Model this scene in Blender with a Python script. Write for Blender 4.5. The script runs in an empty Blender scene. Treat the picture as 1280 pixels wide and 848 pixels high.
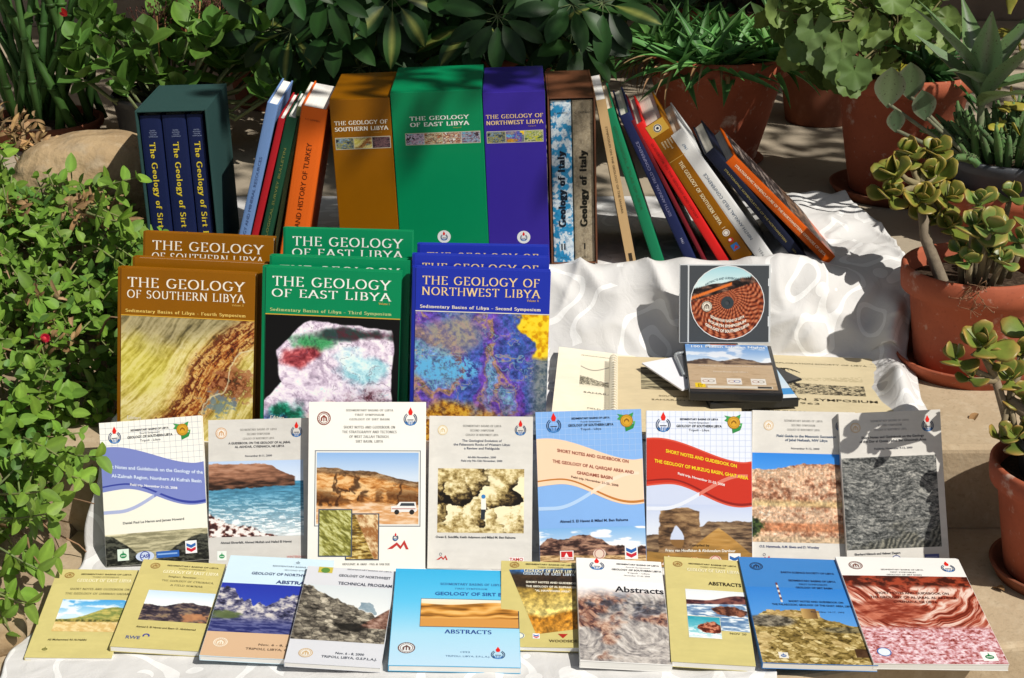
import bpy, bmesh, math, random
import numpy as np
from mathutils import Matrix, Vector
R = math.radians
SC = bpy.context.scene
COL = SC.collection
# ------------------------------------------------------------------ camera, sky, sun, exposure
CAM = Vector((0, -1.848, 1.15)); PITCH = 21.0; FPX = 2030.0
cd = bpy.data.cameras.new('camera'); cam = bpy.data.objects.new('camera', cd); COL.objects.link(cam)
cam.location = CAM; cam.rotation_euler = (R(90 - PITCH), 0, 0)
cd.sensor_width = 36; cd.lens = 36 * FPX / 1280; cd.clip_start = .05; cd.clip_end = 200
SC.camera = cam
SUN = Vector((.51, -.41, .76)).normalized()
SEL = math.asin(SUN.z)
w = bpy.data.worlds.new('World'); SC.world = w; w.use_nodes = True
nt = w.node_tree; bg = nt.nodes['Background']
sky = nt.nodes.new('ShaderNodeTexSky'); sky.sky_type = 'NISHITA'; sky.sun_disc = False
sky.sun_elevation = SEL; sky.sun_rotation = math.atan2(SUN.x, SUN.y)
hs = nt.nodes.new('ShaderNodeHueSaturation'); hs.inputs['Saturation'].default_value = .42
nt.links.new(sky.outputs[0], hs.inputs['Color']); nt.links.new(hs.outputs[0], bg.inputs[0]); bg.inputs[1].default_value = .062
sl = bpy.data.lights.new('sun', 'SUN'); so = bpy.data.objects.new('sun', sl); COL.objects.link(so)
sl.energy = 4.75; sl.angle = R(.55); sl.color = (1, .95, .87)
so.rotation_euler = SUN.to_track_quat('Z', 'Y').to_euler(); so.location = (3, -2, 5)
SC.view_settings.view_transform = 'Standard'; SC.view_settings.look = 'None'
SC.view_settings.exposure = 0.03; SC.view_settings.gamma = 1
try: SC.view_settings.use_curve_mapping = False
except Exception: pass
SC.cycles.max_bounces = 6; SC.cycles.transparent_max_bounces = 8
SC.cycles.use_denoising = True
# ------------------------------------------------------------------ measuring helpers
_cp, _sp = math.cos(R(PITCH)), math.sin(R(PITCH))
def ray(u, v):
    a, b = (u - 640) / FPX, (424 - v) / FPX
    return Vector((a, _cp + b * _sp, -_sp + b * _cp))
def on(u, v, p0, n):
    d = ray(u, v); n = Vector(n)
    return CAM + d * ((Vector(p0) - CAM).dot(n) / d.dot(n))
def onz(u, v, z): return on(u, v, (0, 0, z), (0, 0, 1))
def ony(u, v, y): return on(u, v, (0, y, 0), (0, 1, 0))
ZA, ZB, ZC = .03, .162, .285          # the three treads
YB, YC = .27, .715                    # their front edges
# ------------------------------------------------------------------ colours and noise
def lin(c):
    c = np.asarray(c, float)
    return np.where(c <= .04045, c / 12.92, ((c + .055) / 1.055) ** 2.4)
def H(h, k=.86):
    h = h.lstrip('#')
    if len(h) == 3: h = ''.join(a * 2 for a in h)
    v = lin([int(h[i:i + 2], 16) / 255 for i in (0, 2, 4)]) * k
    return (float(v[0]), float(v[1]), float(v[2]))
def hx(h):
    h = h.lstrip('#')
    if len(h) == 3: h = ''.join(a * 2 for a in h)
    return np.array([int(h[i:i + 2], 16) / 255 for i in (0, 2, 4)])
def vnoise(x, y, seed=0):
    xi = np.floor(x).astype(np.int64); yi = np.floor(y).astype(np.int64)
    fx, fy = x - xi, y - yi
    fx = fx * fx * (3 - 2 * fx); fy = fy * fy * (3 - 2 * fy)
    def h(a, b):
        n = (a * 374761393 + b * 668265263 + seed * 1442695041) & 0x7fffffff
        n = ((n ^ (n >> 13)) * 1274126177) & 0x7fffffff
        n = ((n ^ (n >> 15)) * 2246822519) & 0x7fffffff
        return ((n ^ (n >> 16)) & 0xffff) / 65535.0
    return (h(xi, yi) * (1 - fx) + h(xi + 1, yi) * fx) * (1 - fy) + (h(xi, yi + 1) * (1 - fx) + h(xi + 1, yi + 1) * fx) * fy
def fb(x, y, o=5, seed=0, g=.5):
    x = np.asarray(x, float) + 50; y = np.asarray(y, float) + 50
    s = 0; a = 1; t = 0
    for i in range(o):
        s = s + a * vnoise(x, y, seed + i * 17); t += a; a *= g; x = x * 2.03 + 3.1; y = y * 2.03 + 1.7
    return s / t
def fq(x, y, o=5, seed=0, g=.5): return np.clip((fb(x, y, o, seed, g) - .5) * 1.55 + .5, 0, 1)
def rg(x, y, o=5, seed=0): return 1 - np.abs(2 * fb(x, y, o, seed) - 1)
def sm(a, b, x):
    t = np.clip((x - a) / (b - a), 0, 1); return t * t * (3 - 2 * t)
def ramp(t, *st):
    xs = [s[0] for s in st]; cs = np.array([hx(s[1]) for s in st])
    return np.stack([np.interp(t, xs, cs[:, i]) for i in range(3)], -1)
def mx(a, b, m): m = m[..., None]; return a * (1 - m) + b * m
def n1(x, o=4, seed=0): return fb(x, np.zeros_like(x), o, seed)
# ------------------------------------------------------------------ materials
MATS = {}
def mat(name, col=(.5, .5, .5), rough=.5, spec=.5, noise=None, bump=None, metal=0, coat=0, attr=None, trans=0, sheen=0, stretch=None):
    if name in MATS: return MATS[name]
    m = bpy.data.materials.new(name); m.use_nodes = True; t = m.node_tree; N = t.nodes; L = t.links
    b = N['Principled BSDF']; b.inputs['Base Color'].default_value = (*col[:3], 1)
    b.inputs['Roughness'].default_value = rough; b.inputs['Specular IOR Level'].default_value = spec
    b.inputs['Metallic'].default_value = metal; b.inputs['Coat Weight'].default_value = coat
    b.inputs['Sheen Weight'].default_value = sheen
    src = None
    tc = N.new('ShaderNodeTexCoord')
    vec = tc.outputs['Object']
    if stretch:
        mp = N.new('ShaderNodeMapping'); mp.inputs['Scale'].default_value = stretch; L.new(vec, mp.inputs[0]); vec = mp.outputs[0]
    if attr:
        a = N.new('ShaderNodeAttribute'); a.attribute_name = attr; src = a.outputs['Color']
    if noise:
        for (sc, amt, dc, lo, hi) in noise:
            n = N.new('ShaderNodeTexNoise'); n.inputs['Scale'].default_value = sc; n.inputs['Detail'].default_value = 6
            n.inputs['Roughness'].default_value = .6
            L.new(vec, n.inputs['Vector'])
            mr = N.new('ShaderNodeMapRange'); mr.inputs[1].default_value = lo; mr.inputs[2].default_value = hi
            mr.inputs[4].default_value = amt; L.new(n.outputs['Fac'], mr.inputs[0])
            mi = N.new('ShaderNodeMix'); mi.data_type = 'RGBA'
            if src is None: mi.inputs[6].default_value = (*col[:3], 1)
            else: L.new(src, mi.inputs[6])
            mi.inputs[7].default_value = (*dc, 1); L.new(mr.outputs[0], mi.inputs[0]); src = mi.outputs[2]
    if src is not None: L.new(src, b.inputs['Base Color'])
    if bump:
        prev = None
        for (sc, st, dist) in bump:
            n = N.new('ShaderNodeTexNoise'); n.inputs['Scale'].default_value = sc; n.inputs['Detail'].default_value = 5
            L.new(vec, n.inputs['Vector'])
            bn = N.new('ShaderNodeBump'); bn.inputs['Strength'].default_value = st; bn.inputs['Distance'].default_value = dist
            L.new(n.outputs['Fac'], bn.inputs['Height'])
            if prev: L.new(prev, bn.inputs['Normal'])
            prev = bn.outputs[0]
        L.new(prev, b.inputs['Normal'])
    if trans:
        tr = N.new('ShaderNodeBsdfTranslucent'); ms = N.new('ShaderNodeMixShader'); ms.inputs[0].default_value = trans
        if src is not None: L.new(src, tr.inputs[0])
        else: tr.inputs[0].default_value = (*col[:3], 1)
        L.new(b.outputs[0], ms.inputs[1]); L.new(tr.outputs[0], ms.inputs[2]); L.new(ms.outputs[0], N['Material Output'].inputs[0])
    MATS[name] = m; return m
PRINT = mat('printed ink', attr='col', rough=.42, spec=.25)
PRINTM = mat('printed matt ink', attr='col', rough=.65, spec=.25)
LEAF = mat('leaf', attr='col', rough=.45, spec=.28, trans=.25, noise=[(60, .28, (.02, .035, .006), .45, .75)])
LEAFM = mat('soft leaf', attr='col', rough=.5, spec=.25, trans=.3, noise=[(70, .25, (.03, .045, .01), .45, .75)])
FLESH = mat('fleshy leaf', attr='col', rough=.38, spec=.4, trans=.08, noise=[(38, .45, (.05, .075, .012), .46, .72), (160, .5, (.20, .11, .04), .60, .72)], bump=[(60, .15, .002)])
DRY = mat('dry stem', attr='col', rough=.85, spec=.15, noise=[(90, .5, (.05, .03, .015), .4, .7)])
PAGES = mat('book pages', (.74, .70, .60), .8, .1, noise=[(1, .35, (.45, .40, .32), .45, .62)], stretch=(6, 900, 6))
PAGESW = mat('white pages', (.80, .79, .75), .8, .1, noise=[(1, .3, (.55, .53, .48), .45, .62)], stretch=(6, 900, 6))
# ------------------------------------------------------------------ mesh builder
class MB:
    def __init__(s): s.v = []; s.f = []; s.c = []
    def add(s, vs, fs, col=(1, 1, 1)):
        o = len(s.v); s.v.extend([tuple(q) for q in vs])
        if col and isinstance(col[0], (tuple, list)): s.c.extend(col)
        else: s.c.extend([col] * len(vs))
        s.f.extend([tuple(i + o for i in f) for f in fs]); return s
    def box(s, x0, y0, z0, x1, y1, z1, col=(1, 1, 1), bev=0, M=None):
        vs = [(x0, y0, z0), (x1, y0, z0), (x1, y1, z0), (x0, y1, z0), (x0, y0, z1), (x1, y0, z1), (x1, y1, z1), (x0, y1, z1)]
        fs = [(0, 3, 2, 1), (4, 5, 6, 7), (0, 1, 5, 4), (1, 2, 6, 5), (2, 3, 7, 6), (3, 0, 4, 7)]
        if bev:
            bm = bmesh.new(); bv = [bm.verts.new(q) for q in vs]
            for f in fs: bm.faces.new([bv[i] for i in f])
            bmesh.ops.bevel(bm, geom=bm.edges[:], offset=bev, segments=2, affect='EDGES', profile=.6)
            bm.verts.index_update()
            vs = [tuple(q.co) for q in bm.verts]; fs = [tuple(q.index for q in f.verts) for f in bm.faces]; bm.free()
        if M is not None: vs = [tuple(M @ Vector(q)) for q in vs]
        return s.add(vs, fs, col)
    def tube(s, pts, r0, r1=None, k=7, col=(1, 1, 1), cap=True):
        pts = [Vector(p) for p in pts]; n = len(pts); r1 = r0 if r1 is None else r1
        vs = []; prev = None
        for i, p in enumerate(pts):
            d = (pts[min(i + 1, n - 1)] - pts[max(i - 1, 0)]).normalized()
            a = prev if prev is not None else (Vector((0, 0, 1)) if abs(d.z) < .9 else Vector((1, 0, 0)))
            a = (a - d * a.dot(d)); a = a.normalized() if a.length > 1e-6 else d.orthogonal().normalized()
            prev = a; b = d.cross(a); r = r0[i] if isinstance(r0, list) else r0 + (r1 - r0) * i / max(n - 1, 1)
            for j in range(k):
                t = 2 * math.pi * j / k; vs.append(p + a * (r * math.cos(t)) + b * (r * math.sin(t)))
        fs = [(i * k + j, i * k + (j + 1) % k, (i + 1) * k + (j + 1) % k, (i + 1) * k + j) for i in range(n - 1) for j in range(k)]
        if cap: fs += [tuple(range(k))[::-1], tuple((n - 1) * k + j for j in range(k))]
        return s.add(vs, fs, col)
    def lathe(s, prof, k=40, c=(0, 0, 0), col=(1, 1, 1), wob=0):
        vs = []
        for (r, z) in prof:
            for j in range(k):
                t = 2 * math.pi * j / k; rr = r * (1 + wob * math.sin(3 * t + 1))
                vs.append((c[0] + rr * math.cos(t), c[1] + rr * math.sin(t), c[2] + z))
        fs = [(i * k + j, i * k + (j + 1) % k, (i + 1) * k + (j + 1) % k, (i + 1) * k + j) for i in range(len(prof) - 1) for j in range(k)]
        return s.add(vs, fs, col)
    # leaves ---------------------------------------------------------
    def leaf(s, p, d, n, L, W, col, prof=None, fold=.18, curl=.25, mid=None, edge=None, ns=6, twist=0):
        p = Vector(p); d = Vector(d).normalized(); n = Vector(n); n = n - d * n.dot(d)
        n = n.normalized() if n.length > 1e-5 else d.orthogonal().normalized()
        b = d.cross(n); prof = prof or OVAL; vs = []; cs = []
        mid = mid or tuple(q * 1.25 for q in col); edge = edge or col
        q = p.copy(); dd = d.copy(); nn = n.copy(); st = L / ns; an = curl / ns
        for i in range(ns + 1):
            t = i / ns; wd = W * .5 * np.interp(t, np.linspace(0, 1, len(prof)), prof)
            up = nn * (fold * wd)
            vs += [q + b * wd + up, q + b * wd * .5 + up * .35, q, q - b * wd * .5 + up * .35, q - b * wd + up]
            cs += [edge, col, mid, col, edge]
            d2 = dd * math.cos(an) - nn * math.sin(an); nn = nn * math.cos(an) + dd * math.sin(an); dd = d2; q = q + dd * st
        fs = [(i * 5 + j, i * 5 + j + 1, i * 5 + j + 6, i * 5 + j + 5) for i in range(ns) for j in range(4)]
        return s.add(vs, fs, cs)
    def fat(s, p, d, n, L, W, T, col, tip=None, prof=None, ns=6, k=8, curl=0.0):
        p = Vector(p); d = Vector(d).normalized(); n = Vector(n); n = n - d * n.dot(d)
        n = n.normalized() if n.length > 1e-5 else d.orthogonal().normalized()
        b = d.cross(n); tip = tip or col; vs = []; cs = []; prof = prof or FATP
        q = p.copy(); dd = d.copy(); nn = n.copy(); an = curl / ns
        for i in range(ns + 1):
            t = i / ns; g = float(np.interp(t, np.linspace(0, 1, len(prof)), prof)); g = max(g, .02)
            for j in range(k):
                a = 2 * math.pi * j / k
                vs.append(q + b * (W * .5 * g * math.cos(a)) + nn * (T * .5 * g ** .7 * math.sin(a)))
                e = max(abs(math.cos(a)) ** 6 * .8, t ** 5)
                cs.append(tuple(col[x] * (1 - e) + tip[x] * e for x in range(3)))
            d2 = dd * math.cos(an) + nn * math.sin(an); nn = nn * math.cos(an) - dd * math.sin(an); dd = d2; q = q + dd * (L / ns)
        fs = [(i * k + j, i * k + (j + 1) % k, (i + 1) * k + (j + 1) % k, (i + 1) * k + j) for i in range(ns) for j in range(k)]
        fs += [tuple(ns * k + j for j in range(k))]
        return s.add(vs, fs, cs)
    def lobed(s, p, d, n, Rr, col, cup=.25, lobes=5, seed=0):
        p = Vector(p); d = Vector(d).normalized(); n = Vector(n); n = (n - d * n.dot(d)).normalized(); b = d.cross(n)
        K = 36; vs = [p]; cs = [tuple(q * 1.3 for q in col)]
        for ring, fr in ((0, .5), (1, 1.0)):
            for j in range(K + 1):
                t = -math.pi + .22 + (2 * math.pi - .44) * j / K
                r = Rr * (.80 + .20 * abs(math.cos(lobes * t / 2)) ** .6 + .035 * math.cos(22 * t)) * fr
                wv = math.cos(lobes * t) * .07 * fr
                vs.append(p + d * (r * math.cos(t) + Rr * .25) + b * (r * math.sin(t)) + n * (cup * r * fr + wv * r)); cs.append(tuple(q * (1.12 if ring == 0 else .95) for q in col))
        vs[0] = p + d * Rr * .2
        fs = [(0, 1 + j, 2 + j) for j in range(K)] + [(1 + j, K + 2 + j, K + 3 + j, 2 + j) for j in range(K)]
        return s.add(vs, fs, cs)
    def build(s, name, m, parent=None, smooth=False, M=None):
        me = bpy.data.meshes.new(name); me.from_pydata(s.v, [], s.f)
        if M is not None: me.transform(M)
        ca = me.color_attributes.new('col', 'FLOAT_COLOR', 'POINT')
        if len(s.c): ca.data.foreach_set('color', np.concatenate([np.array(s.c, dtype=np.float32).reshape(-1, 3), np.ones((len(s.c), 1), np.float32)], 1).ravel())
        if smooth: me.polygons.foreach_set('use_smooth', [True] * len(me.polygons))
        me.materials.append(m); me.update()
        o = bpy.data.objects.new(name, me); COL.objects.link(o)
        if parent is not None: o.parent = parent
        return o
OVAL = [.06, .55, .88, 1, .93, .66, .04]
HEART = [.3, .92, 1, .95, .8, .52, .08]
ELLI = [.05, .42, .74, .94, 1, .88, .55, .03]
SPATH = [.28, .34, .55, .85, 1, .96, .7, .2]
KALAN = [.3, .62, .95, 1, .86, .66, .44, .22, .03]
LANCE = [.9, 1, .94, .82, .66, .46, .24, .02]
FATP = [.26, .42, .68, .92, 1, .86, .2]
def tag(o, label=None, cat=None, group=None, kind=None):
    if label: o['label'] = label
    if cat: o['category'] = cat
    if group: o['group'] = group
    if kind: o['kind'] = kind
    return o
def empty(name, M=None, **k):
    o = bpy.data.objects.new(name, None); COL.objects.link(o); o.empty_display_size = .02
    if M is not None: o.matrix_world = M
    return tag(o, **k)
def T3(*p): return Matrix.Translation(Vector(p))
def Rx(a): return Matrix.Rotation(R(a), 4, 'X')
def Ry(a): return Matrix.Rotation(R(a), 4, 'Y')
def Rz(a): return Matrix.Rotation(R(a), 4, 'Z')
# ------------------------------------------------------------------ lettering
def arc(cx, cy, rx, ry, a0, a1, n=12):
    return [(cx + rx * math.cos(R(a0 + (a1 - a0) * i / n)), cy + ry * math.sin(R(a0 + (a1 - a0) * i / n))) for i in range(n + 1)]
X_ = .64
GL = {
 'A': (.80, [[(.05, 0), (.40, 1)], [(.40, 1), (.76, 0)], [(.18, .34), (.62, .34)]]),
 'B': (.68, [[(.14, 0), (.14, 1)], [(.14, 1)] + arc(.34, .76, .20, .24, 90, -90) + [(.14, .52)], [(.14, .52)] + arc(.36, .26, .25, .26, 90, -90) + [(.14, 0)]]),
 'C': (.78, [arc(.44, .5, .37, .5, 48, 312, 18)]),
 'D': (.84, [[(.14, 0), (.14, 1)], [(.14, 1)] + arc(.36, .5, .40, .5, 90, -90, 16) + [(.14, 0)]]),
 'E': (.62, [[(.14, 0), (.14, 1)], [(.14, 1), (.54, 1), (.54, .86)], [(.14, .52), (.46, .52)], [(.14, 0), (.56, 0), (.57, .16)]]),
 'F': (.58, [[(.14, 0), (.14, 1)], [(.14, 1), (.52, 1), (.52, .86)], [(.14, .52), (.44, .52)]]),
 'G': (.84, [arc(.44, .5, .37, .5, 48, 318, 18) + [(.72, .42)], [(.60, .42), (.80, .42)]]),
 'H': (.86, [[(.14, 0), (.14, 1)], [(.72, 0), (.72, 1)], [(.14, .52), (.72, .52)]]),
 'I': (.34, [[(.17, 0), (.17, 1)]]),
 'J': (.40, [[(.22, 1), (.22, 0), (.1, -.18)]]),
 'K': (.74, [[(.14, 0), (.14, 1)], [(.62, 1), (.15, .48)], [(.28, .6), (.68, 0)]]),
 'L': (.60, [[(.14, 0), (.14, 1)], [(.14, 0), (.56, 0), (.57, .16)]]),
 'M': (.98, [[(.14, 0), (.18, 1)], [(.18, 1), (.49, .06)], [(.49, .06), (.80, 1)], [(.80, 1), (.85, 0)]]),
 'N': (.88, [[(.14, 0), (.14, 1)], [(.14, 1), (.74, .0)], [(.74, 0), (.74, 1)]]),
 'O': (.90, [arc(.45, .5, .38, .5, 90, 450, 24)]),
 'P': (.62, [[(.14, 0), (.14, 1)], [(.14, 1)] + arc(.32, .74, .24, .26, 90, -90) + [(.14, .48)]]),
 'Q': (.90, [arc(.45, .5, .38, .5, 90, 450, 24), [(.45, .1), (.85, -.2)]]),
 'R': (.74, [[(.14, 0), (.14, 1)], [(.14, 1)] + arc(.32, .75, .23, .25, 90, -90) + [(.14, .5)], [(.34, .5), (.70, 0)]]),
 'S': (.58, [arc(.30, .75, .20, .25, 30, 230, 12) + [(.30, .52)] + arc(.28, .26, .23, .26, 50, -150, 12)]),
 'T': (.72, [[(.36, 0), (.36, 1)], [(.05, .86), (.04, 1), (.68, 1), (.67, .86)]]),
 'U': (.82, [[(.14, 1), (.14, .34)] + arc(.41, .30, .27, .30, 180, 360, 10) + [(.68, .34), (.68, 1)]]),
 'V': (.78, [[(.04, 1), (.39, 0)], [(.39, 0), (.74, 1)]]),
 'W': (1.1, [[(.04, 1), (.31, 0)], [(.31, 0), (.55, 1)], [(.55, 1), (.80, 0)], [(.80, 0), (1.06, 1)]]),
 'X': (.74, [[(.06, 1), (.68, 0)], [(.66, 1), (.06, 0)]]),
 'Y': (.74, [[(.04, 1), (.37, .48)], [(.70, 1), (.37, .48)], [(.37, .48), (.37, 0)]]),
 'Z': (.66, [[(.08, .84), (.08, 1), (.58, 1), (.06, 0), (.60, 0), (.60, .16)]]),
 'a': (.52, [arc(.24, .46, .17, .18, 150, 0, 8) + [(.41, .06), (.48, .0)], [(.41, .40)] + arc(.22, .18, .16, .18, 90, 270, 8) + [(.41, .14)]]),
 'b': (.56, [[(.12, 1), (.12, 0)], arc(.29, .32, .19, .32, 150, -150, 12)]),
 'c': (.46, [arc(.27, .32, .20, .32, 45, 315, 12)]),
 'd': (.56, [[(.44, 1), (.44, 0)], arc(.27, .32, .19, .32, 30, 330, 12)]),
 'e': (.50, [[(.08, .36), (.44, .36)] + arc(.26, .34, .19, .30, 0, 310, 14)]),
 'f': (.34, [arc(.28, .82, .12, .18, 40, 180, 6) + [(.16, 0)], [(.03, .62), (.32, .62)]]),
 'g': (.54, [arc(.25, .42, .17, .22, 90, 450, 14), [(.38, .58), (.50, .64)], [(.18, .2), (.14, .1), (.30, .02)] + arc(.26, -.16, .21, .14, 60, -240, 12)]),
 'h': (.58, [[(.12, 1), (.12, 0)], [(.12, .46)] + arc(.29, .44, .16, .20, 150, 0, 8) + [(.45, 0)]]),
 'i': (.28, [[(.14, X_), (.14, 0)], [(.13, .88), (.15, .90)]]),
 'j': (.28, [[(.16, X_), (.16, -.2), (.04, -.3)], [(.15, .88), (.17, .90)]]),
 'k': (.54, [[(.12, 1), (.12, 0)], [(.44, X_), (.14, .30)], [(.22, .4), (.48, 0)]]),
 'l': (.28, [[(.14, 1), (.14, 0)]]),
 'm': (.86, [[(.12, X_), (.12, 0)], [(.12, .46)] + arc(.28, .44, .15, .20, 150, 0, 8) + [(.43, 0)], [(.43, .46)] + arc(.59, .44, .15, .20, 150, 0, 8) + [(.74, 0)]]),
 'n': (.58, [[(.12, X_), (.12, 0)], [(.12, .46)] + arc(.29, .44, .16, .20, 150, 0, 8) + [(.45, 0)]]),
 'o': (.54, [arc(.27, .32, .20, .32, 90, 450, 16)]),
 'p': (.56, [[(.12, X_), (.12, -.3)], arc(.29, .32, .19, .32, 150, -150, 12)]),
 'r': (.42, [[(.12, X_), (.12, 0)], [(.12, .42)] + arc(.29, .46, .14, .18, 150, 50, 6)]),
 's': (.42, [arc(.21, .48, .13, .16, 30, 230, 8) + [(.22, .34)] + arc(.20, .16, .15, .16, 50, -150, 8)]),
 't': (.34, [[(.16, .84), (.16, .14)] + arc(.25, .12, .09, .12, 180, 320, 5), [(.03, .62), (.32, .62)]]),
 'u': (.58, [[(.12, X_), (.12, .2)] + arc(.28, .18, .16, .18, 180, 330, 8), [(.45, X_), (.45, 0)]]),
 'v': (.52, [[(.04, X_), (.26, 0)], [(.26, 0), (.48, X_)]]),
 'w': (.76, [[(.04, X_), (.21, 0)], [(.21, 0), (.38, X_)], [(.38, X_), (.55, 0)], [(.55, 0), (.72, X_)]]),
 'x': (.50, [[(.05, X_), (.44, 0)], [(.43, X_), (.05, 0)]]),
 'y': (.52, [[(.04, X_), (.26, 0)], [(.48, X_), (.26, 0), (.14, -.26), (.02, -.28)]]),
 'z': (.46, [[(.05, X_), (.42, X_), (.05, 0), (.43, 0)]]),
 '-': (.36, [[(.05, .34), (.31, .34)]]), '.': (.24, [[(.11, .04), (.13, .06)]]), ',': (.24, [[(.13, .04), (.09, -.14)]]), ' ': (.36, []),
}
_TX = {}
def serif(txt, thick=.13, thin=.05, sp=.13):
    key = ('S', txt, thick, thin, sp)
    if key in _TX: return _TX[key]
    vs = []; fs = []; x = 0; hw, hh = thick / 2, thin / 2; dp = 0
    for ch in txt:
        adv, strokes = GL.get(ch, GL['-'])
        segs = []
        for s in strokes:
            for a, b in zip(s[:-1], s[1:]): segs.append((a, b, hw, hh))
            for e, q in ((s[0], s[1]), (s[-1], s[-2])):
                if (abs(e[1]) < .01 or abs(e[1] - 1) < .01 or abs(e[1] - X_) < .01) and abs(e[1] - q[1]) > .5 * abs(e[0] - q[0]) and abs(e[1] - q[1]) > .2:
                    segs.append(((e[0] - .105, e[1]), (e[0] + .105, e[1]), .02, hh))
        for (a, b, h1, h2) in segs:
            pts = [(p[0] + sx * h1, p[1] + sy * h2) for p in (a, b) for sx in (-1, 1) for sy in (-1, 1)]
            hull = _hull(pts); o = len(vs); dp += 1
            vs += [(x + px, py, (dp % 14) * 6e-6) for px, py in hull]; fs.append(tuple(range(o, o + len(hull))))
        x += adv + sp
    r = (np.array(vs), fs, x - sp, 1.0); _TX[key] = r; return r
def _hull(p):
    p = sorted(set((round(a, 6), round(b, 6)) for a, b in p))
    def half(q):
        h = []
        for a in q:
            while len(h) > 1 and (h[-1][0] - h[-2][0]) * (a[1] - h[-2][1]) - (h[-1][1] - h[-2][1]) * (a[0] - h[-2][0]) <= 1e-9: h.pop()
            h.append(a)
        return h
    return half(p)[:-1] + half(p[::-1])[:-1]
def sans(txt, bold=.0, sp=1.0):
    key = ('N', txt, bold, sp)
    if key in _TX: return _TX[key]
    c = bpy.data.curves.new('t', 'FONT'); c.body = txt; c.size = 1; c.offset = bold; c.space_character = sp; c.resolution_u = 2
    o = bpy.data.objects.new('t', c); COL.objects.link(o)
    dg = bpy.context.evaluated_depsgraph_get(); dg.update(); me = o.evaluated_get(dg).to_mesh()
    vs = np.array([tuple(q.co) for q in me.vertices]) if len(me.vertices) else np.zeros((0, 3)); fs = [tuple(f.vertices) for f in me.polygons]
    o.evaluated_get(dg).to_mesh_clear(); bpy.data.objects.remove(o); bpy.data.curves.remove(c)
    if len(vs): vs[:, 0] -= vs[:, 0].min(); wd = vs[:, 0].max()
    else: wd = .1
    vs = vs / .69; vs[:, 2] = 0
    r = (vs, fs, wd / .69, 1.0); _TX[key] = r; return r
class Art:
    """flat print on one face: x to the right and y down, in millimetres"""
    def __init__(s, O, X, Y, N, parent, m=None):
        s.O = Vector(O); s.X = Vector(X); s.Y = Vector(Y); s.N = Vector(N); s.p = parent; s.m = m or PRINT; s.mb = None; s.lay = 0
    def P(s, x, y, d=0): return s.O + s.X * (x * .001) + s.Y * (y * .001) + s.N * (.00012 + d)
    def sheet(s): s.mb = MB(); return s
    def done(s, name='cover_print', m=None):
        o = s.mb.build(name, m or s.m, s.p) if s.mb.v else None; s.mb = None; return o
    def poly(s, pts, col, lay=None):
        s.lay += 1; d = (lay if lay is not None else 1) * .00008 + (s.lay % 9) * 6e-6
        s.mb.add([s.P(x, y, d) for x, y in pts], [tuple(range(len(pts)))[::-1]], H(col)); return s
    def rect(s, x, y, w, h, col, lay=None): return s.poly([(x, y), (x + w, y), (x + w, y + h), (x, y + h)], col, lay)
    def disc(s, x, y, r, col, lay=None, ry=None): ry = ry or r; return s.poly([(x + r * math.cos(a * .2618), y + ry * math.sin(a * .2618)) for a in range(24)], col, lay)
    def ring(s, x, y, r, wd, col, lay=None, a0=0, a1=360):
        n = 28; s.lay += 1; d = (lay if lay is not None else 2) * .00008 + (s.lay % 9) * 6e-6; vs = []
        for i in range(n + 1):
            a = R(a0 + (a1 - a0) * i / n)
            for q in (r, r - wd): vs.append(s.P(x + q * math.cos(a), y + q * math.sin(a), d))
        s.mb.add(vs, [(2 * i, 2 * i + 2, 2 * i + 3, 2 * i + 1) for i in range(n)], H(col)); return s
    def strip(s, xs, t, b, col, lay=None):
        s.lay += 1; d = (lay if lay is not None else 1) * .00008 + (s.lay % 9) * 6e-6; vs = []
        for x in xs: vs += [s.P(x, t(x), d), s.P(x, b(x), d)]
        s.mb.add(vs, [(2 * i, 2 * i + 1, 2 * i + 3, 2 * i + 2) for i in range(len(xs) - 1)], H(col)); return s
    def text(s, t, x, y, h, col, w=None, al='c', face='sans', bold=0, rot=0, bend=None, lay=4, sp=1.0, thick=.13, thin=.05, k=.86):
        vs, fs, tw, _ = serif(t, thick, thin) if face == 'serif' else sans(t, bold, sp)
        if not len(vs): return s
        sx = (w / tw) if w else h; tot = tw * sx
        ox = -tot / 2 if al == 'c' else (0 if al == 'l' else -tot); cr, sr = math.cos(R(rot)), math.sin(R(rot)); out = []
        for a, b, c in vs:
            px = ox + a * sx; py = -b * h
            if bend: py += bend(px)
            out.append(s.P(x + px * cr - py * sr, y + px * sr + py * cr, lay * .00008 + c))
        s.mb.add(out, fs, H(col, k)); return s
    def picture(s, x, y, w, h, fn, name='cover_picture', res=1.1, lay=.5, m=None, k=.86):
        nx = max(6, int(w * res)); ny = max(6, int(h * res))
        U, V = np.meshgrid(np.linspace(0, 1, nx + 1), np.linspace(0, 1, ny + 1))
        c = lin(np.clip(fn(U, V), 0, 1)) * k
        mb = MB(); O = s.P(x, y, lay * .00008); A = s.X * (w * .001); B = s.Y * (h * .001)
        pos = np.array(O)[None, None] + U[..., None] * np.array(A) + V[..., None] * np.array(B)
        mb.v = pos.reshape(-1, 3); mb.c = c.reshape(-1, 3)
        i = np.arange(ny)[:, None] * (nx + 1) + np.arange(nx)[None]
        mb.f = np.stack([i, i + nx + 1, i + nx + 2, i + 1], -1).reshape(-1, 4).tolist(); mb.v = mb.v.tolist()
        return mb.build(name, m or s.m, s.p)
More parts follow.
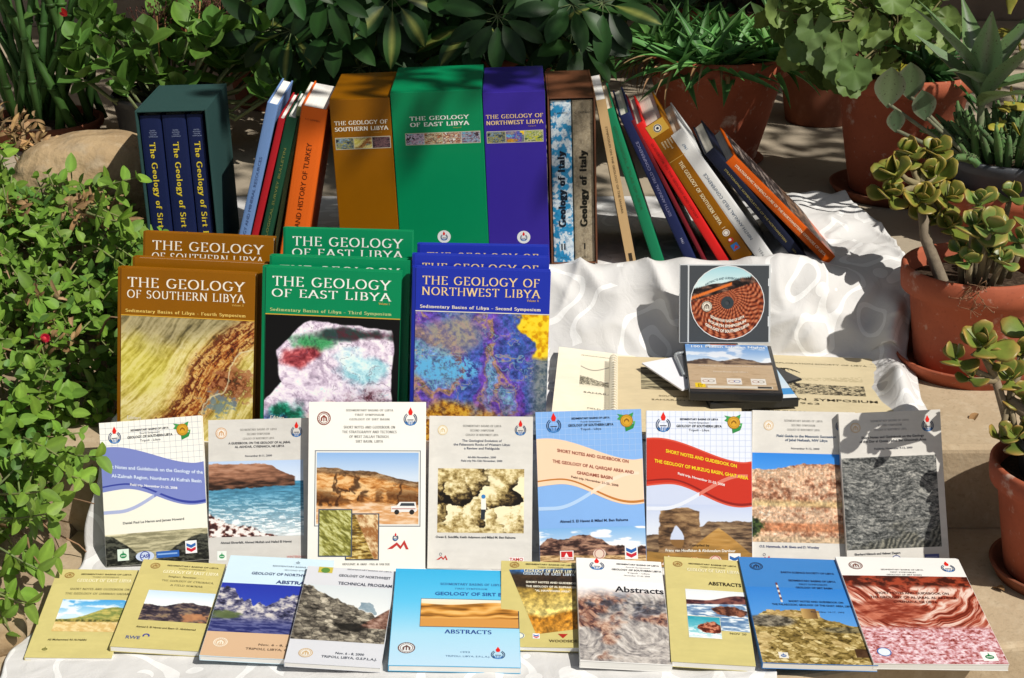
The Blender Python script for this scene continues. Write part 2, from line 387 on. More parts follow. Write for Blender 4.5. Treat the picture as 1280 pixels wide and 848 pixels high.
# ------------------------------------------------------------------ printed pictures (colour as a function of place on the page)
def c3(h, U): return np.broadcast_to(hx(h), U.shape + (3,))
def rock(U, V, fx, fy, seed, *st, o=6, g=.62, con=1.7):
    t = fq(U * fx, V * fy, o, seed, g); t = np.clip((t - .5) * con + .5, 0, 1); return ramp(t, *st)
def skyp(U, V, a, b, h=.5, cl=0, seed=3):
    c = ramp(np.clip(V / h, 0, 1), (0, a), (1, b))
    if cl: c = mx(c, c3('#fafafa', U), sm(.52, .75, fq(U * 5, V * 9, 5, seed)) * cl)
    return c
def p_satellite_brown(U, V):
    q = fq(U * 3, V * 3, 4, 5) - .5; al = .64 * U - .77 * V + .05 * q; ac = .77 * U + .64 * V + .05 * q + .03 * np.sin(al * 5); k = .5 * q
    s1 = fq(al * 3, ac * 34, 5, 11, .62); s2 = fq(al * 9, ac * 90, 4, 31, .6); iso = fq(U * 30, V * 34, 5, 9, .7); f = np.clip(.5 * s1 + .28 * s2 + .22 * iso, 0, 1)
    c = ramp(f, (.15, '#7c6a26'), (.35, '#b7a348'), (.5, '#dccb78'), (.65, '#efe4a8'), (.85, '#c7ae58'))
    yl = sm(.5, .9, 1.4 - np.hypot((U - .22) / .3, (V - .35) / .35) + q); c = mx(c, ramp(f, (.2, '#a2962a'), (.5, '#d6cc58'), (.8, '#ece48e')), yl * .7)
    tp = sm(.28, .0, V + .25 * q) ; c = mx(c, ramp(f, (.2, '#3e3a34'), (.5, '#8a7f62'), (.8, '#b8a880')), tp * .75)
    band = 1 - sm(.05, .21, np.abs(ac - .80 + .10 * q) ) ; band = band * sm(-.62, -.40, al) ; c = mx(c, ramp(np.clip(.55 * s2 + .5 * iso - .02, 0, 1), (.2, '#2e120c'), (.36, '#7c3016'), (.5, '#c27a34'), (.62, '#e6c476'), (.8, '#a85a24')), band * .95)
    for off, wd in ((.70, .014), (.755, .008), (.87, .010)): c = mx(c, c3('#57200f', U), (1 - sm(wd * .5, wd * 1.6, np.abs(ac - off + .07 * (iso - .5) + .08 * q))) * sm(-.6, -.4, al) * .8)
    dr = sm(.55, 1.0, 1.5 - np.hypot((U - .84) / .22, (V - .50) / .17) + 1.2 * (iso - .5)); c = mx(c, ramp(iso, (.25, '#260d08'), (.45, '#6c2a14'), (.65, '#a86a44')), dr * .85)
    bl = sm(.6, 1.0, 1.45 - np.hypot((U - .76) / .14, (V - .66) / .10) + 1.6 * (iso - .5)); c = mx(c, c3('#5d7c90', U), bl * .75)
    rv = np.abs(ac - .93 - .05 * np.sin(al * 14) + .05 * q + .02 * (iso - .5)); c = mx(c, c3('#e6dcb4', U), (1 - sm(.002, .012, rv)) * .8)
    dk = sm(.5, 1, 1.5 - np.hypot((U - .18) / .22, (V - .93) / .10) + 1.4 * (iso - .5)); return mx(c, ramp(iso, (.3, '#221c22'), (.5, '#5a4638'), (.7, '#c09a58')), dk * .9)
def p_satellite_green(U, V):
    c = c3('#050507', U).copy(); x, y = U, V; q = fq(x * 4, y * 4, 5, 3)
    top = .09 + .28 * sm(.34, .0, x) ** .8 * 1.0 + .05 * sm(.75, 1, x) - .05 + .06 * (q - .5)
    left = np.where(y < .52, .10 + .04 * (n1(y * 9, 3, 5) - .5), .10 - (y - .52) * .75) + .05 * (q - .5)
    m = sm(0, .015, y - top) * sm(0, .015, x - left) * sm(.0, .012, (.96 - .25 * np.clip(.12 - y, 0, 1)) - x + .04 * (q - .5))
    f = np.clip(.55 * fq(x * 7 + q, y * 7, 6, 9, .66) + .45 * fq(x * 34 + q * 4, y * 34, 5, 29, .72) + .02, 0, 1); g = f
    d = ramp(f, (.25, '#a99ab0'), (.45, '#d8c4dc'), (.55, '#ecdff0'), (.75, '#f4ecf4'), (.9, '#a8dcea'))
    def blob(cx, cy, rx, ry, lo=.0): return 1 - sm(.5, 1.15, np.hypot((x - cx) / rx, (y - cy) / ry) + .9 * (fq(x * 8, y * 8, 5, int(cx * 90)) - .5))
    d = mx(d, ramp(f, (.3, '#8fd7ea'), (.7, '#d6f2f8')), blob(.72, .42, .22, .2)); d = mx(d, ramp(f, (.3, '#1d6a3c'), (.6, '#4fae6e'), (.8, '#24352e')), blob(.36, .2, .22, .09))
    d = mx(d, ramp(f, (.3, '#7c2430'), (.6, '#c95d62'), (.8, '#e6b0b4')), blob(.25, .3, .14, .09)); d = mx(d, ramp(f, (.3, '#20140f'), (.5, '#5b2430'), (.62, '#b7a7b4'), (.8, '#2a161c')), blob(.8, .72, .22, .24))
    d = mx(d, ramp(f, (.3, '#5e2532'), (.7, '#263d3a')), blob(.72, .13, .3, .055)); d = mx(d, ramp(f, (.3, '#0d5e44'), (.55, '#2fb892'), (.75, '#7fe6d8')), blob(.2, .82, .2, .14))
    d = mx(d, ramp(f, (.35, '#17265e'), (.55, '#5a8ed8'), (.7, '#e8f2ff'), (.8, '#20204a')), blob(.06, .9, .17, .16)); d = mx(d, ramp(f, (.3, '#c98a7a'), (.7, '#f0cdb8')), blob(.45, .76, .12, .12))
    d = mx(d, ramp(f, (.3, '#8a4a62'), (.7, '#d9b9cf')), blob(.55, .95, .3, .1) * .8)
    vn = np.abs(rg(x * 7 + q * 2, y * 7, 5, 61) - .985); d = mx(d, c3('#4a3a52', U), (1 - sm(0, .018, vn)) * .5); d = d * (.80 + .4 * f[..., None]); return mx(c, d, m)
def p_satellite_blue(U, V):
    q = fq(U * 3, V * 3, 5, 7); r = fq(U * 3.4 + q * 1.5, V * 3.4 + q * 1.8, 5, 12); s = np.sin((r * 26 + q * 9)) * .5 + .5
    c = ramp(np.clip(r + .10 * s, 0, 1), (.25, '#3d5fb0'), (.38, '#5d55b4'), (.47, '#6a3fae'), (.54, '#8a6a8c'), (.6, '#b08a52'), (.68, '#7a6ea6'), (.8, '#6fa8c8'))
    fine = fq(U * 34, V * 38, 5, 15, .74); sw = np.sin(r * 70 + q * 16) * .5 + .5; c = mx(c, ramp(fine, (.2, '#2a2a86'), (.6, '#6a4cb8')), sw * .45); c = c * (.62 + .72 * fine[..., None])
    e = np.abs(rg(U * 4 + q * 2, V * 4.4, 4, 77) - .96); c = mx(c, ramp(fine, (.3, '#7fc4ea'), (.7, '#c9a25c')), (1 - sm(0, .02, e)) * .75)
    o = 1 - sm(.5, 1.1, np.hypot((U - .3) / .42, (V - .94) / .3) + .8 * (fq(U * 7, V * 7, 5, 18) - .5)); c = mx(c, ramp(fine, (.3, '#7e4a17'), (.5, '#c98c2a'), (.7, '#e2b23e')), o)
    gy = 1 - sm(.4, 1.1, np.hypot((U - .32) / .3, (V - .14) / .18) + .8 * (q - .5)); c = mx(c, ramp(fine, (.3, '#77748c'), (.7, '#b5a77a')), gy * .8)
    cy = 1 - sm(.4, 1, np.hypot((U - .3) / .34, (V - .42) / .09) + 1.2 * (q - .5)); c = mx(c, c3('#63b6e6', U), cy * sm(.42, .56, fine))
    gn = sm(.82, .95, U + .12 * (q - .5)) * sm(.2, .35, V); c = mx(c, ramp(fine, (.3, '#4e5f62'), (.7, '#8f9488')), gn * .85)
    yl = sm(0, .03, (U - .74) - (V - .02) * .55 + .12 * (fq(U * 9, V * 9, 4, 4) - .5)) * (1 - sm(.28, .33, V + .1 * (q - .5)))
    return mx(c, ramp(fq(U * 30, V * 30, 4, 6), (.3, '#d99a08'), (.5, '#f7cd17'), (.7, '#ffe030')), yl)
def p_hills(U, V):
    c = skyp(U, V, '#f6f1dc', '#e8e0b8', .5); h1 = .34 - .2 * np.exp(-((U - .55) / .3) ** 2) + .06 * fq(U * 8, U * 0, 4, 4); c = mx(c, rock(U, V, 8, 30, 2, (.2, '#8b8668'), (.8, '#c9c19c')), sm(0, .02, V - h1))
    h2 = .92 - .58 * sm(.46, 0, U) ** .8 - .50 * sm(.42, .95, U) ** .8 + .05 * fq(U * 14, U * 0, 4, 9); return mx(c, rock(U, V, 24, 30, 6, (.2, '#191a16'), (.8, '#55564a')), sm(0, .02, V - h2))
def p_coast(U, V):
    c = skyp(U, V, '#b9cfee', '#dbe6f4', .3); sea = ramp(np.clip((V - .3) / .7, 0, 1), (0, '#3f7fa0'), (.35, '#5a95b0'), (.7, '#9cbccb'), (1, '#e6eef0'))
    w = fq(U * 14, V * 60, 5, 5, .6); sea = sea * (.78 + .44 * w[..., None]); sea = mx(sea, c3('#f4f8f8', U), sm(.55, .62, w) * sm(.35, .9, V)); c = mx(c, sea, sm(0, .01, V - .27))
    cl = (V - (.02 + .17 * sm(.55, .95, U) + .03 * fq(U * 12, U * 0, 4, 2))); m = sm(0, .01, cl) * (1 - sm(.0, .015, V - (.36 - .05 * U + .02 * fq(U * 20, U * 0, 3, 8)))) * (1 - sm(.9, .92, U))
    c = mx(c, ramp(np.clip(.5 * fq(U * 9, V * 40, 5, 3) + .5 * (1 - (V - .05) / .3), 0, 1), (.15, '#2c1d16'), (.4, '#6e4a38'), (.6, '#9a6b52'), (.8, '#b98a70')), m)
    pe = sm(0, .03, V - (.68 + .45 * U + .1 * (fq(U * 10, V * 10, 4, 12) - .5))); k = fq(U * 26, V * 30, 4, 19); return mx(c, ramp(k, (.35, '#3c2222'), (.48, '#94594c'), (.56, '#d9c9c0'), (.7, '#f3efec')), pe)
def p_mesa(U, V):
    c = skyp(U, V, '#8fb6e6', '#d0deee', .35); q = fq(U * 6, V * 4, 5, 9); h = .20 + .04 * sm(.2, .3, U) + .15 * sm(.45, 1, U) + .02 * fq(U * 14, U * 0, 4, 2); r = fq(U * 10 + q, V * 34 + q * 3, 6, 8, .66); ck = rg(U * 5 + .6 * q, V * 2.2, 5, 21); f = np.clip(r * .75 + .15 + .25 * sm(.0, .4, V - h) * (1 - sm(.5, .7, V)), 0, 1)
    d = ramp(f, (.1, '#3a1e0c'), (.32, '#8c5422'), (.55, '#cf8c48'), (.8, '#eec48a')); d = mx(d, c3('#2c160a', U), sm(.90, .985, ck) * .75); cap = 1 - sm(.05, .12, V - h + .04 * (q - .5)); d = mx(d, ramp(r, (.2, '#4c3420'), (.8, '#a88a68')), cap * .85); sh = sm(.45, .62, V) * (1 - sm(.66, .74, V)) * sm(.4, .6, q); d = mx(d, c3('#46260f', U), sh * .7)
    c = mx(c, d, sm(0, .01, V - h)); return mx(c, ramp(fq(U * 16, V * 50, 4, 4), (.2, '#d69c64'), (.8, '#efd0ae')), sm(0, .04, V - (.70 + .02 * np.sin(U * 9) + .06 * (q - .5))))
def p_lichen(U, V): return rock(U + V * .6, V - U * .5, 5, 22, 3, (.1, '#6b6a2c'), (.5, '#9d9a4a'), (.9, '#cfcf90'))
def p_ledge(U, V):
    c = rock(U, V, 5, 24, 5, (.1, '#57421c'), (.5, '#a58438'), (.9, '#e2cd8a')); return mx(c, rock(U - V * .5, V, 9, 9, 8, (.1, '#a06a3a'), (.9, '#efd6a8')), sm(0, .04, U - .25 - V * .6))
def cell(x, y, seed):
    xi, yi = np.floor(x), np.floor(y); d1 = np.full(x.shape, 9.); d2 = np.full(x.shape, 9.); idn = np.zeros(x.shape)
    for i in (-1, 0, 1):
        for j in (-1, 0, 1):
            cx, cy = xi + i, yi + j; px = cx + vnoise(cx, cy, seed); py = cy + vnoise(cx, cy, seed + 9); d = np.hypot(x - px, y - py); n = vnoise(cx, cy, seed + 5)
            d2 = np.minimum(d2, np.maximum(d1, d)); idn = np.where(d < d1, n, idn); d1 = np.minimum(d1, d)
    return d1, d2, idn
def p_boulder(U, V):
    q = fq(U * 6, V * 6, 5, 3) - .5; r = fq(U * 20, V * 20, 6, 12, .7); X, Y = U * 3.0 + .55 * q + 60, V * 2.2 + .55 * q + 60; best = np.full(U.shape, 9.); bx = np.zeros(U.shape); by = np.zeros(U.shape); xi, yi = np.floor(X), np.floor(Y)
    for i in (-1, 0, 1):
        for j in (-1, 0, 1):
            cx, cy = xi + i, yi + j; px, py = cx + vnoise(cx, cy, 4), cy + vnoise(cx, cy, 13); d = np.hypot(X - px, Y - py); m = d < best; best = np.where(m, d, best); bx = np.where(m, X - px, bx); by = np.where(m, Y - py, by)
    li = np.clip(.62 - .75 * bx - .62 * by + .75 * (r - .5) + .5 * q - .35 * sm(.35, .75, best), 0, 1); c = ramp(li, (0, '#140d06'), (.2, '#3a2c17'), (.42, '#8e7848'), (.62, '#d3be84'), (.85, '#f6ebc4'))
    c = mx(c, ramp(r, (.1, '#7a6638'), (.35, '#b49c62'), (.7, '#efe0b0')), np.maximum(sm(.82, .95, V + .3 * q), 1 - sm(.08, .28, V + .5 * q))); return c
def p_ridge(U, V):
    c = skyp(U, V, '#7fb4e8', '#cfe2f4', .55, 1, 5); h = .52 - .33 * np.exp(-((U - .35) / .28) ** 2) - .1 * np.exp(-((U - .08) / .08) ** 2) + .12 * (fq(U * 12, U * 0, 5, 3) - .5)
    c = mx(c, rock(U, V, 12, 16, 5, (.15, '#35221f'), (.5, '#7d5a4c'), (.85, '#b99176')), sm(0, .015, V - h)); return mx(c, rock(U, V, 14, 30, 9, (.15, '#8a6a44'), (.5, '#cda876'), (.9, '#e6c896')), sm(0, .05, V - (.68 + .06 * U)))
def p_arch(U, V):
    c = skyp(U, V, '#c4d0ec', '#dfe6f2', .4); q = fq(U * 7, V * 7, 5, 5); h = np.where(U > .5, .33 - .10 * sm(.5, .62, U) + .05 * fq(U * 14, U * 0, 4, 2), .47 + .03 * fq(U * 14, U * 0, 4, 3)); st = fq(U * 8, V * 30, 6, 7, .6)
    c = mx(c, ramp(st, (.1, '#382a20'), (.5, '#7a6048'), (.9, '#b0946e')), sm(0, .01, V - h)); top = .05 + 1.1 * np.maximum(0, np.abs(U - .32) - .07) ** 1.35 + .05 * (q - .5); b = sm(0, .012, V - top) * sm(0, .012, .20 - np.abs(U - .31) + .05 * (q - .5)) * (V < .80)
    c = mx(c, ramp(fq(U * 9, V * 18, 6, 15, .62), (.05, '#2c1d12'), (.5, '#7f6042'), (.9, '#b8966a')), b); hole = np.hypot((U - .285 - .06 * (V - .4)) / (.035 + .045 * sm(.3, .6, V)), (V - .52) / .19) + .3 * (q - .5); c = mx(c, np.where((V < .56)[..., None], hx('#cfd9ee'), hx('#8a6438')), 1 - sm(.85, 1.0, hole))
    du = np.minimum(.74 + .03 * np.sin(U * 7), .36 + 1.5 * np.abs(U - .68) ** 1.1); return mx(c, ramp(fq(U * 8, V * 30, 4, 3) * .4 + .6 * V, (.2, '#d2a868'), (.5, '#b98a45'), (.9, '#8c6a35')), sm(0, .015, V - du))
def p_cliff(U, V):
    c = skyp(U, V, '#2f86e0', '#4a98ea', .2); h = .17 - .08 * sm(.1, .6, U) + .03 * fq(U * 16, U * 0, 4, 2); r = fq(U * 22, V * 22, 5, 8, .68); ly = fq(U * 1.5, V * 9, 3, 4)
    d = ramp(np.clip(ly * .45 + r * .55, 0, 1), (.25, '#8c5a40'), (.4, '#c79676'), (.52, '#e2c4a6'), (.62, '#cfa27e'), (.8, '#f2e2cc')); g = sm(.5, .56, V) * (1 - sm(.58, .62, V)); d = mx(d, c3('#c9b37c', U), g * .7)
    d = mx(d, c3('#b5673c', U), sm(.76, .8, V) * (1 - sm(.86, .9, V)) * .6); d = mx(d, c3('#cdb492', U), sm(.92, .95, V) * .8); d = d * (.72 + .5 * fq(U * 50, V * 40, 3, 6)[..., None])
    bsh = 1 - sm(.7, 1, np.hypot(U / .13, (V - .83) / .13) + .5 * (r - .5)); return mx(mx(c, d, sm(0, .01, V - h)), rock(U, V, 40, 40, 3, (.2, '#14200f'), (.8, '#46592c')), bsh)
def p_ripples(U, V):
    q = fq(U * 4, V * 4, 4, 5); r = fq(U * 16 + q, V * 52 + q * 6, 6, 8, .7); f = fq(U * 60, V * 70, 4, 28, .7); s = np.clip(.65 * r + .35 * f, 0, 1); c = ramp(s, (.15, '#161716'), (.38, '#4a4c4b'), (.55, '#747572'), (.75, '#a8a7a0'), (.92, '#d8d6cc'))
    k = np.sin((U * 1.2 + V * .5) * 80 + q * 18) * .5 + .5; m = sm(.66, .8, V) * sm(.25, .6, fq(U * 5, V * 5, 4, 44)); return mx(c, ramp(np.clip(k * .7 + .4 * f - .1, 0, 1), (.1, '#22231f'), (.6, '#6c6a5e'), (1, '#aaa692')), m * .8)
def p_yellowhill(U, V):
    c = skyp(U, V, '#3f9fe0', '#cfe8f6', .5, .8, 8); h = .62 - .42 * np.exp(-((U - .85) / .42) ** 2) + .03 * fq(U * 12, U * 0, 4, 2); c = mx(c, rock(U, V, 8, 24, 3, (.2, '#7f8a48'), (.8, '#c3b765')), sm(0, .02, V - h))
    c = mx(c, rock(U, V, 30, 20, 9, (.3, '#54562c'), (.7, '#a89a50')), sm(0, .05, V - .6)); return mx(c, ramp(fq(U * 20, V * 20, 4, 6), (.3, '#d8b673'), (.7, '#ecd49a')), sm(0, .04, V - .68))
def p_darkhill(U, V):
    c = skyp(U, V, '#c6ddf0', '#eef4f6', .4); h = .42 + .05 * np.sin(U * 7) + .06 * fq(U * 10, U * 0, 4, 3) - .05 * U; c = mx(c, rock(U, V, 10, 14, 5, (.2, '#2a2430'), (.6, '#5c4e52'), (.9, '#8d7860')), sm(0, .02, V - h)); k = (1 - sm(.5, 1, np.hypot((U - .8) / .25, (V - .85) / .18) + .8 * (fq(U * 12, V * 12, 4, 7) - .5)))
    return mx(c, c3('#c98a5c', U), k * .8)
def p_bluecrag(U, V):
    c = skyp(U, V, '#2333a4', '#2c46b8', .5); h = .34 - .25 * sm(.3, .0, np.abs(U - .72)) - .22 * sm(.3, 0, np.abs(U - .12)) + .3 * (fq(U * 9, U * 0, 5, 6) - .5); r = rg(U * 10 - V * 4, V * 8 + U * 3, 5, 6)
    c = mx(c, ramp(np.clip(fq(U * 16, V * 16, 5, 2, .68) * .7 + r * .3, 0, 1), (.3, '#1a1c34'), (.5, '#525274'), (.62, '#9b98a6'), (.8, '#d8d2cc')), sm(0, .02, V - h)); c = mx(c, ramp(fq(U * 14, V * 40, 4, 5), (.3, '#232a66'), (.7, '#5a5f92')), sm(.62, .85, V))
    b = 1 - sm(.6, 1, np.hypot((U - .12) / .22, (V - .66) / .14) + .6 * (r - .5)); return mx(c, c3('#55653a', U), b * .9)
def p_canyon(U, V):
    c = skyp(U, V, '#d2dade', '#eef0ee', .6); q = fq(U * 9, V * 9, 5, 8); h = .0 + .60 * U + .10 * (fq(U * 10, U * 0, 5, 2) - .5); r = fq(U * 10 + V * 5, V * 18 - U * 6, 6, 5, .66); d1, d2, i = cell(U * 12 + q + 60, V * 16 + q + 60, 6); dk = ramp(np.clip(r * .65 + .35 * i * sm(0, .2, d2 - d1), 0, 1), (.1, '#141210'), (.35, '#544e46'), (.6, '#98907f'), (.85, '#d2c8b4'))
    c = mx(c, dk, np.maximum(sm(0, .02, V - h), sm(0, .02, V - .64 - .05 * q))); b = (np.abs(U - .74) < .075 + .05 * sm(.3, .5, V) + .03 * (q - .5)) & (V > .26 + .05 * q + .5 * np.maximum(0, np.abs(U - .72) - .04)) & (V < .5); c = mx(c, ramp(r, (.2, '#7e94a2'), (.8, '#a6b6be')), b.astype(float) * (V < h))
    h2 = .80 - 1.15 * (U - .62); c = mx(c, ramp(r, (.15, '#2c1c15'), (.5, '#7c584a'), (.85, '#b49484')), sm(0, .02, V - h2) * (V < .74)); sh = (1 - sm(.6, 1, np.hypot((U - .62) / .22, (V - .74) / .09) + .5 * (q - .5))); return mx(c, c3('#100e0d', U), sh * .85)
def p_dunes(U, V):
    c = skyp(U, V, '#e6e4d6', '#f0e2c4', .14); q = fq(U * 2, V * 2, 3, 4); s = np.sin(V * 22 + U * 5 + q * 9) * .5 + .5; d = ramp(np.clip(s * .6 + .3 * fq(U * 6, V * 30, 4, 3) + .1, 0, 1), (.1, '#5f3c12'), (.35, '#b0752c'), (.6, '#d99a45'), (.9, '#ecbc70'))
    d = mx(d, c3('#d2954a', U), sm(.62, .75, V)); return mx(c, d, sm(0, .03, V - (.14 + .05 * np.sin(U * 6))))
def p_strata(U, V):
    q = fq(U * 3, V * 3, 4, 2); c = ramp(V + .08 * (q - .5), (0, '#2d5f9a'), (.08, '#3a2a1a'), (.28, '#30241a'), (.34, '#a98a3c'), (.7, '#dcc878'), (.76, '#b77a24'), (1, '#c58a34')); return c * (.6 + .8 * fq(U * 16, V * 24 + U * 6, 5, 5, .62)[..., None])
def p_redgrey(U, V):
    q = fq(U * 3, V * 4, 4, 8); r = fq(U * 16 + q * 3, V * 22 + q * 4, 6, 3, .68); ly = fq(U * 4 + q, V * 26 + 8 * q, 5, 13, .6); c = ramp(np.clip(r * .6 + ly * .4, 0, 1), (.1, '#46444a'), (.38, '#908b89'), (.62, '#c4bdb6'), (.9, '#eae6e0')); k = sm(.5, .75, q + .3 * (.4 - np.abs(V - .24) * 2)); c = mx(c, ramp(r, (.2, '#3a2026'), (.45, '#94604a'), (.75, '#d0aa90')), k * .85)
    d = (1 - sm(.35, .6, V)) * sm(.5, .75, fq(U * 6, V * 10, 5, 19)); c = mx(c, ramp(ly, (.2, '#22242e'), (.8, '#7a8090')), d * .8); a = np.abs(np.sin((np.hypot(U - .3, (V - .32) * 1.3)) * 50 + 5 * q)); c = c * (.80 + .25 * a * sm(.55, .2, V) + .2 * sm(.2, .55, V))[..., None]; return mx(c3('#f0f0f0', U), c, sm(.0, .2, V - .12 * q))
def p_bay(U, V):
    c = skyp(U, V, '#dfe6ea', '#f4f4f2', .2); h = .26 - .16 * sm(.3, .9, U); c = mx(c, rock(U, V, 8, 14, 4, (.2, '#3c1f28'), (.8, '#84524a')), sm(0, .02, V - h)); w = fq(U * 8, V * 30, 4, 5); c = mx(c, ramp(w, (.3, '#5b7fa8'), (.55, '#9fb8cf'), (.7, '#e6eef2')), sm(0, .02, V - .38 + .08 * U))
    b = np.hypot((U - .72) / .34, (V - .52) / .12) + .5 * (fq(U * 9, V * 9, 4, 8) - .5); return mx(c, rock(U, V, 12, 12, 2, (.2, '#3b1f1a'), (.8, '#9a6248')), 1 - sm(.8, 1, b))
def p_cove(U, V):
    w = fq(U * 8, V * 20, 4, 6); c = mx(ramp(np.clip(V + .2 * (w - .5), 0, 1), (0, '#2b9bb0'), (.6, '#7cc8d4'), (1, '#eef4f4')), c3('#f6fafa', U), sm(.55, .64, w) * sm(.3, .8, V)); b = np.hypot((U - .7) / .42, (V - .5) / .3) + .5 * (fq(U * 6, V * 6, 4, 8) - .5); return mx(c, rock(U, V, 10, 14, 9, (.2, '#4a1c14'), (.6, '#9c4a34'), (.9, '#cf8a6c')), 1 - sm(.8, 1, b))
def p_castle(U, V):
    c = skyp(U, V, '#2f7fd0', '#5d9de0', .5); q = fq(U * 8, V * 8, 5, 3); h = .40 - .10 * sm(.02, .2, U) + .20 * sm(.3, 1, U) + .05 * (fq(U * 12, U * 0, 5, 3) - .5); r = fq(U * 20, V * 36, 6, 5, .68); d1, d2, i = cell(U * 16 + q * 2 + 60, V * 26 + q * 2 + 60, 8); k = ramp(np.clip(r * .55 + .45 * i * sm(0, .25, d2 - d1) + .1 * (V - .5), 0, 1), (.08, '#2c220e'), (.3, '#76622f'), (.55, '#b29a5c'), (.85, '#e6d6a2'))
    c = mx(c, k, sm(0, .008, V - h)); wl = ((U > .14) & (U < .62) & (V > .31 + .018 * (np.sin(U * 70) > 0) + .03 * (U > .38) * (U < .46)) & (V < .40)); c = mx(c, ramp(r, (.2, '#9a7c46'), (.8, '#d8be86')), wl * 1.0)
    t = ((U > .46) & (U < .6) & (V > .285) & (V < .42)); c = mx(c, ramp((U - .46) / .14, (0, '#c4a264'), (1, '#6a4c2a')), t * 1.0); g = sm(.45, .8, 1.5 - np.hypot((U - .15) / .26, (V - .46) / .09)) ; c = mx(c, ramp(r, (.2, '#2c2a26'), (.5, '#6a655c'), (.8, '#a29a88')), g * .9); g2 = sm(.5, .9, 1.5 - np.hypot((U - .8) / .25, (V - .56) / .05)); c = mx(c, ramp(r, (.2, '#2c2a22'), (.7, '#8c8262')), g2 * .8)
    bx = (cell(U * 8 + 60, V * 13 + 60, 15)[2] > .7) & (V > .60) & (V < .9); c = mx(c, ramp(r, (.2, '#c0a468'), (.8, '#e0ca94')), bx * .75); return mx(c, c3('#3c2418', U), ((U > .84) & (V > .80) & (V < .91)) * .85)
def p_redbeds(U, V):
    q = fq(U * 2.5, V * 2.5, 4, 4); s = fq(U * 5 + q * 2, (V - .35 * np.sin(U * 3.2) * (V < .6)) * 26 + q * 6, 5, 9, .62); c = ramp(np.clip((s - .5) * 1.8 + .5, 0, 1), (.1, '#6c2416'), (.35, '#a84a34'), (.6, '#cf927e'), (.9, '#ead2c4'))
    tp = 1 - sm(.1, .16, V); c = mx(c, rock(U, V, 14, 20, 3, (.2, '#3f160e'), (.8, '#a3432a')), tp); m = (1 - sm(.6, 1, np.hypot((U - .25) / .3, (V - .42) / .16) + .5 * (q - .5))); c = mx(c, rock(U + V, V, 8, 30, 5, (.2, '#83301f'), (.8, '#c9765c')), m * .9)
    lo = sm(.56, .66, V + .08 * (q - .5)); k = fq(U * 40, V * 60, 5, 14, .68); return mx(c, ramp(k, (.12, '#7c2e2a'), (.32, '#b8706e'), (.52, '#d4a4ac'), (.75, '#ecd4da'), (.95, '#f6ecee')), lo)
def p_saharan(U, V):
    c = skyp(U, V, '#5c8fd0', '#c6daf0', .38, .7, 4); h = .36 + .05 * fq(U * 9, U * 0, 4, 3) - .07 * np.exp(-((U - .25) / .12) ** 2) - .06 * np.exp(-((U - .62) / .16) ** 2); c = mx(c, rock(U, V, 10, 20, 5, (.2, '#4a3d38'), (.8, '#94806a')), sm(0, .02, V - h)); return mx(c, ramp(fq(U * 9, V * 30, 4, 6) * .5 + .5 * V, (.2, '#b39c80'), (.6, '#c4ab8c'), (.9, '#a88f70')), sm(0, .02, V - .45))
def p_disc(U, V):
    x, y = U - .5, V - .5; q = fq(U * 4, V * 4, 4, 3); c = skyp(U, V, '#9fd0dc', '#d6ecec', .25); k = V + .24 * (U - .5); r = ramp(fq(U * 14 + V, V * 30, 5, 5), (.2, '#120c0a'), (.6, '#43302a'), (.9, '#8a6450')); c = mx(c, r, sm(0, .01, k - .19 - .04 * q))
    ang = np.arctan2(y + .05, x); rad = np.hypot(x, y + .05); a = np.sin(ang * 34 + 7 * q + 5 * np.sin(rad * 16)); b2 = np.sin(rad * 120 + q * 20 + ang * 4); w = np.clip(.65 * a + .35 * b2, -1, 1) * .5 + .5; d = ramp(w, (.1, '#3f120a'), (.5, '#97401f'), (.9, '#cc805a'))
    c = mx(c, d, sm(0, .01, V + .30 * (U - .5) - .335)); return mx(c, c3('#e0742c', U), (1 - sm(.014, .026, np.abs(V - .41 + .36 * (U - .1)))) * (U < .56))
def p_engrave(U, V):
    c = c3('#f0e8d0', U).copy(); h = .5 + .15 * np.sin(U * 4) + .1 * fq(U * 6, U * 0, 4, 3); r = fq(U * 50, V * 40, 5, 6, .75); m = sm(0, .04, V - h) * (1 - sm(.88, .95, V)); c = mx(c, ramp(r, (.25, '#4a473e'), (.55, '#a8a088'), (.75, '#e0d8c0')), m); return mx(c, c3('#6f6a5c', U), (1 - sm(0, .03, np.abs(V - .22 - .12 * np.sin(U * 7)))) * .8)
def p_engrave_dark(U, V):
    r = fq(U * 6, V * 30, 5, 6, .6); return ramp(np.clip((r - .5) * 1.8 + .5 - .2 * np.sin(V * 6), 0, 1), (.1, '#4c4636'), (.5, '#8f856a'), (.9, '#bfb491'))
def p_mosaic(cols, seed):
    def f(U, V):
        q = fq(U * 4, V * 4, 4, seed); r = fq(U * 7 + q * 2, V * 7 - q, 5, seed + 3, .65); return ramp(np.clip((r - .5) * 2 + .5, 0, 1), *[(i / (len(cols) - 1), c) for i, c in enumerate(cols)])
    return f
def p_graph(base, line, n=11, m=9, fade=0):
    def f(U, V): return c3(base, U).copy()
    return f
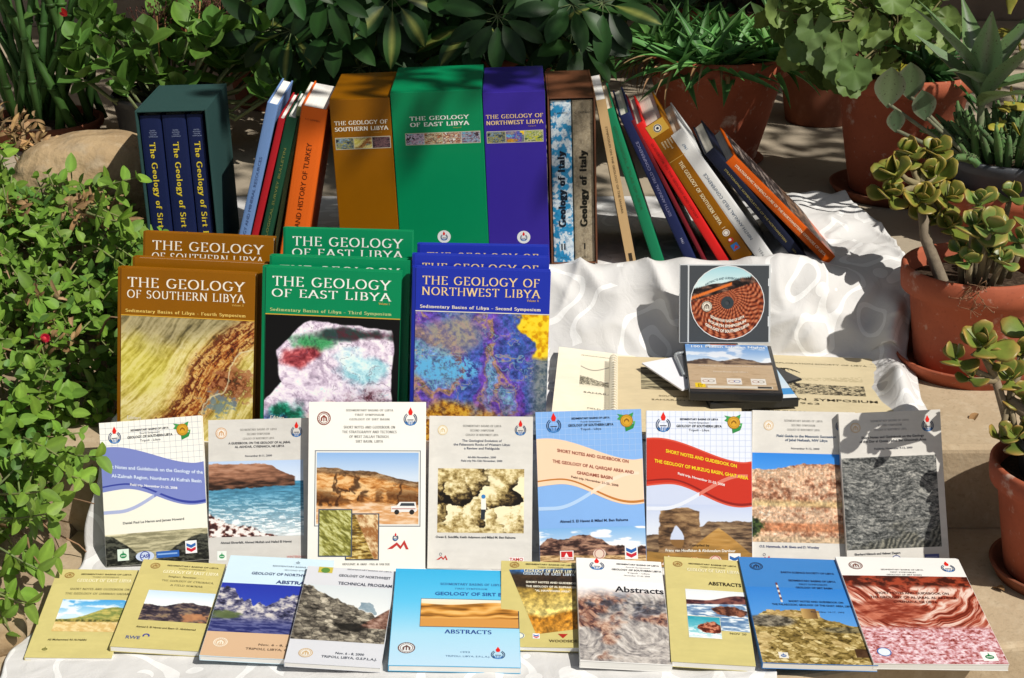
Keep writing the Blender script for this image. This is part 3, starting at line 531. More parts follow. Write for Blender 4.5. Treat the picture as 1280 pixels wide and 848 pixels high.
# ------------------------------------------------------------------ emblems
def flame_emblem(a, x, y, r, dark='#22385e'):
    a.sheet()
    for q, a0, a1 in ((1, 20, 160), (.78, 25, 155)):
        a.ring(x, y, r * q, r * .12, dark, 3, 120, 235); a.ring(x, y, r * q, r * .12, dark, 3, -55, 60)
    a.ring(x, y, r * .95, r * .16, '#3a7fc4', 3, 25, 155)
    for i in range(5): a.rect(x - r * .5 + i * r * .23, y + r * .35 - (.1 if i % 2 else 0) * r, r * .1, r * .45, '#2f6fb8', 3)
    a.rect(x - r * .45, y + r * .05, r * .9, r * .12, '#445', 3)
    a.poly([(x, y - r * 1.75), (x + r * .34, y - r * 1.05), (x + r * .2, y - r * .6), (x - r * .2, y - r * .6), (x - r * .34, y - r * 1.05)], '#e02418', 3)
    a.done('flame_emblem')
def seal_emblem(a, x, y, r, col='#8c3b28', bg=None):
    a.sheet()
    if bg: a.disc(x, y, r, bg, 2)
    a.ring(x, y, r, r * .12, col, 3); a.ring(x, y, r * .74, r * .07, col, 3)
    for i in range(18): t = i * .349; a.disc(x + r * .87 * math.cos(t), y + r * .87 * math.sin(t), r * .06, col, 3)
    a.poly([(x - r * .45, y + r * .4), (x - r * .45, y - r * .1), (x, y - r * .5), (x + r * .45, y - r * .1), (x + r * .45, y + r * .4), (x + r * .25, y + r * .4), (x + r * .25, y), (x, y - r * .25), (x - r * .25, y), (x - r * .25, y + r * .4)], col, 3)
    a.rect(x - r * .07, y - r * .3, r * .14, r * .75, col, 4); a.done('seal_emblem')
def medal_emblem(a, x, y, r):
    a.sheet()
    a.poly([(x - r * 1.5, y - r * 1.1), (x - r * .3, y - r * .9), (x - r * .6, y + r * .1), (x - r * 1.5, y - r * .3), (x - r * 1.1, y - r * .7)], '#3c9a4c', 2)
    a.poly([(x + r * .2, y - r * .9), (x + r * 1.1, y - r * 1.3), (x + r * .9, y - r * .5)], '#3c9a4c', 2)
    a.poly([(x - r * .3, y + r * .9), (x + r * 1.3, y + r * .4), (x + r * 1.0, y + r * 1.2), (x - r * .2, y + r * 1.7)], '#2f8a44', 2)
    a.poly([(x + r * .9, y + r * .1), (x + r * 1.35, y + r * .1), (x + r * 1.2, y + r * .8)], '#57b265', 2)
    a.disc(x, y, r, '#d9a530', 3); a.ring(x, y, r, r * .14, '#a87816', 4); a.ring(x, y, r * .72, r * .06, '#a87816', 4)
    a.poly([(x - r * .4, y + r * .3), (x - r * .4, y - r * .1), (x, y - r * .4), (x + r * .4, y - r * .1), (x + r * .4, y + r * .3), (x + r * .2, y), (x, y - r * .15), (x - r * .2, y)], '#8c5f12', 5); a.done('medal_emblem')
def chevron_emblem(a, x, y, r):
    a.sheet(); a.rect(x - r, y - r * 1.1, 2 * r, 2.2 * r, '#f4f4f4', 2)
    for yy, c in ((-.35, '#2c66b0'), (.35, '#c8283a')): a.poly([(x - r * .8, y + (yy - .35) * r), (x, y + yy * r), (x + r * .8, y + (yy - .35) * r), (x + r * .8, y + (yy + .15) * r), (x, y + (yy + .55) * r), (x - r * .8, y + (yy + .15) * r)], c, 3)
    a.done('chevron_emblem')
def drop_emblem(a, x, y, r, plate='#f2f4ee', fill='#1f7f4a'):
    a.sheet(); a.rect(x - r, y - r, 2 * r, 2 * r, plate, 2); a.disc(x, y + r * .15, r * .6, fill, 3, r * .45); a.poly([(x - r * .15, y - r * .1), (x, y - r * .8), (x + r * .18, y - r * .1)], fill, 4); a.rect(x - r * .4, y + r * .1, r * .8, r * .14, plate, 5); a.done('drop_emblem')
def zigzag_emblem(a, x, y, r):
    a.sheet(); a.poly([(x - r, y + r * .35), (x - r * .1, y - r * .3), (x + r * .25, y + r * .05), (x + r * .6, y - r * .5), (x + r, y + r * .35), (x + r * .75, y + r * .35), (x + r * .55, y - r * .1), (x + r * .25, y + r * .35), (x - r * .1, y - r * .02), (x - r * .5, y + r * .3)], '#c23a34', 3); a.ring(x - r * .25, y - r * .65, r * .25, r * .07, '#556', 3); a.done('zigzag_emblem')
def oval_emblem(a, x, y, rx, ry, txt, col='#2b4fa0', bg='#eef0f6', tri=None):
    a.sheet(); a.disc(x, y, rx, bg, 2, ry)
    a.ring(x, y, ry, ry * .16, col, 3)
    if txt: a.text(txt, x, y + ry * .3, ry * .62, col, bold=.03)
    a.done('oval_emblem')
# ------------------------------------------------------------------ books
def covmat(name, col, k=.86, rough=.4, coat=.1, var=.15):
    c = H(col, k); coat *= .15; return mat(name, c, rough, .2, noise=[(9, var, tuple(q * .72 for q in c), .45, .7)], coat=coat)
WEAR = None
def hardcover(name, M, w, h, t, cmat, pages=None, tb=.0028, parent_tag=None, edge=.003):
    """standing book seen from its front: spine at x=0, front cover on y=0, thickness t along y"""
    r = empty(name, M)
    mb = MB(); g = .0035
    mb.box(0.004, 0, 0, w, tb, h, bev=.0007); mb.box(0.004, t - tb, 0, w, t, h, bev=.0007)
    K = 8; vs = []
    for zz in (0, h):
        for i in range(K + 1):
            a = math.pi * i / K; bul = .0025
            vs.append((.0042 - .0042 * math.sin(a) ** .35 if i not in (0, K) else .0042, t / 2 - t / 2 * math.cos(a), zz))
        for i in range(K + 1):
            a = math.pi * i / K
            vs.append((.0062 - .0034 * math.sin(a) ** .35 if i not in (0, K) else .0062, t / 2 - (t / 2 - .002) * math.cos(a), zz))
    n = K + 1; fs = []
    for i in range(K):
        fs += [(i, 2 * n + i, 2 * n + i + 1, i + 1), (n + i, n + i + 1, 3 * n + i + 1, 3 * n + i), (i, i + 1, n + i + 1, n + i), (2 * n + i, 3 * n + i, 3 * n + i + 1, 2 * n + i + 1)]
    mb.add(vs, fs); cv = mb.build('cover', cmat, r)
    MB().box(.006, tb + .0002, edge, w - edge, t - tb - .0002, h - edge).build('page_block', pages or PAGES, r)
    return r
def curl(root, w, h, t, bow, corner, top=False):
    for o in list(root.children):
        bm = bmesh.new(); bm.from_mesh(o.data)
        for _ in range(4):
            es = [e for e in bm.edges if e.calc_length() > .016]
            if not es: break
            bmesh.ops.subdivide_edges(bm, edges=es, cuts=1, use_grid_fill=True)
        bmesh.ops.triangulate(bm, faces=[f for f in bm.faces if len(f.verts) > 4 and f.calc_area() > 1e-5])
        for v in bm.verts:
            x = min(max(v.co.x / w, 0), 1); z = min(max(v.co.z / h, 0), 1); z = z if top else 1 - z; k = min(1, max(0, 1 - v.co.y / t))
            v.co.y -= k * (bow * math.sin(math.pi * x) * (.6 + .4 * z) + corner * x ** 3 * z ** 4 + corner * .35 * (1 - x) ** 6 * z ** 6)
        bm.to_mesh(o.data); bm.free(); o.data.update()
def paperback(name, M, w, h, t, cmat, pages=None):
    r = empty(name, M); c = .0007
    mb = MB(); mb.box(0, 0, 0, w, c, h, bev=.0002); mb.box(0, t - c, 0, w, t, h, bev=.0002); mb.box(0, c, 0, .0009, t - c, h)
    mb.build('cover', cmat, r)
    MB().box(.0011, c + .0001, .0004, w - .0005, t - c - .0001, h - .0004).build('page_block', pages or PAGESW, r); return r
def front(r, w, h, m=None): return Art((0, 0, h), (1, 0, 0), (0, 0, -1), (0, -1, 0), r, m)
def spine(r, t, h, m=None, x=0.0): return Art((x, t, h), (0, -1, 0), (0, 0, -1), (-1, 0, 0), r, m)
def plane_pose(TL, TR, BL, BR, p0, n, zoff=0):
    """a rectangle standing on a tilted plane, measured from the picture"""
    A, B, C_, D = (on(*q, p0, n) for q in (TL, TR, BL, BR)); n = Vector(n).normalized()
    X = ((B - A).normalized() + (D - C_).normalized()).normalized(); Zl = (A - C_).normalized(); Zr = (B - D).normalized(); Z = (Zl + Zr * .4).normalized()
    Z = (Z + (Z - X * Z.dot(X)).normalized()).normalized(); X = Z.cross(n).normalized() if False else (X - Z * X.dot(Z)).normalized()
    Y = Z.cross(X).normalized()
    w = ((B - A).length + (D - C_).length) / 2; h = ((A - C_).length + (B - D).length) / 2
    M = Matrix((X, Y, Z)).transposed().to_4x4(); M.translation = C_
    return M, w, h
# ------------------------------------------------------------------ the setting
STONE = mat('limestone', (.46, .36, .24), .85, .2, noise=[(3, .5, (.30, .22, .13), .42, .68), (38, .55, (.55, .46, .33), .5, .72), (150, .5, (.24, .18, .11), .56, .72)], bump=[(14, .4, .006), (120, .5, .002)])
PAVE = mat('terrace paving', (.38, .32, .235), .85, .2, noise=[(2.2, .55, (.26, .22, .17), .42, .66), (45, .5, (.20, .17, .13), .55, .72)], bump=[(9, .2, .005), (120, .3, .0015)])
EARTH = mat('earth', (.12, .08, .05), .95, .1, noise=[(30, .7, (.05, .033, .02), .4, .65)], bump=[(60, .8, .01)])
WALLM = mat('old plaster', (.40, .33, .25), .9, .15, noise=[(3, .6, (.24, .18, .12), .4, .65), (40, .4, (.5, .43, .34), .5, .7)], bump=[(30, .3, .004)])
def struct(o): return tag(o, kind='structure')
mb = MB(); n = 24
mb.add([(x, y, -.125) for x, y in ((-60, -60), (60, -60), (60, 60), (-60, 60))], [(0, 1, 2, 3)]); struct(mb.build('ground', PAVE))
def slab(name, poly, z0, z1, m, bev=.006):
    bm = bmesh.new(); vs = [bm.verts.new((x, y, z0)) for x, y in poly]; f = bm.faces.new(vs); f.normal_update()
    if f.normal.z < 0: f.normal_flip()
    ex = bmesh.ops.extrude_face_region(bm, geom=[f]); tv = [g for g in ex['geom'] if isinstance(g, bmesh.types.BMVert)]
    bmesh.ops.translate(bm, vec=(0, 0, z1 - z0), verts=tv); bmesh.ops.recalc_face_normals(bm, faces=bm.faces[:])
    bmesh.ops.bevel(bm, geom=[e for e in bm.edges if all(abs(v.co.z - z1) < 1e-5 for v in e.verts)], offset=bev, segments=3, affect='EDGES', profile=.5)
    me = bpy.data.meshes.new(name); bm.to_mesh(me); bm.free(); me.materials.append(m); o = bpy.data.objects.new(name, me); COL.objects.link(o); return struct(o)
YE = lambda x: -.2 + .26 * x
slab('stone_step', [(-2.2, YE(-2.2)), (.62, YE(.62)), (2.2, YE(2.2) - .12), (2.2, .62), (-2.2, .62)], -.13, ZA, STONE, .009)
slab('stone_step', [(-2.2, YB), (2.2, YB + .03), (2.2, 1.1), (-2.2, 1.1)], ZA + .001, ZB, STONE, .010)
slab('terrace', [(-6, YC), (.6, YC), (6, YC + .06), (6, 9), (-6, 9)], ZB + .001, ZC, PAVE, .010)
# planted bank at the left
def bank_z(x, y):
    b = .04 + .42 * min(y, .72) + .012 * math.sin(9 * y) + .012 * math.sin(13 * x + 3 * y) - 1.2 * max(0, y - .98)
    return b - max(0, (x + .70)) * 1.6
mb = MB(); nx, ny = 30, 50
for j in range(ny + 1):
    for i in range(nx + 1):
        x = -1.5 + .93 * i / nx; y = -.5 + 1.55 * j / ny
        mb.v.append((x, y, max(bank_z(x, y) - .02 + .03 * (float(fb(x * 14, y * 14, 4, 3)) - .5), -.13))); mb.c.append((1, 1, 1))
mb.f = [(j * (nx + 1) + i, j * (nx + 1) + i + 1, (j + 1) * (nx + 1) + i + 1, (j + 1) * (nx + 1) + i) for j in range(ny) for i in range(nx)]
struct(mb.build('earth_bank', mat('bank soil', (.27, .20, .13), .95, .1, noise=[(14, .7, (.10, .07, .04), .4, .65), (60, .5, (.34, .27, .18), .5, .7)], bump=[(50, .8, .01)]), smooth=True))
# ------------------------------------------------------------------ the cloth
def cloth():
    kp = [(-.34, ZA), (.17, ZA), (.215, ZA + .004), (.25, ZB - .01), (.268, ZB), (.33, ZB), (.56, ZB), (.62, ZB + .004), (.665, ZB + .055), (.695, ZC - .012), (.715, ZC), (.78, ZC), (1.16, ZC)]
    P = np.array(kp); d = np.r_[0, np.cumsum(np.hypot(*np.diff(P, axis=0).T))]; ns, nu = 430, 330; S = np.linspace(0, d[-1], ns)
    Y = np.interp(S, d, P[:, 0]); Z = np.interp(S, d, P[:, 1])
    k = np.exp(-np.linspace(-2, 2, 13) ** 2); k /= k.sum(); pad = lambda a: np.convolve(np.pad(a, 6, mode='edge'), k, 'valid')
    Y, Z = pad(Y), pad(Z); dy, dz = np.gradient(Y), np.gradient(Z); L = np.hypot(dy, dz); NY, NZ = -dz / L, dy / L
    s_ = d  # landmarks
    xl = np.interp(S, [0, d[1], d[3], d[4], d[6], d[9], d[12]], [-.655, -.612, -.592, -.588, -.60, -.62, -.64]) + .006 * np.sin(S * 40)
    xr = np.interp(S, [0, .30, d[1] - .02, d[2], d[4], d[6], d[8], d[10], d[11] + .08, d[12] - .12, d[12]], [.30, .335, .56, .602, .618, .64, .655, .668, .655, .60, .46]) + .004 * np.sin(S * 33 + 1)
    u = np.linspace(0, 1, nu); Xg = xl[:, None] + (xr - xl)[:, None] * u[None]; Yg = np.repeat(Y[:, None], nu, 1); Zg = np.repeat(Z[:, None], nu, 1); Sg = np.repeat(S[:, None], nu, 1)
    flat = .0012 + .0022 * sm(.05, -.1, Yg) * 1
    rr = sm(d[6] + .02, d[8], Sg) * (1 - sm(d[10] - .01, d[10] + .03, Sg))            # the upper drape
    r1 = sm(d[1], d[2], Sg) * (1 - sm(d[4], d[5], Sg))
    w1 = fb(Xg * 4.2 + 1.2 * Sg, Sg * 3.2 - Xg * 1.4, 3, 12); w2 = rg(Xg * 5 + Sg * 4, Sg * 2.2 - Xg * 2.6, 3, 5); w3 = rg(Xg * 11 - Sg * 6, Sg * 5 + Xg * 4, 3, 9)
    D = flat * (fb(Xg * 14, Sg * 14, 3, 2)) * 2
    wq = fb(Xg * 5 + 3, Sg * 5, 3, 71) - .5; Aq = .83 * Xg + .55 * Sg + .12 * wq; Bq = -.55 * Xg + .83 * Sg + .10 * (w1 - .5); w4 = rg(Aq * 9, Bq * 2.6, 3, 23) ** 5; w5 = rg(Aq * 4.5 + 7, Bq * 12, 3, 41) ** 6; w6 = fb(Aq * 42, Bq * 60, 4, 17)
    D += rr * (.036 * (w1 - .32) + .022 * (w2 ** 2 - .30) + .018 * w4 + .009 * w5 + .0016 * (w6 - .5)) + r1 * .012 * fb(Xg * 9, Sg * 6, 3, 6)
    bsp = sm(d[4] + .02, d[5] + .03, Sg) * (1 - sm(d[6], d[7], Sg)); D += bsp * (.006 * w5 + .004 * w4) + sm(.02, -.06, Yg) * (.0022 * w4 + .0014 * w5)
    cr = sm(d[10], d[10] + .05, Sg) * sm(.40, .50, Xg) ; D += cr * (.040 * sm(.3, .8, w1) + .014 * w2 ** 2 + .014 * w4 + .006 * w5 + .0010 * w6) * (1 - sm(1.0, 1.12, Yg))
    er = (xr[:, None] - Xg); el = Xg - xl[:, None]
    eb = sm(d[5] - .01, d[5] + .05, Sg) * (1 - sm(d[8], d[9], Sg)); D += eb * .030 * np.exp(-((er - .035) / .022) ** 2) * (1 + .5 * np.sin(Sg * 30))
    eb2 = sm(d[5] - .01, d[5] + .05, Sg) * (1 - sm(d[6], d[8], Sg)); D += eb2 * .026 * np.exp(-((el - .03) / .022) ** 2) * (1 + .5 * np.sin(Sg * 34 + 1))
    D = np.maximum(D, 0) + .0035
    # lie flat under the things that stand on the cloth
    Yg = Yg + NY[:, None] * D; Zg = Zg + NZ[:, None] * D; Xg = Xg + rr * .012 * (fb(Xg * 7, Sg * 7, 3, 31) - .5)
    ye = -.2 + .26 * Xg; Zg = Zg - np.maximum(0, ye + .004 - Yg) * 2.2
    mb = MB(); mb.v = np.stack([Xg, Yg, Zg], -1).reshape(-1, 3).tolist(); mb.c = [(1, 1, 1)] * (ns * nu)
    i = np.arange(ns - 1)[:, None] * nu + np.arange(nu - 1)[None]; mb.f = np.stack([i, i + 1, i + nu + 1, i + nu], -1).reshape(-1, 4).tolist()
    m = mat('damask', (.78, .77, .75), .7, .2); t = m.node_tree; N = t.nodes; Lk = t.links; b = N['Principled BSDF']
    tc = N.new('ShaderNodeTexCoord'); n0 = N.new('ShaderNodeTexNoise'); n0.inputs['Scale'].default_value = 9; n0.inputs['Detail'].default_value = 1.0
    Lk.new(tc.outputs['Object'], n0.inputs['Vector'])
    def mth(op, a, bb=None, v=None):
        q = N.new('ShaderNodeMath'); q.operation = op; Lk.new(a, q.inputs[0])
        if bb is not None: Lk.new(bb, q.inputs[1])
        if v is not None: q.inputs[1].default_value = v
        return q.outputs[0]
    a = mth('MULTIPLY', n0.outputs['Fac'], v=34); a = mth('SINE', a); a = mth('GREATER_THAN', a, v=.72)
    vo = N.new('ShaderNodeTexVoronoi'); vo.inputs['Scale'].default_value = 13; Lk.new(tc.outputs['Object'], vo.inputs['Vector']); v2 = mth('LESS_THAN', vo.outputs['Distance'], v=.17)
    n2 = N.new('ShaderNodeTexNoise'); n2.inputs['Scale'].default_value = 6; Lk.new(tc.outputs['Object'], n2.inputs['Vector']); g = mth('GREATER_THAN', n2.outputs['Fac'], v=.46)
    a = mth('MULTIPLY', mth('MAXIMUM', a, v2), g)
    mi = N.new('ShaderNodeMix'); mi.data_type = 'RGBA'; mi.inputs[6].default_value = (.585, .578, .567, 1); mi.inputs[7].default_value = (.73, .73, .72, 1); Lk.new(a, mi.inputs[0]); Lk.new(mi.outputs[2], b.inputs['Base Color'])
    mr = N.new('ShaderNodeMapRange'); mr.inputs[3].default_value = .75; mr.inputs[4].default_value = .5; Lk.new(a, mr.inputs[0]); Lk.new(mr.outputs[0], b.inputs['Roughness'])
    nb = N.new('ShaderNodeTexNoise'); nb.inputs['Scale'].default_value = 700; nb.inputs['Detail'].default_value = 2; Lk.new(tc.outputs['Object'], nb.inputs['Vector']); nb2 = N.new('ShaderNodeTexNoise'); nb2.inputs['Scale'].default_value = 30; nb2.inputs['Detail'].default_value = 3; nb2.inputs['Distortion'].default_value = 1.5; Lk.new(tc.outputs['Object'], nb2.inputs['Vector'])
    bp = N.new('ShaderNodeBump'); bp.inputs['Strength'].default_value = .35; bp.inputs['Distance'].default_value = .0006; Lk.new(nb.outputs['Fac'], bp.inputs['Height']); bp2 = N.new('ShaderNodeBump'); bp2.inputs['Strength'].default_value = .35; bp2.inputs['Distance'].default_value = .004; Lk.new(nb2.outputs['Fac'], bp2.inputs['Height']); Lk.new(bp.outputs[0], bp2.inputs['Normal']); Lk.new(bp2.outputs[0], b.inputs['Normal'])
    o = mb.build('tablecloth', m, smooth=True); so_ = o.modifiers.new('thickness', 'SOLIDIFY'); so_.thickness = .0006
    tag(o, 'white damask cloth spread over the steps beneath all the books', 'tablecloth')
cloth()
ZCB, ZBB, ZAB = ZC + .006, ZB + .006, ZA + .006
# ------------------------------------------------------------------ slipcases standing at the back
YS = .735
def box_pose(tl, zt, roll, y=YS):
    p = ony(*tl, y); p.z = ZCB
    return p
def slipcase(name, u0, u1, vt, depth, cmat, roll, label, open_front=False, pageless=True):
    A = ony(u0, vt, YS); B = ony(u1, vt, YS); h = A.z - ZCB; wd = (B - A).length
    base = Vector((A.x + math.sin(R(-roll)) * -h * -1 * -1, YS, ZCB)); base.x = A.x + h * math.sin(R(roll))
    M = T3(base.x, YS, ZCB) @ Ry(-roll)
    r = empty(name, M, label=label, cat='slipcase'); t = .003; mb = MB(); bv = .0008
    if not open_front: mb.box(0, 0, 0, wd, depth, h, bev=.0012)
    else:
        mb.box(0, 0, 0, t, depth, h, bev=bv); mb.box(wd - t, 0, 0, wd, depth, h, bev=bv); mb.box(t + .0002, .0006, h - t, wd - t - .0002, depth, h - .0006, bev=bv)
        mb.box(t + .0002, .0006, 0.0006, wd - t - .0002, depth, t, bev=bv); mb.box(t + .0002, depth - t, t, wd - t - .0002, depth - .0006, h - t - .0002)
    mb.build('case', cmat, r); return r, M, wd, h
TEAL = mat('teal bookcloth', (.018, .056, .052), .75, .25, noise=[(200, .35, (.032, .075, .07), .5, .7), (6, .4, (.012, .036, .033), .45, .7)])
NAVY = covmat('navy bookcloth', '#16224e', .8, .6, 0)
r, M, wd, h = slipcase('book_slipcase', 168, 258, 139, .198, TEAL, 1.6, 'dark teal cloth slipcase holding three navy volumes at the left end', True)
x = .0034
for i, tw in enumerate((.036, .040, .0275)):
    hb = h - .013; Mb = M @ T3(x + tw, .007, .0033) @ Rz(90)
    b = hardcover('navy_book', Mb, .18, hb, tw - .0006, NAVY); s = spine(b, tw, hb)
    tag(b, ('leftmost', 'middle', 'rightmost and narrowest')[i] + ' of the three navy volumes inside the teal slipcase', 'book', 'navy volumes in the teal slipcase')
    c = tw * 500; s.sheet().text('The Geology of Sirt Basin', c - 4.2 + (1 if i == 2 else 0), 45, 8.6, '#e6cf3a', w=190, al='l', face='serif', rot=90, thick=.17, thin=.07).done('spine_lettering')
    s.sheet()
    for k, q in enumerate(('EDITED', 'AUTHORS', 'VOLUME', 'SYMPOSIUM')): s.text(q, c + (2 if i else 3), 26 + k * 3.4, 1.9, '#9aa6c8')
    s.done('small_lettering'); x += tw + .0004
BROWN = covmat('brown glossy board', '#945c00', .78, .4, .25, .35); GREEN = covmat('green glossy board', '#008c58', .8, .4, .25, .2); BLUE = covmat('blue glossy board', '#3a2a9c', .8, .4, .25, .2); BLUEF = covmat('bright blue glossy board', '#2134ae', .85, .4, .25, .2)
LEATH = mat('brown leather board', H('#6e4228'), .55, .4, noise=[(12, .5, H('#3a2014'), .45, .7), (120, .3, H('#8a5a3c'), .5, .7)], bump=[(150, .3, .0008)])
def case_print(r, M, wd, h, l1, l2, col, px, py, sub, tiles, sx, strip_w, strip_x):
    a = front(r, wd, h); W = wd * 1000
    a.sheet().text(l1, px, py, 6.2, col, w=sx, face='serif', thick=.17, thin=.07).text(l2, px, py + 10.2, 6.2, col, w=sx, face='serif', thick=.2, thin=.08).text(sub, px + sx * .3, py + 15, 1.8, '#c9a24a').done('title_lettering')
    n = len(tiles); a.sheet().rect(strip_x, py + 21, strip_w, 20, '#c9c3ae').done('picture_strip')
    tw = (strip_w - 2 - (n - 1)) / n
    for i, t in enumerate(tiles): a.picture(strip_x + 1 + i * (tw + 1), py + 22, tw, 18, t, res=2.0, lay=2.5)
t1 = p_mosaic(['#1a2233', '#54708a', '#c9b84a', '#2a3c50', '#8aa0b0'], 3); t2 = p_satellite_brown; t3 = p_mosaic(['#2a1c24', '#4e3a44', '#7c5a5a', '#3a2a34'], 6)
g1 = p_mosaic(['#101012', '#c9b0cc', '#e6dcea', '#a05a70', '#7cc4d0'], 9); g2 = p_mosaic(['#5a2418', '#c9a06a', '#e6dcc0', '#3c4a3c', '#b06a4a'], 12); g3 = p_mosaic(['#f0ece6', '#2a2018', '#c96a3c', '#8a8a8c', '#e6c8a0'], 15); g4 = p_mosaic(['#5a3a4a', '#a06a7a', '#4ab0d0', '#c9a0a8', '#3a3038'], 18)
r, M, wd, h = slipcase('book_slipcase', 411, 487, 125, .205, BROWN, 2.4, 'closed brown slipcase titled Southern Libya left of the green case')
case_print(r, M, wd, h, 'THE GEOLOGY OF', 'SOUTHERN LIBYA', '#f2ead8', wd * 500, 42, 'Volumes I-III', [t1, t2, t3], 86, 90, 5)
r, M, wd, h = slipcase('book_slipcase', 487.5, 602, 116, .2, GREEN, 2.3, 'wide closed green slipcase titled East Libya in the back row')
case_print(r, M, wd, h, 'THE GEOLOGY', 'OF EAST LIBYA', '#eef4ec', wd * 500 + 3, 47, 'Volumes I-IV', [g1, g2, g3, g4], 95, 122, 20); flame_emblem(front(r, wd, h).sheet() and front(r, wd, h), wd * 500, h * 1000 - 46, 6)
a = front(r, wd, h); a.sheet().disc(wd * 500, h * 1000 - 47, 11, '#e6e8ea', 1).done('emblem_plate')
r, M, wd, h = slipcase('book_slipcase', 603, 681, 116, .2, BLUE, 2.1, 'closed violet blue slipcase titled Northwest Libya right of the green case')
case_print(r, M, wd, h, 'THE GEOLOGY OF', 'NORTHWEST LIBYA', '#e8c89a', wd * 500, 43, 'Volumes I-II', [t1, p_satellite_blue, p_mosaic(['#c9c43a', '#6a8a3c', '#e6dcb0', '#3a5a30'], 22)], 92, 92, 4); flame_emblem(front(r, wd, h), wd * 500 + 8, h * 1000 - 46, 6)
a = front(r, wd, h); a.sheet().disc(wd * 500 + 8, h * 1000 - 47, 11, '#e6e8ea', 1).done('emblem_plate')
r, M, wd, h = slipcase('book_slipcase', 684, 744, 122, .21, LEATH, 1.9, 'brown leather slipcase holding a blue and a grey volume on Italy', True)
ITB = mat('marbled blue spine', H('#d8e6ee'), .5, .4, noise=[(60, 1, H('#1f8fc4'), .47, .53), (130, .5, H('#0f6aa0'), .5, .6)]); ITG = mat('grey sand spine', H('#a89a80'), .6, .3, noise=[(90, .7, H('#6e6250'), .45, .65), (300, .5, H('#c9bda4'), .5, .65)])
x = .0034
for i, (cm, num) in enumerate(((ITB, 'II'), (ITG, 'I'))):
    tw = (wd - .0074) / 2; hb = h - .010; b = hardcover('thick_book', M @ T3(x + tw, .004, .0033) @ Rz(90), .195, hb, tw - .0004, cm); s = spine(b, tw, hb)
    tag(b, ('blue and white marbled', 'sandy grey')[i] + ' volume on Italy inside the brown leather slipcase', 'book'); c = tw * 500
    s.sheet().text('Geology of Italy', c + 4.5, hb * 1000 - 62, 10.5, '#16160f' if i else '#102030', w=128, al='l', face='serif', rot=-90, thick=.27, thin=.12).text(num, c, hb * 1000 - 22, 10, '#14140f', face='serif', thick=.2).done('spine_lettering')
    s.sheet().text('C. ARDITO' if i == 0 else 'C. CASTANY', c, 22, 3.2, '#33322a').text('E.S.S.L', c, hb * 1000 - 7, 2.6, '#33322a').done('small_lettering'); x += tw + .0006
# ------------------------------------------------------------------ loose books standing at the back, seen from the spine
def spine_book(name, tl, tr, bl, label, cmat, hmax=None, w=.19, lean=0, soft=False, pages=None, y=YS):
    """leaning about its lower corner; tl, tr, bl: spine corners in the picture"""
    A, B, C_ = ony(*tl, y), ony(*tr, y), ony(*bl, y); up = (A - C_).normalized(); k = (C_.z - ZCB) / max(up.z, .1); C_ = C_ - up * k
    h = (A - C_).length; ang = math.degrees(math.atan2(up.x, up.z)); t = abs((B - A).dot(Vector((up.z, 0, -up.x))))
    t = max(t, .006)
    if ang < 0: M = T3(C_.x, y, ZCB) @ Ry(ang) @ T3(t, 0, 0) @ Rz(90)
    else: M = T3(C_.x + t / math.cos(R(ang)) , y, ZCB) @ Ry(ang) @ Rz(90)
    b = (paperback if soft else hardcover)(name, M, w, h, t, cmat, pages); tag(b, label, 'book'); return b, t, h
LB = covmat('light blue bookcloth', '#6f90c4', .9, .7, 0); RD = covmat('red bookcloth', '#b41c26', .9, .6, 0); DG = covmat('dark green bookcloth', '#1c4a34', .9, .6, 0); OR = covmat('orange bookcloth', '#e4661a', .95, .6, 0, .12); OL = covmat('olive paper cover', '#8c9668', .9, .7, 0)
b, t, h = spine_book('hardback_book', (333, 132), (347, 137), (299.5, 288), 'light blue hardback leaning right, leftmost of the loose upright books', LB, pages=PAGESW)
spine(b, t, h).sheet().text('GEOLOGY AND MINERAL RESOURCES', t * 500 + 2, h * 1000 - 20, 4.5, '#4a5f8c', w=170, al='l', rot=-90).done('spine_lettering')
b, t, h = spine_book('hardback_book', (347.5, 149.5), (356, 152), (315.5, 288), 'thin red hardback between the light blue and dark green books', RD, pages=PAGESW)
b, t, h = spine_book('hardback_book', (357, 149), (371, 152), (327, 288), 'dark green hardback leaning right beside the orange book', DG, pages=PAGESW)
spine(b, t, h).sheet().text('GEOLOGICAL SURVEY BULLETIN', t * 500 + 2, h * 1000 - 25, 4, '#8a8a4a', w=180, al='l', rot=-90).done('spine_lettering')
b, t, h = spine_book('paperback_book', (371.5, 134), (377, 135), (345, 288), 'thin olive covered book squeezed behind the orange book', OL, soft=True, y=YS + .02)
b, t, h = spine_book('hardback_book', (376, 138), (409, 141), (352.5, 296), 'thick orange hardback on the history of Turkey, standing upright', OR, pages=PAGESW)
spine(b, t, h).sheet().text('GEOLOGY AND HISTORY OF TURKEY', t * 500 + 5, h * 1000 - 4, 8.2, '#5a2410', w=205, al='l', rot=-90).text('A. S. CAMPBELL', t * 500, 22, 2.6, '#8a3a14').done('spine_lettering')
TN = covmat('tan paper cover', '#c9a878', .9, .75, 0); GB = covmat('green bookcloth', '#157a52', .9, .5, .05); NV = covmat('navy blue bookcloth', '#1c2550', .85, .55, 0); RB = covmat('bright red bookcloth', '#d01e1c', .92, .5, .05); WB = covmat('white bookcloth', '#d8d8d6', .92, .5, .05); DN = covmat('dark navy bookcloth', '#141a30', .85, .5, .05); OJ = covmat('orange glossy jacket', '#c8560e', .92, .35, .2); DR = covmat('dark red bookcloth', '#6e1420', .85, .55, 0)
b, t, h = spine_book('paperback_book', (745, 126), (757, 124), (785.5, 339), 'tan paper covered book beside the leather slipcase, slightly leaning', TN, soft=True)
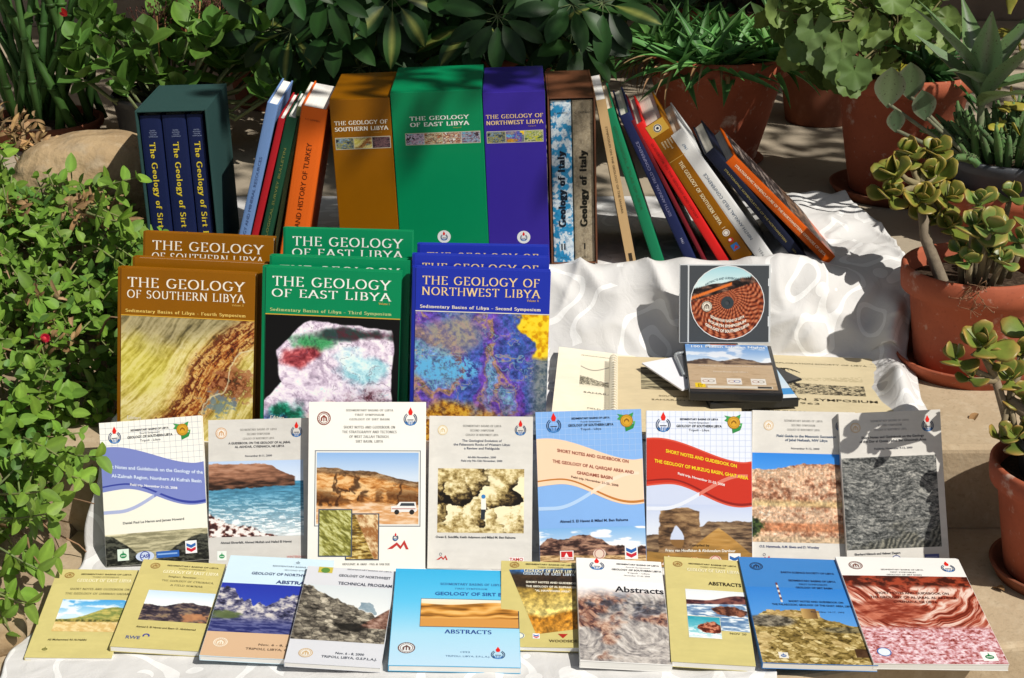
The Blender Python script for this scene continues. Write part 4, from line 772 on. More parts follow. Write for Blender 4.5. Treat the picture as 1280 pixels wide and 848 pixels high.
spine(b, t, h).sheet().text('SYMPOSIUM ON THE GEOLOGY OF THE SAHARA', t * 500 - 1, 45, 3.4, '#4a3a24', w=150, al='l', rot=90).rect(t * 500 - 3, h * 1000 - 20, 6, 14, '#3a3024').done('spine_lettering')
b, t, h = spine_book('hardback_book', (753, 139), (767, 134), (819, 337), 'green hardback leaning left beside the tan book', GB)
spine(b, t, h).sheet().text('GEOLOGICAL ATLAS OF LIBYA', t * 500 - 1, 30, 4, '#2f5f3c', w=150, al='l', rot=90).done('spine_lettering')
b, t, h = spine_book('hardback_book', (774, 146), (787, 140), (860, 334), 'navy hardback marked field conference 1964 leaning beside the green one', NV)
s = spine(b, t, h).sheet(); s.text('SIXTH ANNUAL FIELD CONFERENCE', t * 500 + 2, 190, 4.6, '#8a8ab0', w=140, al='l', rot=-90).text('1964', t * 500 + 2, 242, 4, '#b8b8d0', al='l', rot=-90).done('spine_lettering')
b, t, h = spine_book('hardback_book', (788, 152), (793, 150), (882, 334), 'thin dark red hardback pressed behind the bright red one', DR)
b, t, h = spine_book('hardback_book', (793, 158), (803.5, 151), (901, 332), 'bright red hardback leaning left against the navy book', RB)
spine(b, t, h).sheet().text('GUIDEBOOK TO THE GEOLOGY AND HISTORY', t * 500 - 1, 40, 3.6, '#7a1414', w=150, al='l', rot=90).done('spine_lettering')
b, t, h = spine_book('hardback_book', (806, 160), (828, 146), (920, 333), 'brown book The Geology of Southern Libya leaning with its spine forward', BROWN)
s = spine(b, t, h); c = t * 500; s.sheet().rect(.5, 0.5, t * 1000 - 1, 22, '#c9a040', 0).disc(c, 12, 7, '#e8e4d6', 2).ring(c, 12, 6.4, 1.6, '#2a3040', 3).disc(c, 12, 2.4, '#2a3040', 3).done('spine_emblem')
s.sheet().text('THE GEOLOGY OF SOUTHERN LIBYA', c - 2.4, 80, 5.6, '#ead9b0', w=128, al='l', face='serif', rot=90, thick=.2, thin=.09).done('spine_lettering')
s.sheet()
for k, q in enumerate(('Salem', 'Mohamed', 'Ahmed', 'Editors')): s.text(q, c + (1.5 - k) * 5 - 1, 36, 3.2, '#e6dcb8', al='l', rot=90)
s.rect(2, 72, t * 1000 - 4, .7, '#d9b060', 3).text('I', c - 2, 216, 6, '#ead9b0', face='serif', rot=90).done('small_lettering')
s.sheet().disc(c, 226, 6, '#ece6da', 3).ring(c, 226, 4.5, 1, '#8a4a3a', 4).disc(c, 241, 4.5, '#c8302c', 3).disc(c - 1, 240, 2.4, '#f0f0f4', 4).rect(c - 6, 249, 12, 12, '#2c7ac4', 3).poly([(c - 5, 259), (c + 2, 252), (c + 5, 259)], '#d04030', 4).done('publisher_emblem')
b, t, h = spine_book('hardback_book', (836, 172), (852, 160), (953, 334), 'white hardback of the ninth annual field conference leaning left', WB)
s = spine(b, t, h); s.sheet().text('NINTH ANNUAL FIELD CONFERENCE', t * 500 + 2, 225, 5, '#4a5f78', w=140, al='l', rot=-90).text('1967', t * 500 + 2, 34, 4.4, '#5a7898', al='l', rot=-90).text('P.E.S.L.', t * 500 + 2, 260, 4, '#4a4f58', al='l', rot=-90).done('spine_lettering')
b, t, h = spine_book('hardback_book', (881, 194), (894, 185), (999, 333), 'dark navy book with faint gold lettering under the orange one', DN)
s = spine(b, t, h); s.sheet().text('STRATIGRAPHIC NOMENCLATURE OF THE NORTHWESTERN', t * 500 - 2, 40, 3.4, '#a89a5a', w=165, al='l', rot=90).text('1974', t * 500 - 2, 222, 3.4, '#a89a5a', al='l', rot=90).done('spine_lettering')
b, t, h = spine_book('hardback_book', (906, 205), (918, 194), (1036, 335), 'orange hardback with a dark pictorial cover leaning at the right end', OJ)
s = spine(b, t, h); s.sheet().text('STRATIGRAPHIC NOMENCLATURE OF THE NORTHWESTERN OFFSHORE OF LIBYA', t * 500 - 2, 14, 4.2, '#f0dcc0', w=h * 1000 - 28, al='l', rot=90, bold=.02).done('spine_lettering')
f = front(b, .19, h); f.picture(11, 9, 176, h * 1000 - 40, lambda U, V: mx(rock(U, V, 6, 30, 5, (.1, '#1d1a1c'), (.6, '#4a4140'), (.9, '#8d8078')), ramp(fb(U * 9, V * 30, 5, 8), (.3, '#2a1c16'), (.6, '#8d6f58')), sm(.6, .75, V)))
# ------------------------------------------------------------------ the three stacks of large hardcovers
GS = {'brown': (BROWN, ('THE GEOLOGY', 'OF SOUTHERN LIBYA'), '#f4ecdc', 'Sedimentary Basins of Libya - Fourth Symposium', '#ecc96a', 'Volume II', p_satellite_brown),
      'green': (GREEN, ('THE GEOLOGY', 'OF EAST LIBYA'), '#f2f6ee', 'Sedimentary Basins of Libya - Third Symposium', '#b8d08a', 'Volume I', p_satellite_green),
      'blue': (BLUEF, ('THE GEOLOGY OF', 'NORTHWEST LIBYA'), '#f2d49a', 'Sedimentary Basins of Libya - Second Symposium', '#f0e6d8', 'Volume II', p_satellite_blue)}
def geology(kind, TL, TR, BL, BR, y0, beta, label, full=True, t=.026):
    cm, ti, tc, sub, sc, vol, pic = GS[kind]; n = Vector((0, -math.cos(R(beta)), math.sin(R(beta)))); p0 = (0, y0, ZBB)
    M, w, hm = plane_pose(TL, TR, BL, BR, p0, n); Z = M.col[2].xyz; k = (M.translation.z + 0 - ZBB) / Z.z; M.translation = M.translation - Z * k; h = hm + k if full else hm + k
    b = hardcover('large_hardcover', M, w, h, t, cm); tag(b, label, 'book', kind + ' geology hardcovers in a leaning stack'); a = front(b, w, h); W = w * 1000; m0 = W * .085
    y1, y2, yv, ys, yp = ((25.5, 41, 46.5, 61.5, 67) if kind != 'blue' else (23, 38, 43.5, 56.5, 62))
    f = 1.02
    a.sheet().text(ti[0], W * .5, y1 * f, 13.2 if kind != 'blue' else 11.5, tc, w=W * .84, face='serif').text(ti[1], W * .5, y2 * f, 11, tc, w=W * .85, face='serif').done('title_lettering')
    if full:
        a.sheet().text(vol, W * .92, yv * f, 3, '#e6b85a', al='r', face='serif').text(sub, W * .5, ys * f, 4.2, sc, w=W * .87, face='serif', thick=.17, thin=.09).done('subtitle_lettering')
        a.sheet().rect(6, yp * f - 1.6, W - 6, 1.3, '#d9a838' if kind != 'blue' else '#e6e0d0').rect(5.5, .5, .8, h * 1000 - 1, '#00000a' if kind == 'x' else ('#5a3408' if kind == 'brown' else '#00402c' if kind == 'green' else '#121c66'), 3).done('cover_rule')
        a.picture(6.6, yp * f, W - 6.7, h * 1000 - yp * f - .3, pic, res=1.25)
        a.sheet().text('Editors:', 16, h * 1000 - 36, 5, '#f0ead8', face='serif', al='l', thick=.2).done('editor_lettering')
    return b
geology('brown', (187, 290), (349, 288), (176, 420), (341, 418), .432, 13, 'rearmost brown Southern Libya hardcover in the left stack', False, .03)
geology('brown', (178, 322), (343, 321), (163, 500), (335, 498), .330, 11, 'middle brown Southern Libya hardcover in the left stack', False, .028)
geology('brown', (162, 336), (329, 333), (145, 527), (321, 525), .292, 11, 'front brown Southern Libya hardcover with a swirling yellow satellite picture', True, .026)
geology('green', (361, 286), (521, 282), (352, 420), (516, 418), .432, 13, 'rearmost green East Libya hardcover in the middle stack', False, .03)
geology('green', (350, 323), (521, 316), (335, 500), (515, 498), .330, 11, 'second green East Libya hardcover, behind the front one', False, .028)
geology('green', (342, 334), (510, 332), (324, 525), (503, 523), .292, 11, 'front green East Libya hardcover with a pale mosaic picture on black', True, .026)
geology('blue', (527, 306), (688, 303), (520, 420), (688, 418), .385, 12, 'rearmost blue Northwest Libya hardcover in the right stack', False, .03)
geology('blue', (525, 318), (690, 317), (512, 500), (689, 498), .326, 11, 'second blue Northwest Libya hardcover, behind the front one', False, .026)
geology('blue', (527, 336), (693, 333), (511, 520), (690, 520), .292, 11, 'front blue Northwest Libya hardcover with purple marbled picture and yellow corner', True, .026)
BENT = []
# ------------------------------------------------------------------ the row of guidebooks
def paper(name, h, k=.86, mott=None): 
    c = H(h, k); return mat(name, c, .5, .25, noise=[(24, .5, tuple(q * (.86 if mott else .96) for q in c), .42, .62), (60, .3 if mott else 0, tuple(min(1, q * 1.12) for q in c), .5, .7)], stretch=(1, 1, 2.2))
PW = paper('white card', '#f6f4ec'); PG = paper('grey marbled card', '#d6d3cd', .86, 1); PG2 = paper('pale marbled card', '#dfdcd5', .86, 1); PBL = paper('blue grid card', '#86b4ee'); PWB = paper('bluish white card', '#e6ecf8')
def guide(TL, TR, BL, BR, cm, label, y0=.162, beta=27, t=.009):
    n = Vector((0, -math.cos(R(beta)), math.sin(R(beta)))); M, w, hm = plane_pose(TL, TR, BL, BR, (0, y0, ZAB), n)
    Z = M.col[2].xyz; k = (M.translation.z - ZAB) / Z.z; M.translation = M.translation - Z * k; h = hm + k
    b = paperback('guidebook', M, w, h, t, cm); tag(b, label, 'book', 'guidebooks leaning in a row'); BENT.append((b, w, h, t, .0012, .004, True)); return b, front(b, w, h), w * 1000, h * 1000
def header(a, cx, y, col='#555', four=False, s=1, l=('SEDIMENTARY BASINS OF LIBYA', 'FIRST SYMPOSIUM', 'GEOLOGY OF SIRT BASIN'), w=62):
    a.sheet()
    if four: a.text('SEDIMENTARY BASINS OF LIBYA', cx, y, 2.6, '#1c2030', w=54 * s, bold=.02).text('Fourth Symposium', cx, y + 4.6, 2.2, '#33384a', w=28 * s).text('GEOLOGY OF SOUTHERN LIBYA', cx, y + 10, 3.3, '#14161e', w=64 * s, bold=.02).text('Tripoli - Libya', cx, y + 15.5, 3, '#33384a', w=29 * s)
    else:
        for i, q in enumerate(l): a.text(q, cx, y + i * 6.3, 2.7, col, w=w * (.62 if i == 1 else .85 if i == 2 else 1), face='serif', thick=.14)
    a.done('header_lettering')
def lines(a, rows, cx, y, dy, h, col, face='sans', bold=.02, name='title_lettering', bend=None, rot=0):
    a.sheet()
    for i, (q, w) in enumerate(rows): a.text(q, cx, y + i * dy, h, col, w=w, face=face, bold=bold, bend=bend, rot=rot)
    a.done(name)
def graph(a, W, y1, line):
    a.sheet()
    for i in range(1, int(W / 8.2) + 1): a.rect(i * 8.2, .3, .35, y1, line, 0)
    for j in range(1, int(y1 / 8.2) + 1): a.rect(.3, j * 8.2, W - .6, .35, line, 0)
    a.done('grid_print')
def wave(a, W, h, base, edge, dark, y=0.0, streak='#c8d4f0', below=None, s2=None):
    xs = np.linspace(.25, W - .25, 40); S = W / 150
    top = lambda x: h * (.175 + .155 * sm(.05, .92, x / W) - .012 * np.sin(x / W * 3.14) - .02 * sm(.9, 1.1, x / W)); bot = lambda x: h * (.485 + .125 * sm(.2, .95, x / W) - .02 * np.sin(x / W * 6.3) * .7)
    a.sheet()
    if below: a.strip(xs, lambda x: bot(x) - 2, lambda x: h * .78, below, .2)
    a.strip(xs, top, bot, edge, .6).strip(xs, lambda x: top(x) + 2.2, lambda x: bot(x) - 2.4, base, .9).strip(xs, lambda x: bot(x) - 8.5 + 3 * sm(0, W, x), lambda x: bot(x) - 6.4 + 4.4 * sm(0, W, x), dark, 1.2)
    for xa, xb, cc in ((.3, W * .5, streak), (W * .5, W * .96, s2 or edge)):
        a.strip(np.linspace(xa, xb, 20), lambda x: h * (.615 - .21 * sm(.15, .9, x / W)), lambda x: h * (.633 - .205 * sm(.15, .9, x / W)) + 1.2 - 2.2 * sm(.6, .96, x / W), cc, 1.4)
    a.done('wave_print')
slope = lambda W, k: (lambda x: k * x)
# 1 white and violet
b, a, W, h = guide((119, 529), (250, 522), (133, 711), (259, 703), PW, 'guidebook with violet wave over grid paper and dark hills, leftmost in the row')
graph(a, W, h * .32, '#9aa6b8'); wave(a, W, h, '#5560ac', '#7a86c6', '#36429a', streak='#aab4da', below='#f2f0e2'); header(a, W * .49, 15, four=True)
flame_emblem(a, W * .145, 22, 9); medal_emblem(a, W * .81, 18, 8.5)
a.picture(.3, h * .67, W - .6, h * .33 - .3, p_hills, lay=.4)
lines(a, [('Short Notes and Guidebook on the Geology of the', 140)], W * .5, h * .36, 8, 4.6, '#dce8fa', bend=slope(W, .135)); lines(a, [('Al-Zalmah Region, Northern Al Kufrah Basin', 126)], W * .53, h * .425, 8, 4.6, '#dce8fa', bend=slope(W, .135)); lines(a, [('Field trip, November 21-25, 2008', 66)], W * .5, h * .475, 8, 3.2, '#f4f6fa', bend=slope(W, .15))
lines(a, [('Daniel Paul Le Heron and James Howard', 86)], W * .48, h * .715, 6, 3.2, '#30363c', name='author_lettering')
drop_emblem(a, W * .17, h * .925, 8, '#dfeee0', '#2b8a55'); oval_emblem(a, W * .38, h * .945, 13, 7, 'CASP', '#24389a', '#c9d6ee'); a.sheet().rect(W * .49, h * .92, 32, 9, '#2e62b4', 2).rect(W * .5, h * .935, 28, 2, '#8fb4e6', 3).done('sponsor_plate'); chevron_emblem(a, W * .83, h * .905, 8)
# 2 grey, coast
b, a, W, h = guide((257, 528), (385, 524), (261, 702), (385, 703), PG, 'grey guidebook with a sea cliff and rocky shore picture, second from left')
header(a, W * .5, 16, '#98948e', l=('SEDIMENTARY BASINS OF LIBYA', 'SECOND SYMPOSIUM', 'GEOLOGY OF NORTHWEST LIBYA'), w=52); lines(a, [('A GUIDEBOOK ON THE GEOLOGY OF AL JABAL', 88), ('AL AKHDAR, CYRENAICA, NE LIBYA', 70)], W * .51, 35, 5.2, 3.0, '#3c3c44'); lines(a, [('November 8-11, 2000', 38)], W * .5, 53, 5, 2.5, '#6a6a70', name='date_lettering')
a.picture(.3, h * .285, W * .94, h * .515, p_coast, res=1.4); seal_emblem(a, W * .13, 19, 8, '#d0a070', '#ece6dc'); flame_emblem(a, W * .88, 19, 8)
lines(a, [('Ahmed Elwerfalli, Ahmed Muftah and Hafed El Hawat', 100)], W * .47, h * .845, 5, 3, '#44464c', name='author_lettering'); drop_emblem(a, W * .13, h * .925, 6.5, '#eef4ee', '#2b9a5a'); a.sheet().text('WINTERSHALL', W * .87, h * .95, 3, '#d06a6a', w=28).done('sponsor_lettering')
# 4 boulders (before 3: 3 stands in front)
b, a, W, h = guide((537, 521), (667, 521), (534, 711), (664, 713), PG2, 'grey marbled guidebook with a person among big pale boulders', y0=.158)
header(a, W * .51, 15, '#8e8c88', l=('SEDIMENTARY BASINS OF LIBYA', 'SECOND SYMPOSIUM', 'GEOLOGY OF NORTHWEST LIBYA'), w=54); lines(a, [('The Geological Evolution of', 56), ('the Palaeozoic Rocks of Western Libya:', 80), ('a Review and Fieldguide', 50)], W * .51, 36, 5.4, 3.2, '#3c4660', bold=.01); lines(a, [('4th-8th November, 2000', 40), ('Field trip 9th-12th November, 2000', 58)], W * .51, 59, 5, 2.6, '#6a6e78', name='date_lettering')
a.picture(W * .09, h * .345, W * .83, h * .42, p_boulder, res=1.5)
x0, y0 = W * .53, h * .64; a.sheet().disc(x0, y0 - 24, 3, '#3a7fc0', 2).poly([(x0 - 3.4, y0 - 21), (x0 + 3.4, y0 - 21), (x0 + 4, y0 - 6), (x0 - 3, y0 - 6)], '#f2efe6', 2).poly([(x0 - 3, y0 - 6), (x0 + 3, y0 - 6), (x0 + 2, y0 + 8), (x0 - 3.4, y0 + 8)], '#2a3038', 2).done('printed_figure')
lines(a, [('Owen E. Sutcliffe, Keith Adamson and Milad M. Ben Rahuma', 112)], W * .46, h * .80, 5, 3, '#30343c', name='author_lettering'); zigzag_emblem(a, W * .14, h * .93, 8); a.sheet().rect(W * .78, h * .92, 21, 6, '#f4eceb', 1).text('TAMO', W * .78 + 10.5, h * .945, 4.2, '#c23a34', w=19, bold=.025).done('sponsor_lettering')
seal_emblem(a, W * .13, 20, 7, '#d9c08a', '#efece0'); flame_emblem(a, W * .88, 19, 8)
# 3 white with jeep
b, a, W, h = guide((386, 504), (532, 503), (384, 710), (531, 712), PW, 'large white guidebook with desert cliff and white jeep picture', y0=.146, beta=25, t=.008)
header(a, W * .52, 13, '#6e6c66', w=66); lines(a, [('SHORT NOTES AND GUIDEBOOK ON', 72), ('THE STRATIGRAPHY AND TECTONICS', 76), ('OF WEST ZALLAH TROUGH,', 56), ('SIRT BASIN, LIBYA', 38)], W * .52, 37, 6.6, 3.4, '#5f5d58', face='serif')
a.sheet().rect(W * .055, h * .285, W * .905, h * .445, '#4a5666', .3).rect(W * .055 + 1, h * .285 + 1, W * .905 - 2, h * .445 - 2, '#e6e6e0', .5).done('picture_frame')
a.picture(W * .072, h * .298, W * .87, h * .418, p_mesa, res=1.4, lay=1)
jx, jy = W * .71, h * .645; a.sheet().poly([(jx, jy), (jx, jy - 8), (jx + 8, jy - 9), (jx + 12, jy - 14), (jx + 34, jy - 14), (jx + 36, jy - 2), (jx + 34, jy)], '#eceae6', 4).poly([(jx + 12, jy - 8.5), (jx + 14, jy - 12.5), (jx + 32, jy - 12.5), (jx + 33, jy - 8.5)], '#3a4048', 5).disc(jx + 8, jy, 3.4, '#2a2826', 6).disc(jx + 29, jy, 3.4, '#2a2826', 6).rect(jx + 1, jy - 5, 33, 1, '#b04a3a', 5).done('printed_jeep')
for x, y, w_, h_, f, L_ in ((.33, .66, .27, .26, p_ledge, 2), (.10, .635, .27, .265, p_lichen, 4)):
    a.sheet().rect(W * x - 1.6, h * y - 1.6, W * w_ + 3.2, h * h_ + 3.2, '#4a5666', L_).done('picture_frame'); a.picture(W * x, h * y, W * w_, h * h_, f, lay=L_ + 1)
zigzag_emblem(a, W * .77, h * .84, 15); flame_emblem(a, W * .75, h * .795, 4); seal_emblem(a, W * .13, 23, 9.5, '#8c3b28'); flame_emblem(a, W * .87, 24, 9.5); lines(a, [('ABDULBARY, M. AMAD & PAUL M. VAN DIJK', 66), ('1996', 6)], W * .5, h * .955, 6.5, 2.8, '#6a6862', face='serif', name='author_lettering')
# 5 blue with orange wave
b, a, W, h = guide((668, 516), (801, 512), (675, 703), (807, 700), PBL, 'light blue guidebook with an orange wave and desert mountain picture')
graph(a, W, h * .3, '#b4d2f6'); wave(a, W, h, '#ecb48a', '#f6d4b4', '#c07a34', streak='#b4d2f4', s2='#f8dcc4'); header(a, W * .52, 12, four=True); flame_emblem(a, W * .17, 20, 10.5); medal_emblem(a, W * .86, 16, 9)
lines(a, [('SHORT NOTES AND GUIDEBOOK ON', 100)], W * .53, h * .305, 8, 4.4, '#8c2f1c', bend=slope(W, .19), bold=.025); lines(a, [('THE GEOLOGY OF AL QARQAF AREA AND', 114)], W * .53, h * .375, 8, 4.4, '#8c2f1c', bend=slope(W, .17), bold=.025); lines(a, [('GHADAMIS BASIN', 50)], W * .54, h * .43, 8, 4.4, '#8c2f1c', bend=slope(W, .19), bold=.025); lines(a, [('Field trip, November 21-25, 2008', 66)], W * .54, h * .465, 8, 3, '#5a2c1c', bend=slope(W, .22), bold=.02)
a.picture(.3, h * .755, W - .6, h * .245 - .3, p_ridge, lay=.4, res=1.4); lines(a, [('Ahmed S. El Hawat & Milad M. Ben Rahuma', 96)], W * .52, h * .72, 6, 3.6, '#1c2c4c', name='author_lettering', bold=.02)
a.sheet().rect(W * .19, h * .9, 19, 13, '#f2efec', 2).rect(W * .2, h * .905, 16, 8, '#c8282c', 3).poly([(W * .21 + 3, h * .94), (W * .21 + 6, h * .912), (W * .21 + 9, h * .94)], '#f4f0ee', 4).text('PETRO-CANADA', W * .19 + 9.5, h * .955, 1.8, '#c8282c', w=16, bold=.025).done('sponsor_plate'); oval_emblem(a, W * .56, h * .925, 9, 7, '', '#b06a60', '#e6d2c0'); chevron_emblem(a, W * .86, h * .92, 9)
# 6 red wave
b, a, W, h = guide((808, 515), (941, 514), (808, 699), (939, 701), PWB, 'guidebook with a bold red wave above a natural rock arch picture')
graph(a, W, h * .34, '#b4c4e6'); wave(a, W, h, '#c8301c', '#d8543c', '#8e1a12', streak='#e2e8f4', below='#ccd6ee', s2='#dc7a68'); header(a, W * .5, 13, four=True); flame_emblem(a, W * .16, 20, 10.5); medal_emblem(a, W * .83, 16, 9)
lines(a, [('SHORT NOTES AND GUIDEBOOK ON', 100)], W * .52, h * .315, 8, 4.6, '#f4d81e', bend=slope(W, .21), bold=.025); lines(a, [('THE GEOLOGY OF MURZUQ BASIN, GHAT AREA', 132)], W * .52, h * .385, 8, 4.6, '#f4d81e', bend=slope(W, .18), bold=.025); lines(a, [('Field trip, November 21-25, 2008', 66)], W * .52, h * .445, 8, 3.2, '#f6f0ea', bend=slope(W, .24), bold=.02)
a.picture(.3, h * .60, W - .6, h * .40 - .3, p_arch, lay=.4, res=1.4); lines(a, [('Compiled by', 28)], W * .5, h * .865, 6, 3, '#2c2418', name='author_lettering'); lines(a, [('Frans van Hoeflaken & Abdussalam Dardour', 98)], W * .51, h * .90, 6, 3.6, '#f6f2e6', name='author_lettering', bold=.02)
a.sheet().poly([(W * .14, h * .985), (W * .21, h * .925), (W * .28, h * .985)], '#ead2c8', 2).poly([(W * .17, h * .978), (W * .21, h * .942), (W * .25, h * .978)], '#c85a50', 3).done('sponsor_emblem'); oval_emblem(a, W * .45, h * .96, 8, 6, 'PSNG', '#c88a3c', '#e6d2ae'); oval_emblem(a, W * .65, h * .955, 9, 7, '', '#c86a60', '#e6cfc0'); chevron_emblem(a, W * .83, h * .95, 8.5)
# 7 cliff
b, a, W, h = guide((941, 513), (1070, 515), (939, 700), (1066, 702), PG2, 'pale guidebook with a pink sandstone cliff under blue sky', y0=.168)
header(a, W * .5, 15, '#9a9894', l=('SEDIMENTARY BASINS OF LIBYA', 'SECOND SYMPOSIUM', 'GEOLOGY OF NORTHWEST LIBYA'), w=54); lines(a, [('Field Guide to the Mesozoic Succession', 84), ('of Jabal Nefusah, NW Libya', 60)], W * .53, 37, 5.6, 3.4, '#50607a', bold=.02); lines(a, [('November 9-12, 2000', 40)], W * .52, 54, 5, 2.5, '#77777c', name='date_lettering')
a.picture(.3, h * .275, W - .6, h * .575, p_cliff, res=1.5); seal_emblem(a, W * .16, 21, 7, '#d9b886', '#efece6'); lines(a, [('O.S. Hammuda, A.M. Sbeta and D. Worsley', 84)], W * .37, h * .885, 5, 3.2, '#44507a', name='author_lettering'); zigzag_emblem(a, W * .14, h * .955, 8); flame_emblem(a, W * .87, 20, 8)
# 8 ripples
b, a, W, h = guide((1045, 521), (1172, 514), (1059, 699), (1186, 699), PG2, 'pale guidebook with a dark grey rippled rock picture, rightmost in the row', y0=.156, t=.011)
header(a, W * .5, 14, '#98969a', l=('SEDIMENTARY BASINS OF LIBYA', 'SECOND SYMPOSIUM', 'GEOLOGY OF NORTHWEST LIBYA'), w=54); lines(a, [('Short Notes and Guidebook on the Geology', 88), ('of the Dur al Qussa - Jabal Bin Ghanimah Area', 94)], W * .52, 37, 5.6, 3.3, '#46484f', bold=.02); lines(a, [('Fieldtrip, November 9-12, 2000', 54)], W * .52, 53, 5, 2.6, '#6c6c72', name='date_lettering')
a.picture(.5, h * .29, W * .93, h * .59, p_ripples, res=1.6); seal_emblem(a, W * .16, 21, 7, '#d9b886', '#efece6'); flame_emblem(a, W * .87, 22, 8.5); lines(a, [('Eberhard Klitzsch and Helmut Ziegert', 64)], W * .3, h * .915, 5, 3, '#44464c', name='author_lettering')
oval_emblem(a, W * .48, h * .955, 7, 7, '', '#3a4c8c', '#eef0f4'); a.sheet().rect(W * .76, h * .925, 20, 11, '#5a62a0', 2).rect(W * .77, h * .94, 16, 1.5, '#8f96c4', 3).disc(W * .22, h * .97, 3, '#d8502c', 2).done('sponsor_plate')
# ------------------------------------------------------------------ the overlapping books lying in front
YEL = paper('pale yellow card', '#d2c682', .86, 1); YEL2 = paper('straw card', '#cfc27c', .86, 1); SKY1 = paper('pale sky card', '#cfe6f2'); GRW = paper('light grey card', '#d6d8de'); CYA = paper('cyan card', '#4cb4e2'); BLC = paper('deep blue card', '#3c82c8'); OFF = paper('off white card', '#efeeea')
def flat(TL, TR, BL, BR, cm, label, t, roll=3.4, inc=6.5, lift=0):
    t = t * .70; zr = ZA + t + .0075 + lift; c = onz(*BR, zr); n = Vector((math.tan(R(roll * .72)), -math.tan(R(inc)), 1)).normalized()
    M, w, h = plane_pose(TL, TR, BL, BR, c, n)
    b = paperback('booklet', M, w, h, t, cm); tag(b, label, 'book', 'booklets lying overlapped at the front'); BENT.append((b, w, h, t, .0003, .0022, False)); return b, front(b, w, h), w * 1000, h * 1000
def yhead(a, W, y, l3, four=()):
    seal_emblem(a, W * .17, y, 6.5, '#9a6a2c'); a.sheet().text('SEDIMENTARY BASINS OF LIBYA', W * .62, y - 1, 3, '#4c4424', w=W * .62, bold=.02).text('THIRD SYMPOSIUM', W * .62, y + 5, 2.6, '#5c5430', w=W * .32).text(l3, W * .62, y + 15, 6.5, '#f2ecc8', w=W * .66, face='serif', thick=.2).done('header_lettering')
b, a, W, h = flat((84, 713), (189, 709), (30, 822), (138, 819), YEL, 'yellow booklet with a green hill picture, leftmost of the front row', .007, 2.5)
yhead(a, W, 14, 'GEOLOGY OF EAST LIBYA'); lines(a, [('SHORT NOTES AND GUIDEBOOK ON', W * .72), ('THE GEOLOGY OF DARNAH SAHARA', W * .80)], W * .6, 47, 10, 4, '#2c2818', face='serif', bold=.02); a.picture(W * .2, h * .36, W * .78, h * .36, p_yellowhill, lay=1); lines(a, [('Ali Mohammed Ali Al-Hafdhi', W * .45)], W * .42, h * .82, 5, 3.6, '#3c3820', name='author_lettering'); drop_emblem(a, W * .2, h * .91, 6, '#d2c682', '#6a6a30')
b, a, W, h = flat((193, 702), (295, 702), (137, 808), (252, 812), YEL2, 'yellow booklet with a dark wooded hills picture, second from left in front', .012, 4.5)
yhead(a, W, 14, 'GEOLOGY OF EAST LIBYA'); lines(a, [('Benghazi, November 20-23, 2004', W * .5), ('THE GEOLOGY OF CYRENAICA,', W * .62), ('A FIELD SEMINAR', W * .38)], W * .62, 38, 9.5, 3.6, '#2c2818', face='serif'); a.picture(W * .2, h * .36, W * .79, h * .34, p_darkhill, lay=1); lines(a, [('Ahmed S. El Hawat and Esam O. Abdulsamad', W * .68)], W * .55, h * .785, 5, 3.4, '#3c3820', name='author_lettering'); a.sheet().text('RWE', W * .22, h * .91, 6, '#4c5a8c', w=18, bold=.02).ring(W * .36, h * .87, 4.5, 2, '#2c3c9a', 3, 150, 380).done('sponsor_emblem')
b, a, W, h = flat((299, 696), (397, 704), (249, 820), (425, 831), SKY1, 'booklet of abstracts with a deep blue crag picture', .010, 3.5)
W0 = W; a.sheet().text('SEDIMENTARY BASINS OF LIBYA', W * .66, 22, 3, '#44506a', w=W * .46).text('SECOND SYMPOSIUM', W * .7, 30, 2.6, '#6a7488', w=W * .3).text('GEOLOGY OF NORTHWEST LIBYA', W * .62, 42, 5.6, '#2c3a6a', w=W * .74, bold=.02).text('ABSTRACTS', W * .7, 60, 7, '#2a3a78', w=W * .4, bold=.025).done('header_lettering'); drop_emblem(a, W * .66, 10, 5, '#cfe6f2', '#7a8a98')
a.picture(.4, h * .29, W - .8, h * .48, p_bluecrag, lay=1, res=1.4); a.sheet().rect(.4, h * .77, W - .8, h * .228, '#d6b491', .4).done('cover_band'); seal_emblem(a, W * .15, h * .87, 9, '#f2ead6'); lines(a, [('Nov. 6 - 8, 2000', W * .34), ('TRIPOLI, LIBYA, G.S.P.L.A.J.', W * .55)], W * .66, h * .885, 9, 4, '#5c4a3c', name='date_lettering')
b, a, W, h = flat((396, 709), (503, 712), (355, 828), (480, 833), GRW, 'technical programme booklet with a shadowy canyon picture', .010, 4.2, 6.5, .003)
a.sheet().text('SEDIMENTARY BASINS OF LIBYA', W * .7, 4, 2.6, '#44484f', w=W * .5).text('GEOLOGY OF NORTHWEST', W * .66, 20, 5.2, '#3c4250', w=W * .58, bold=.02).text('TECHNICAL PROGRAM', W * .68, 38, 6.2, '#30364c', w=W * .6, bold=.02).done('header_lettering'); a.sheet().rect(W * .13, 0.6, W * .16, 13, '#c9b84a', 2).disc(W * .21, 8, 6, '#5c8a3c', 3).done('map_emblem')
a.picture(.4, h * .20, W - .8, h * .57, p_canyon, lay=1, res=1.5); seal_emblem(a, W * .2, h * .90, 9, '#c9a878', '#e2dfd6'); lines(a, [('Nov. 6 - 8, 2000', W * .30), ('TRIPOLI, LIBYA, G.S.P.L.A.J.', W * .58)], W * .66, h * .895, 8, 4.2, '#4c525f', name='date_lettering')
b, a, W, h = flat((507, 709), (650, 711), (485, 832), (660, 829), CYA, 'large cyan booklet of abstracts with an orange dunes picture', .013, 3.0)
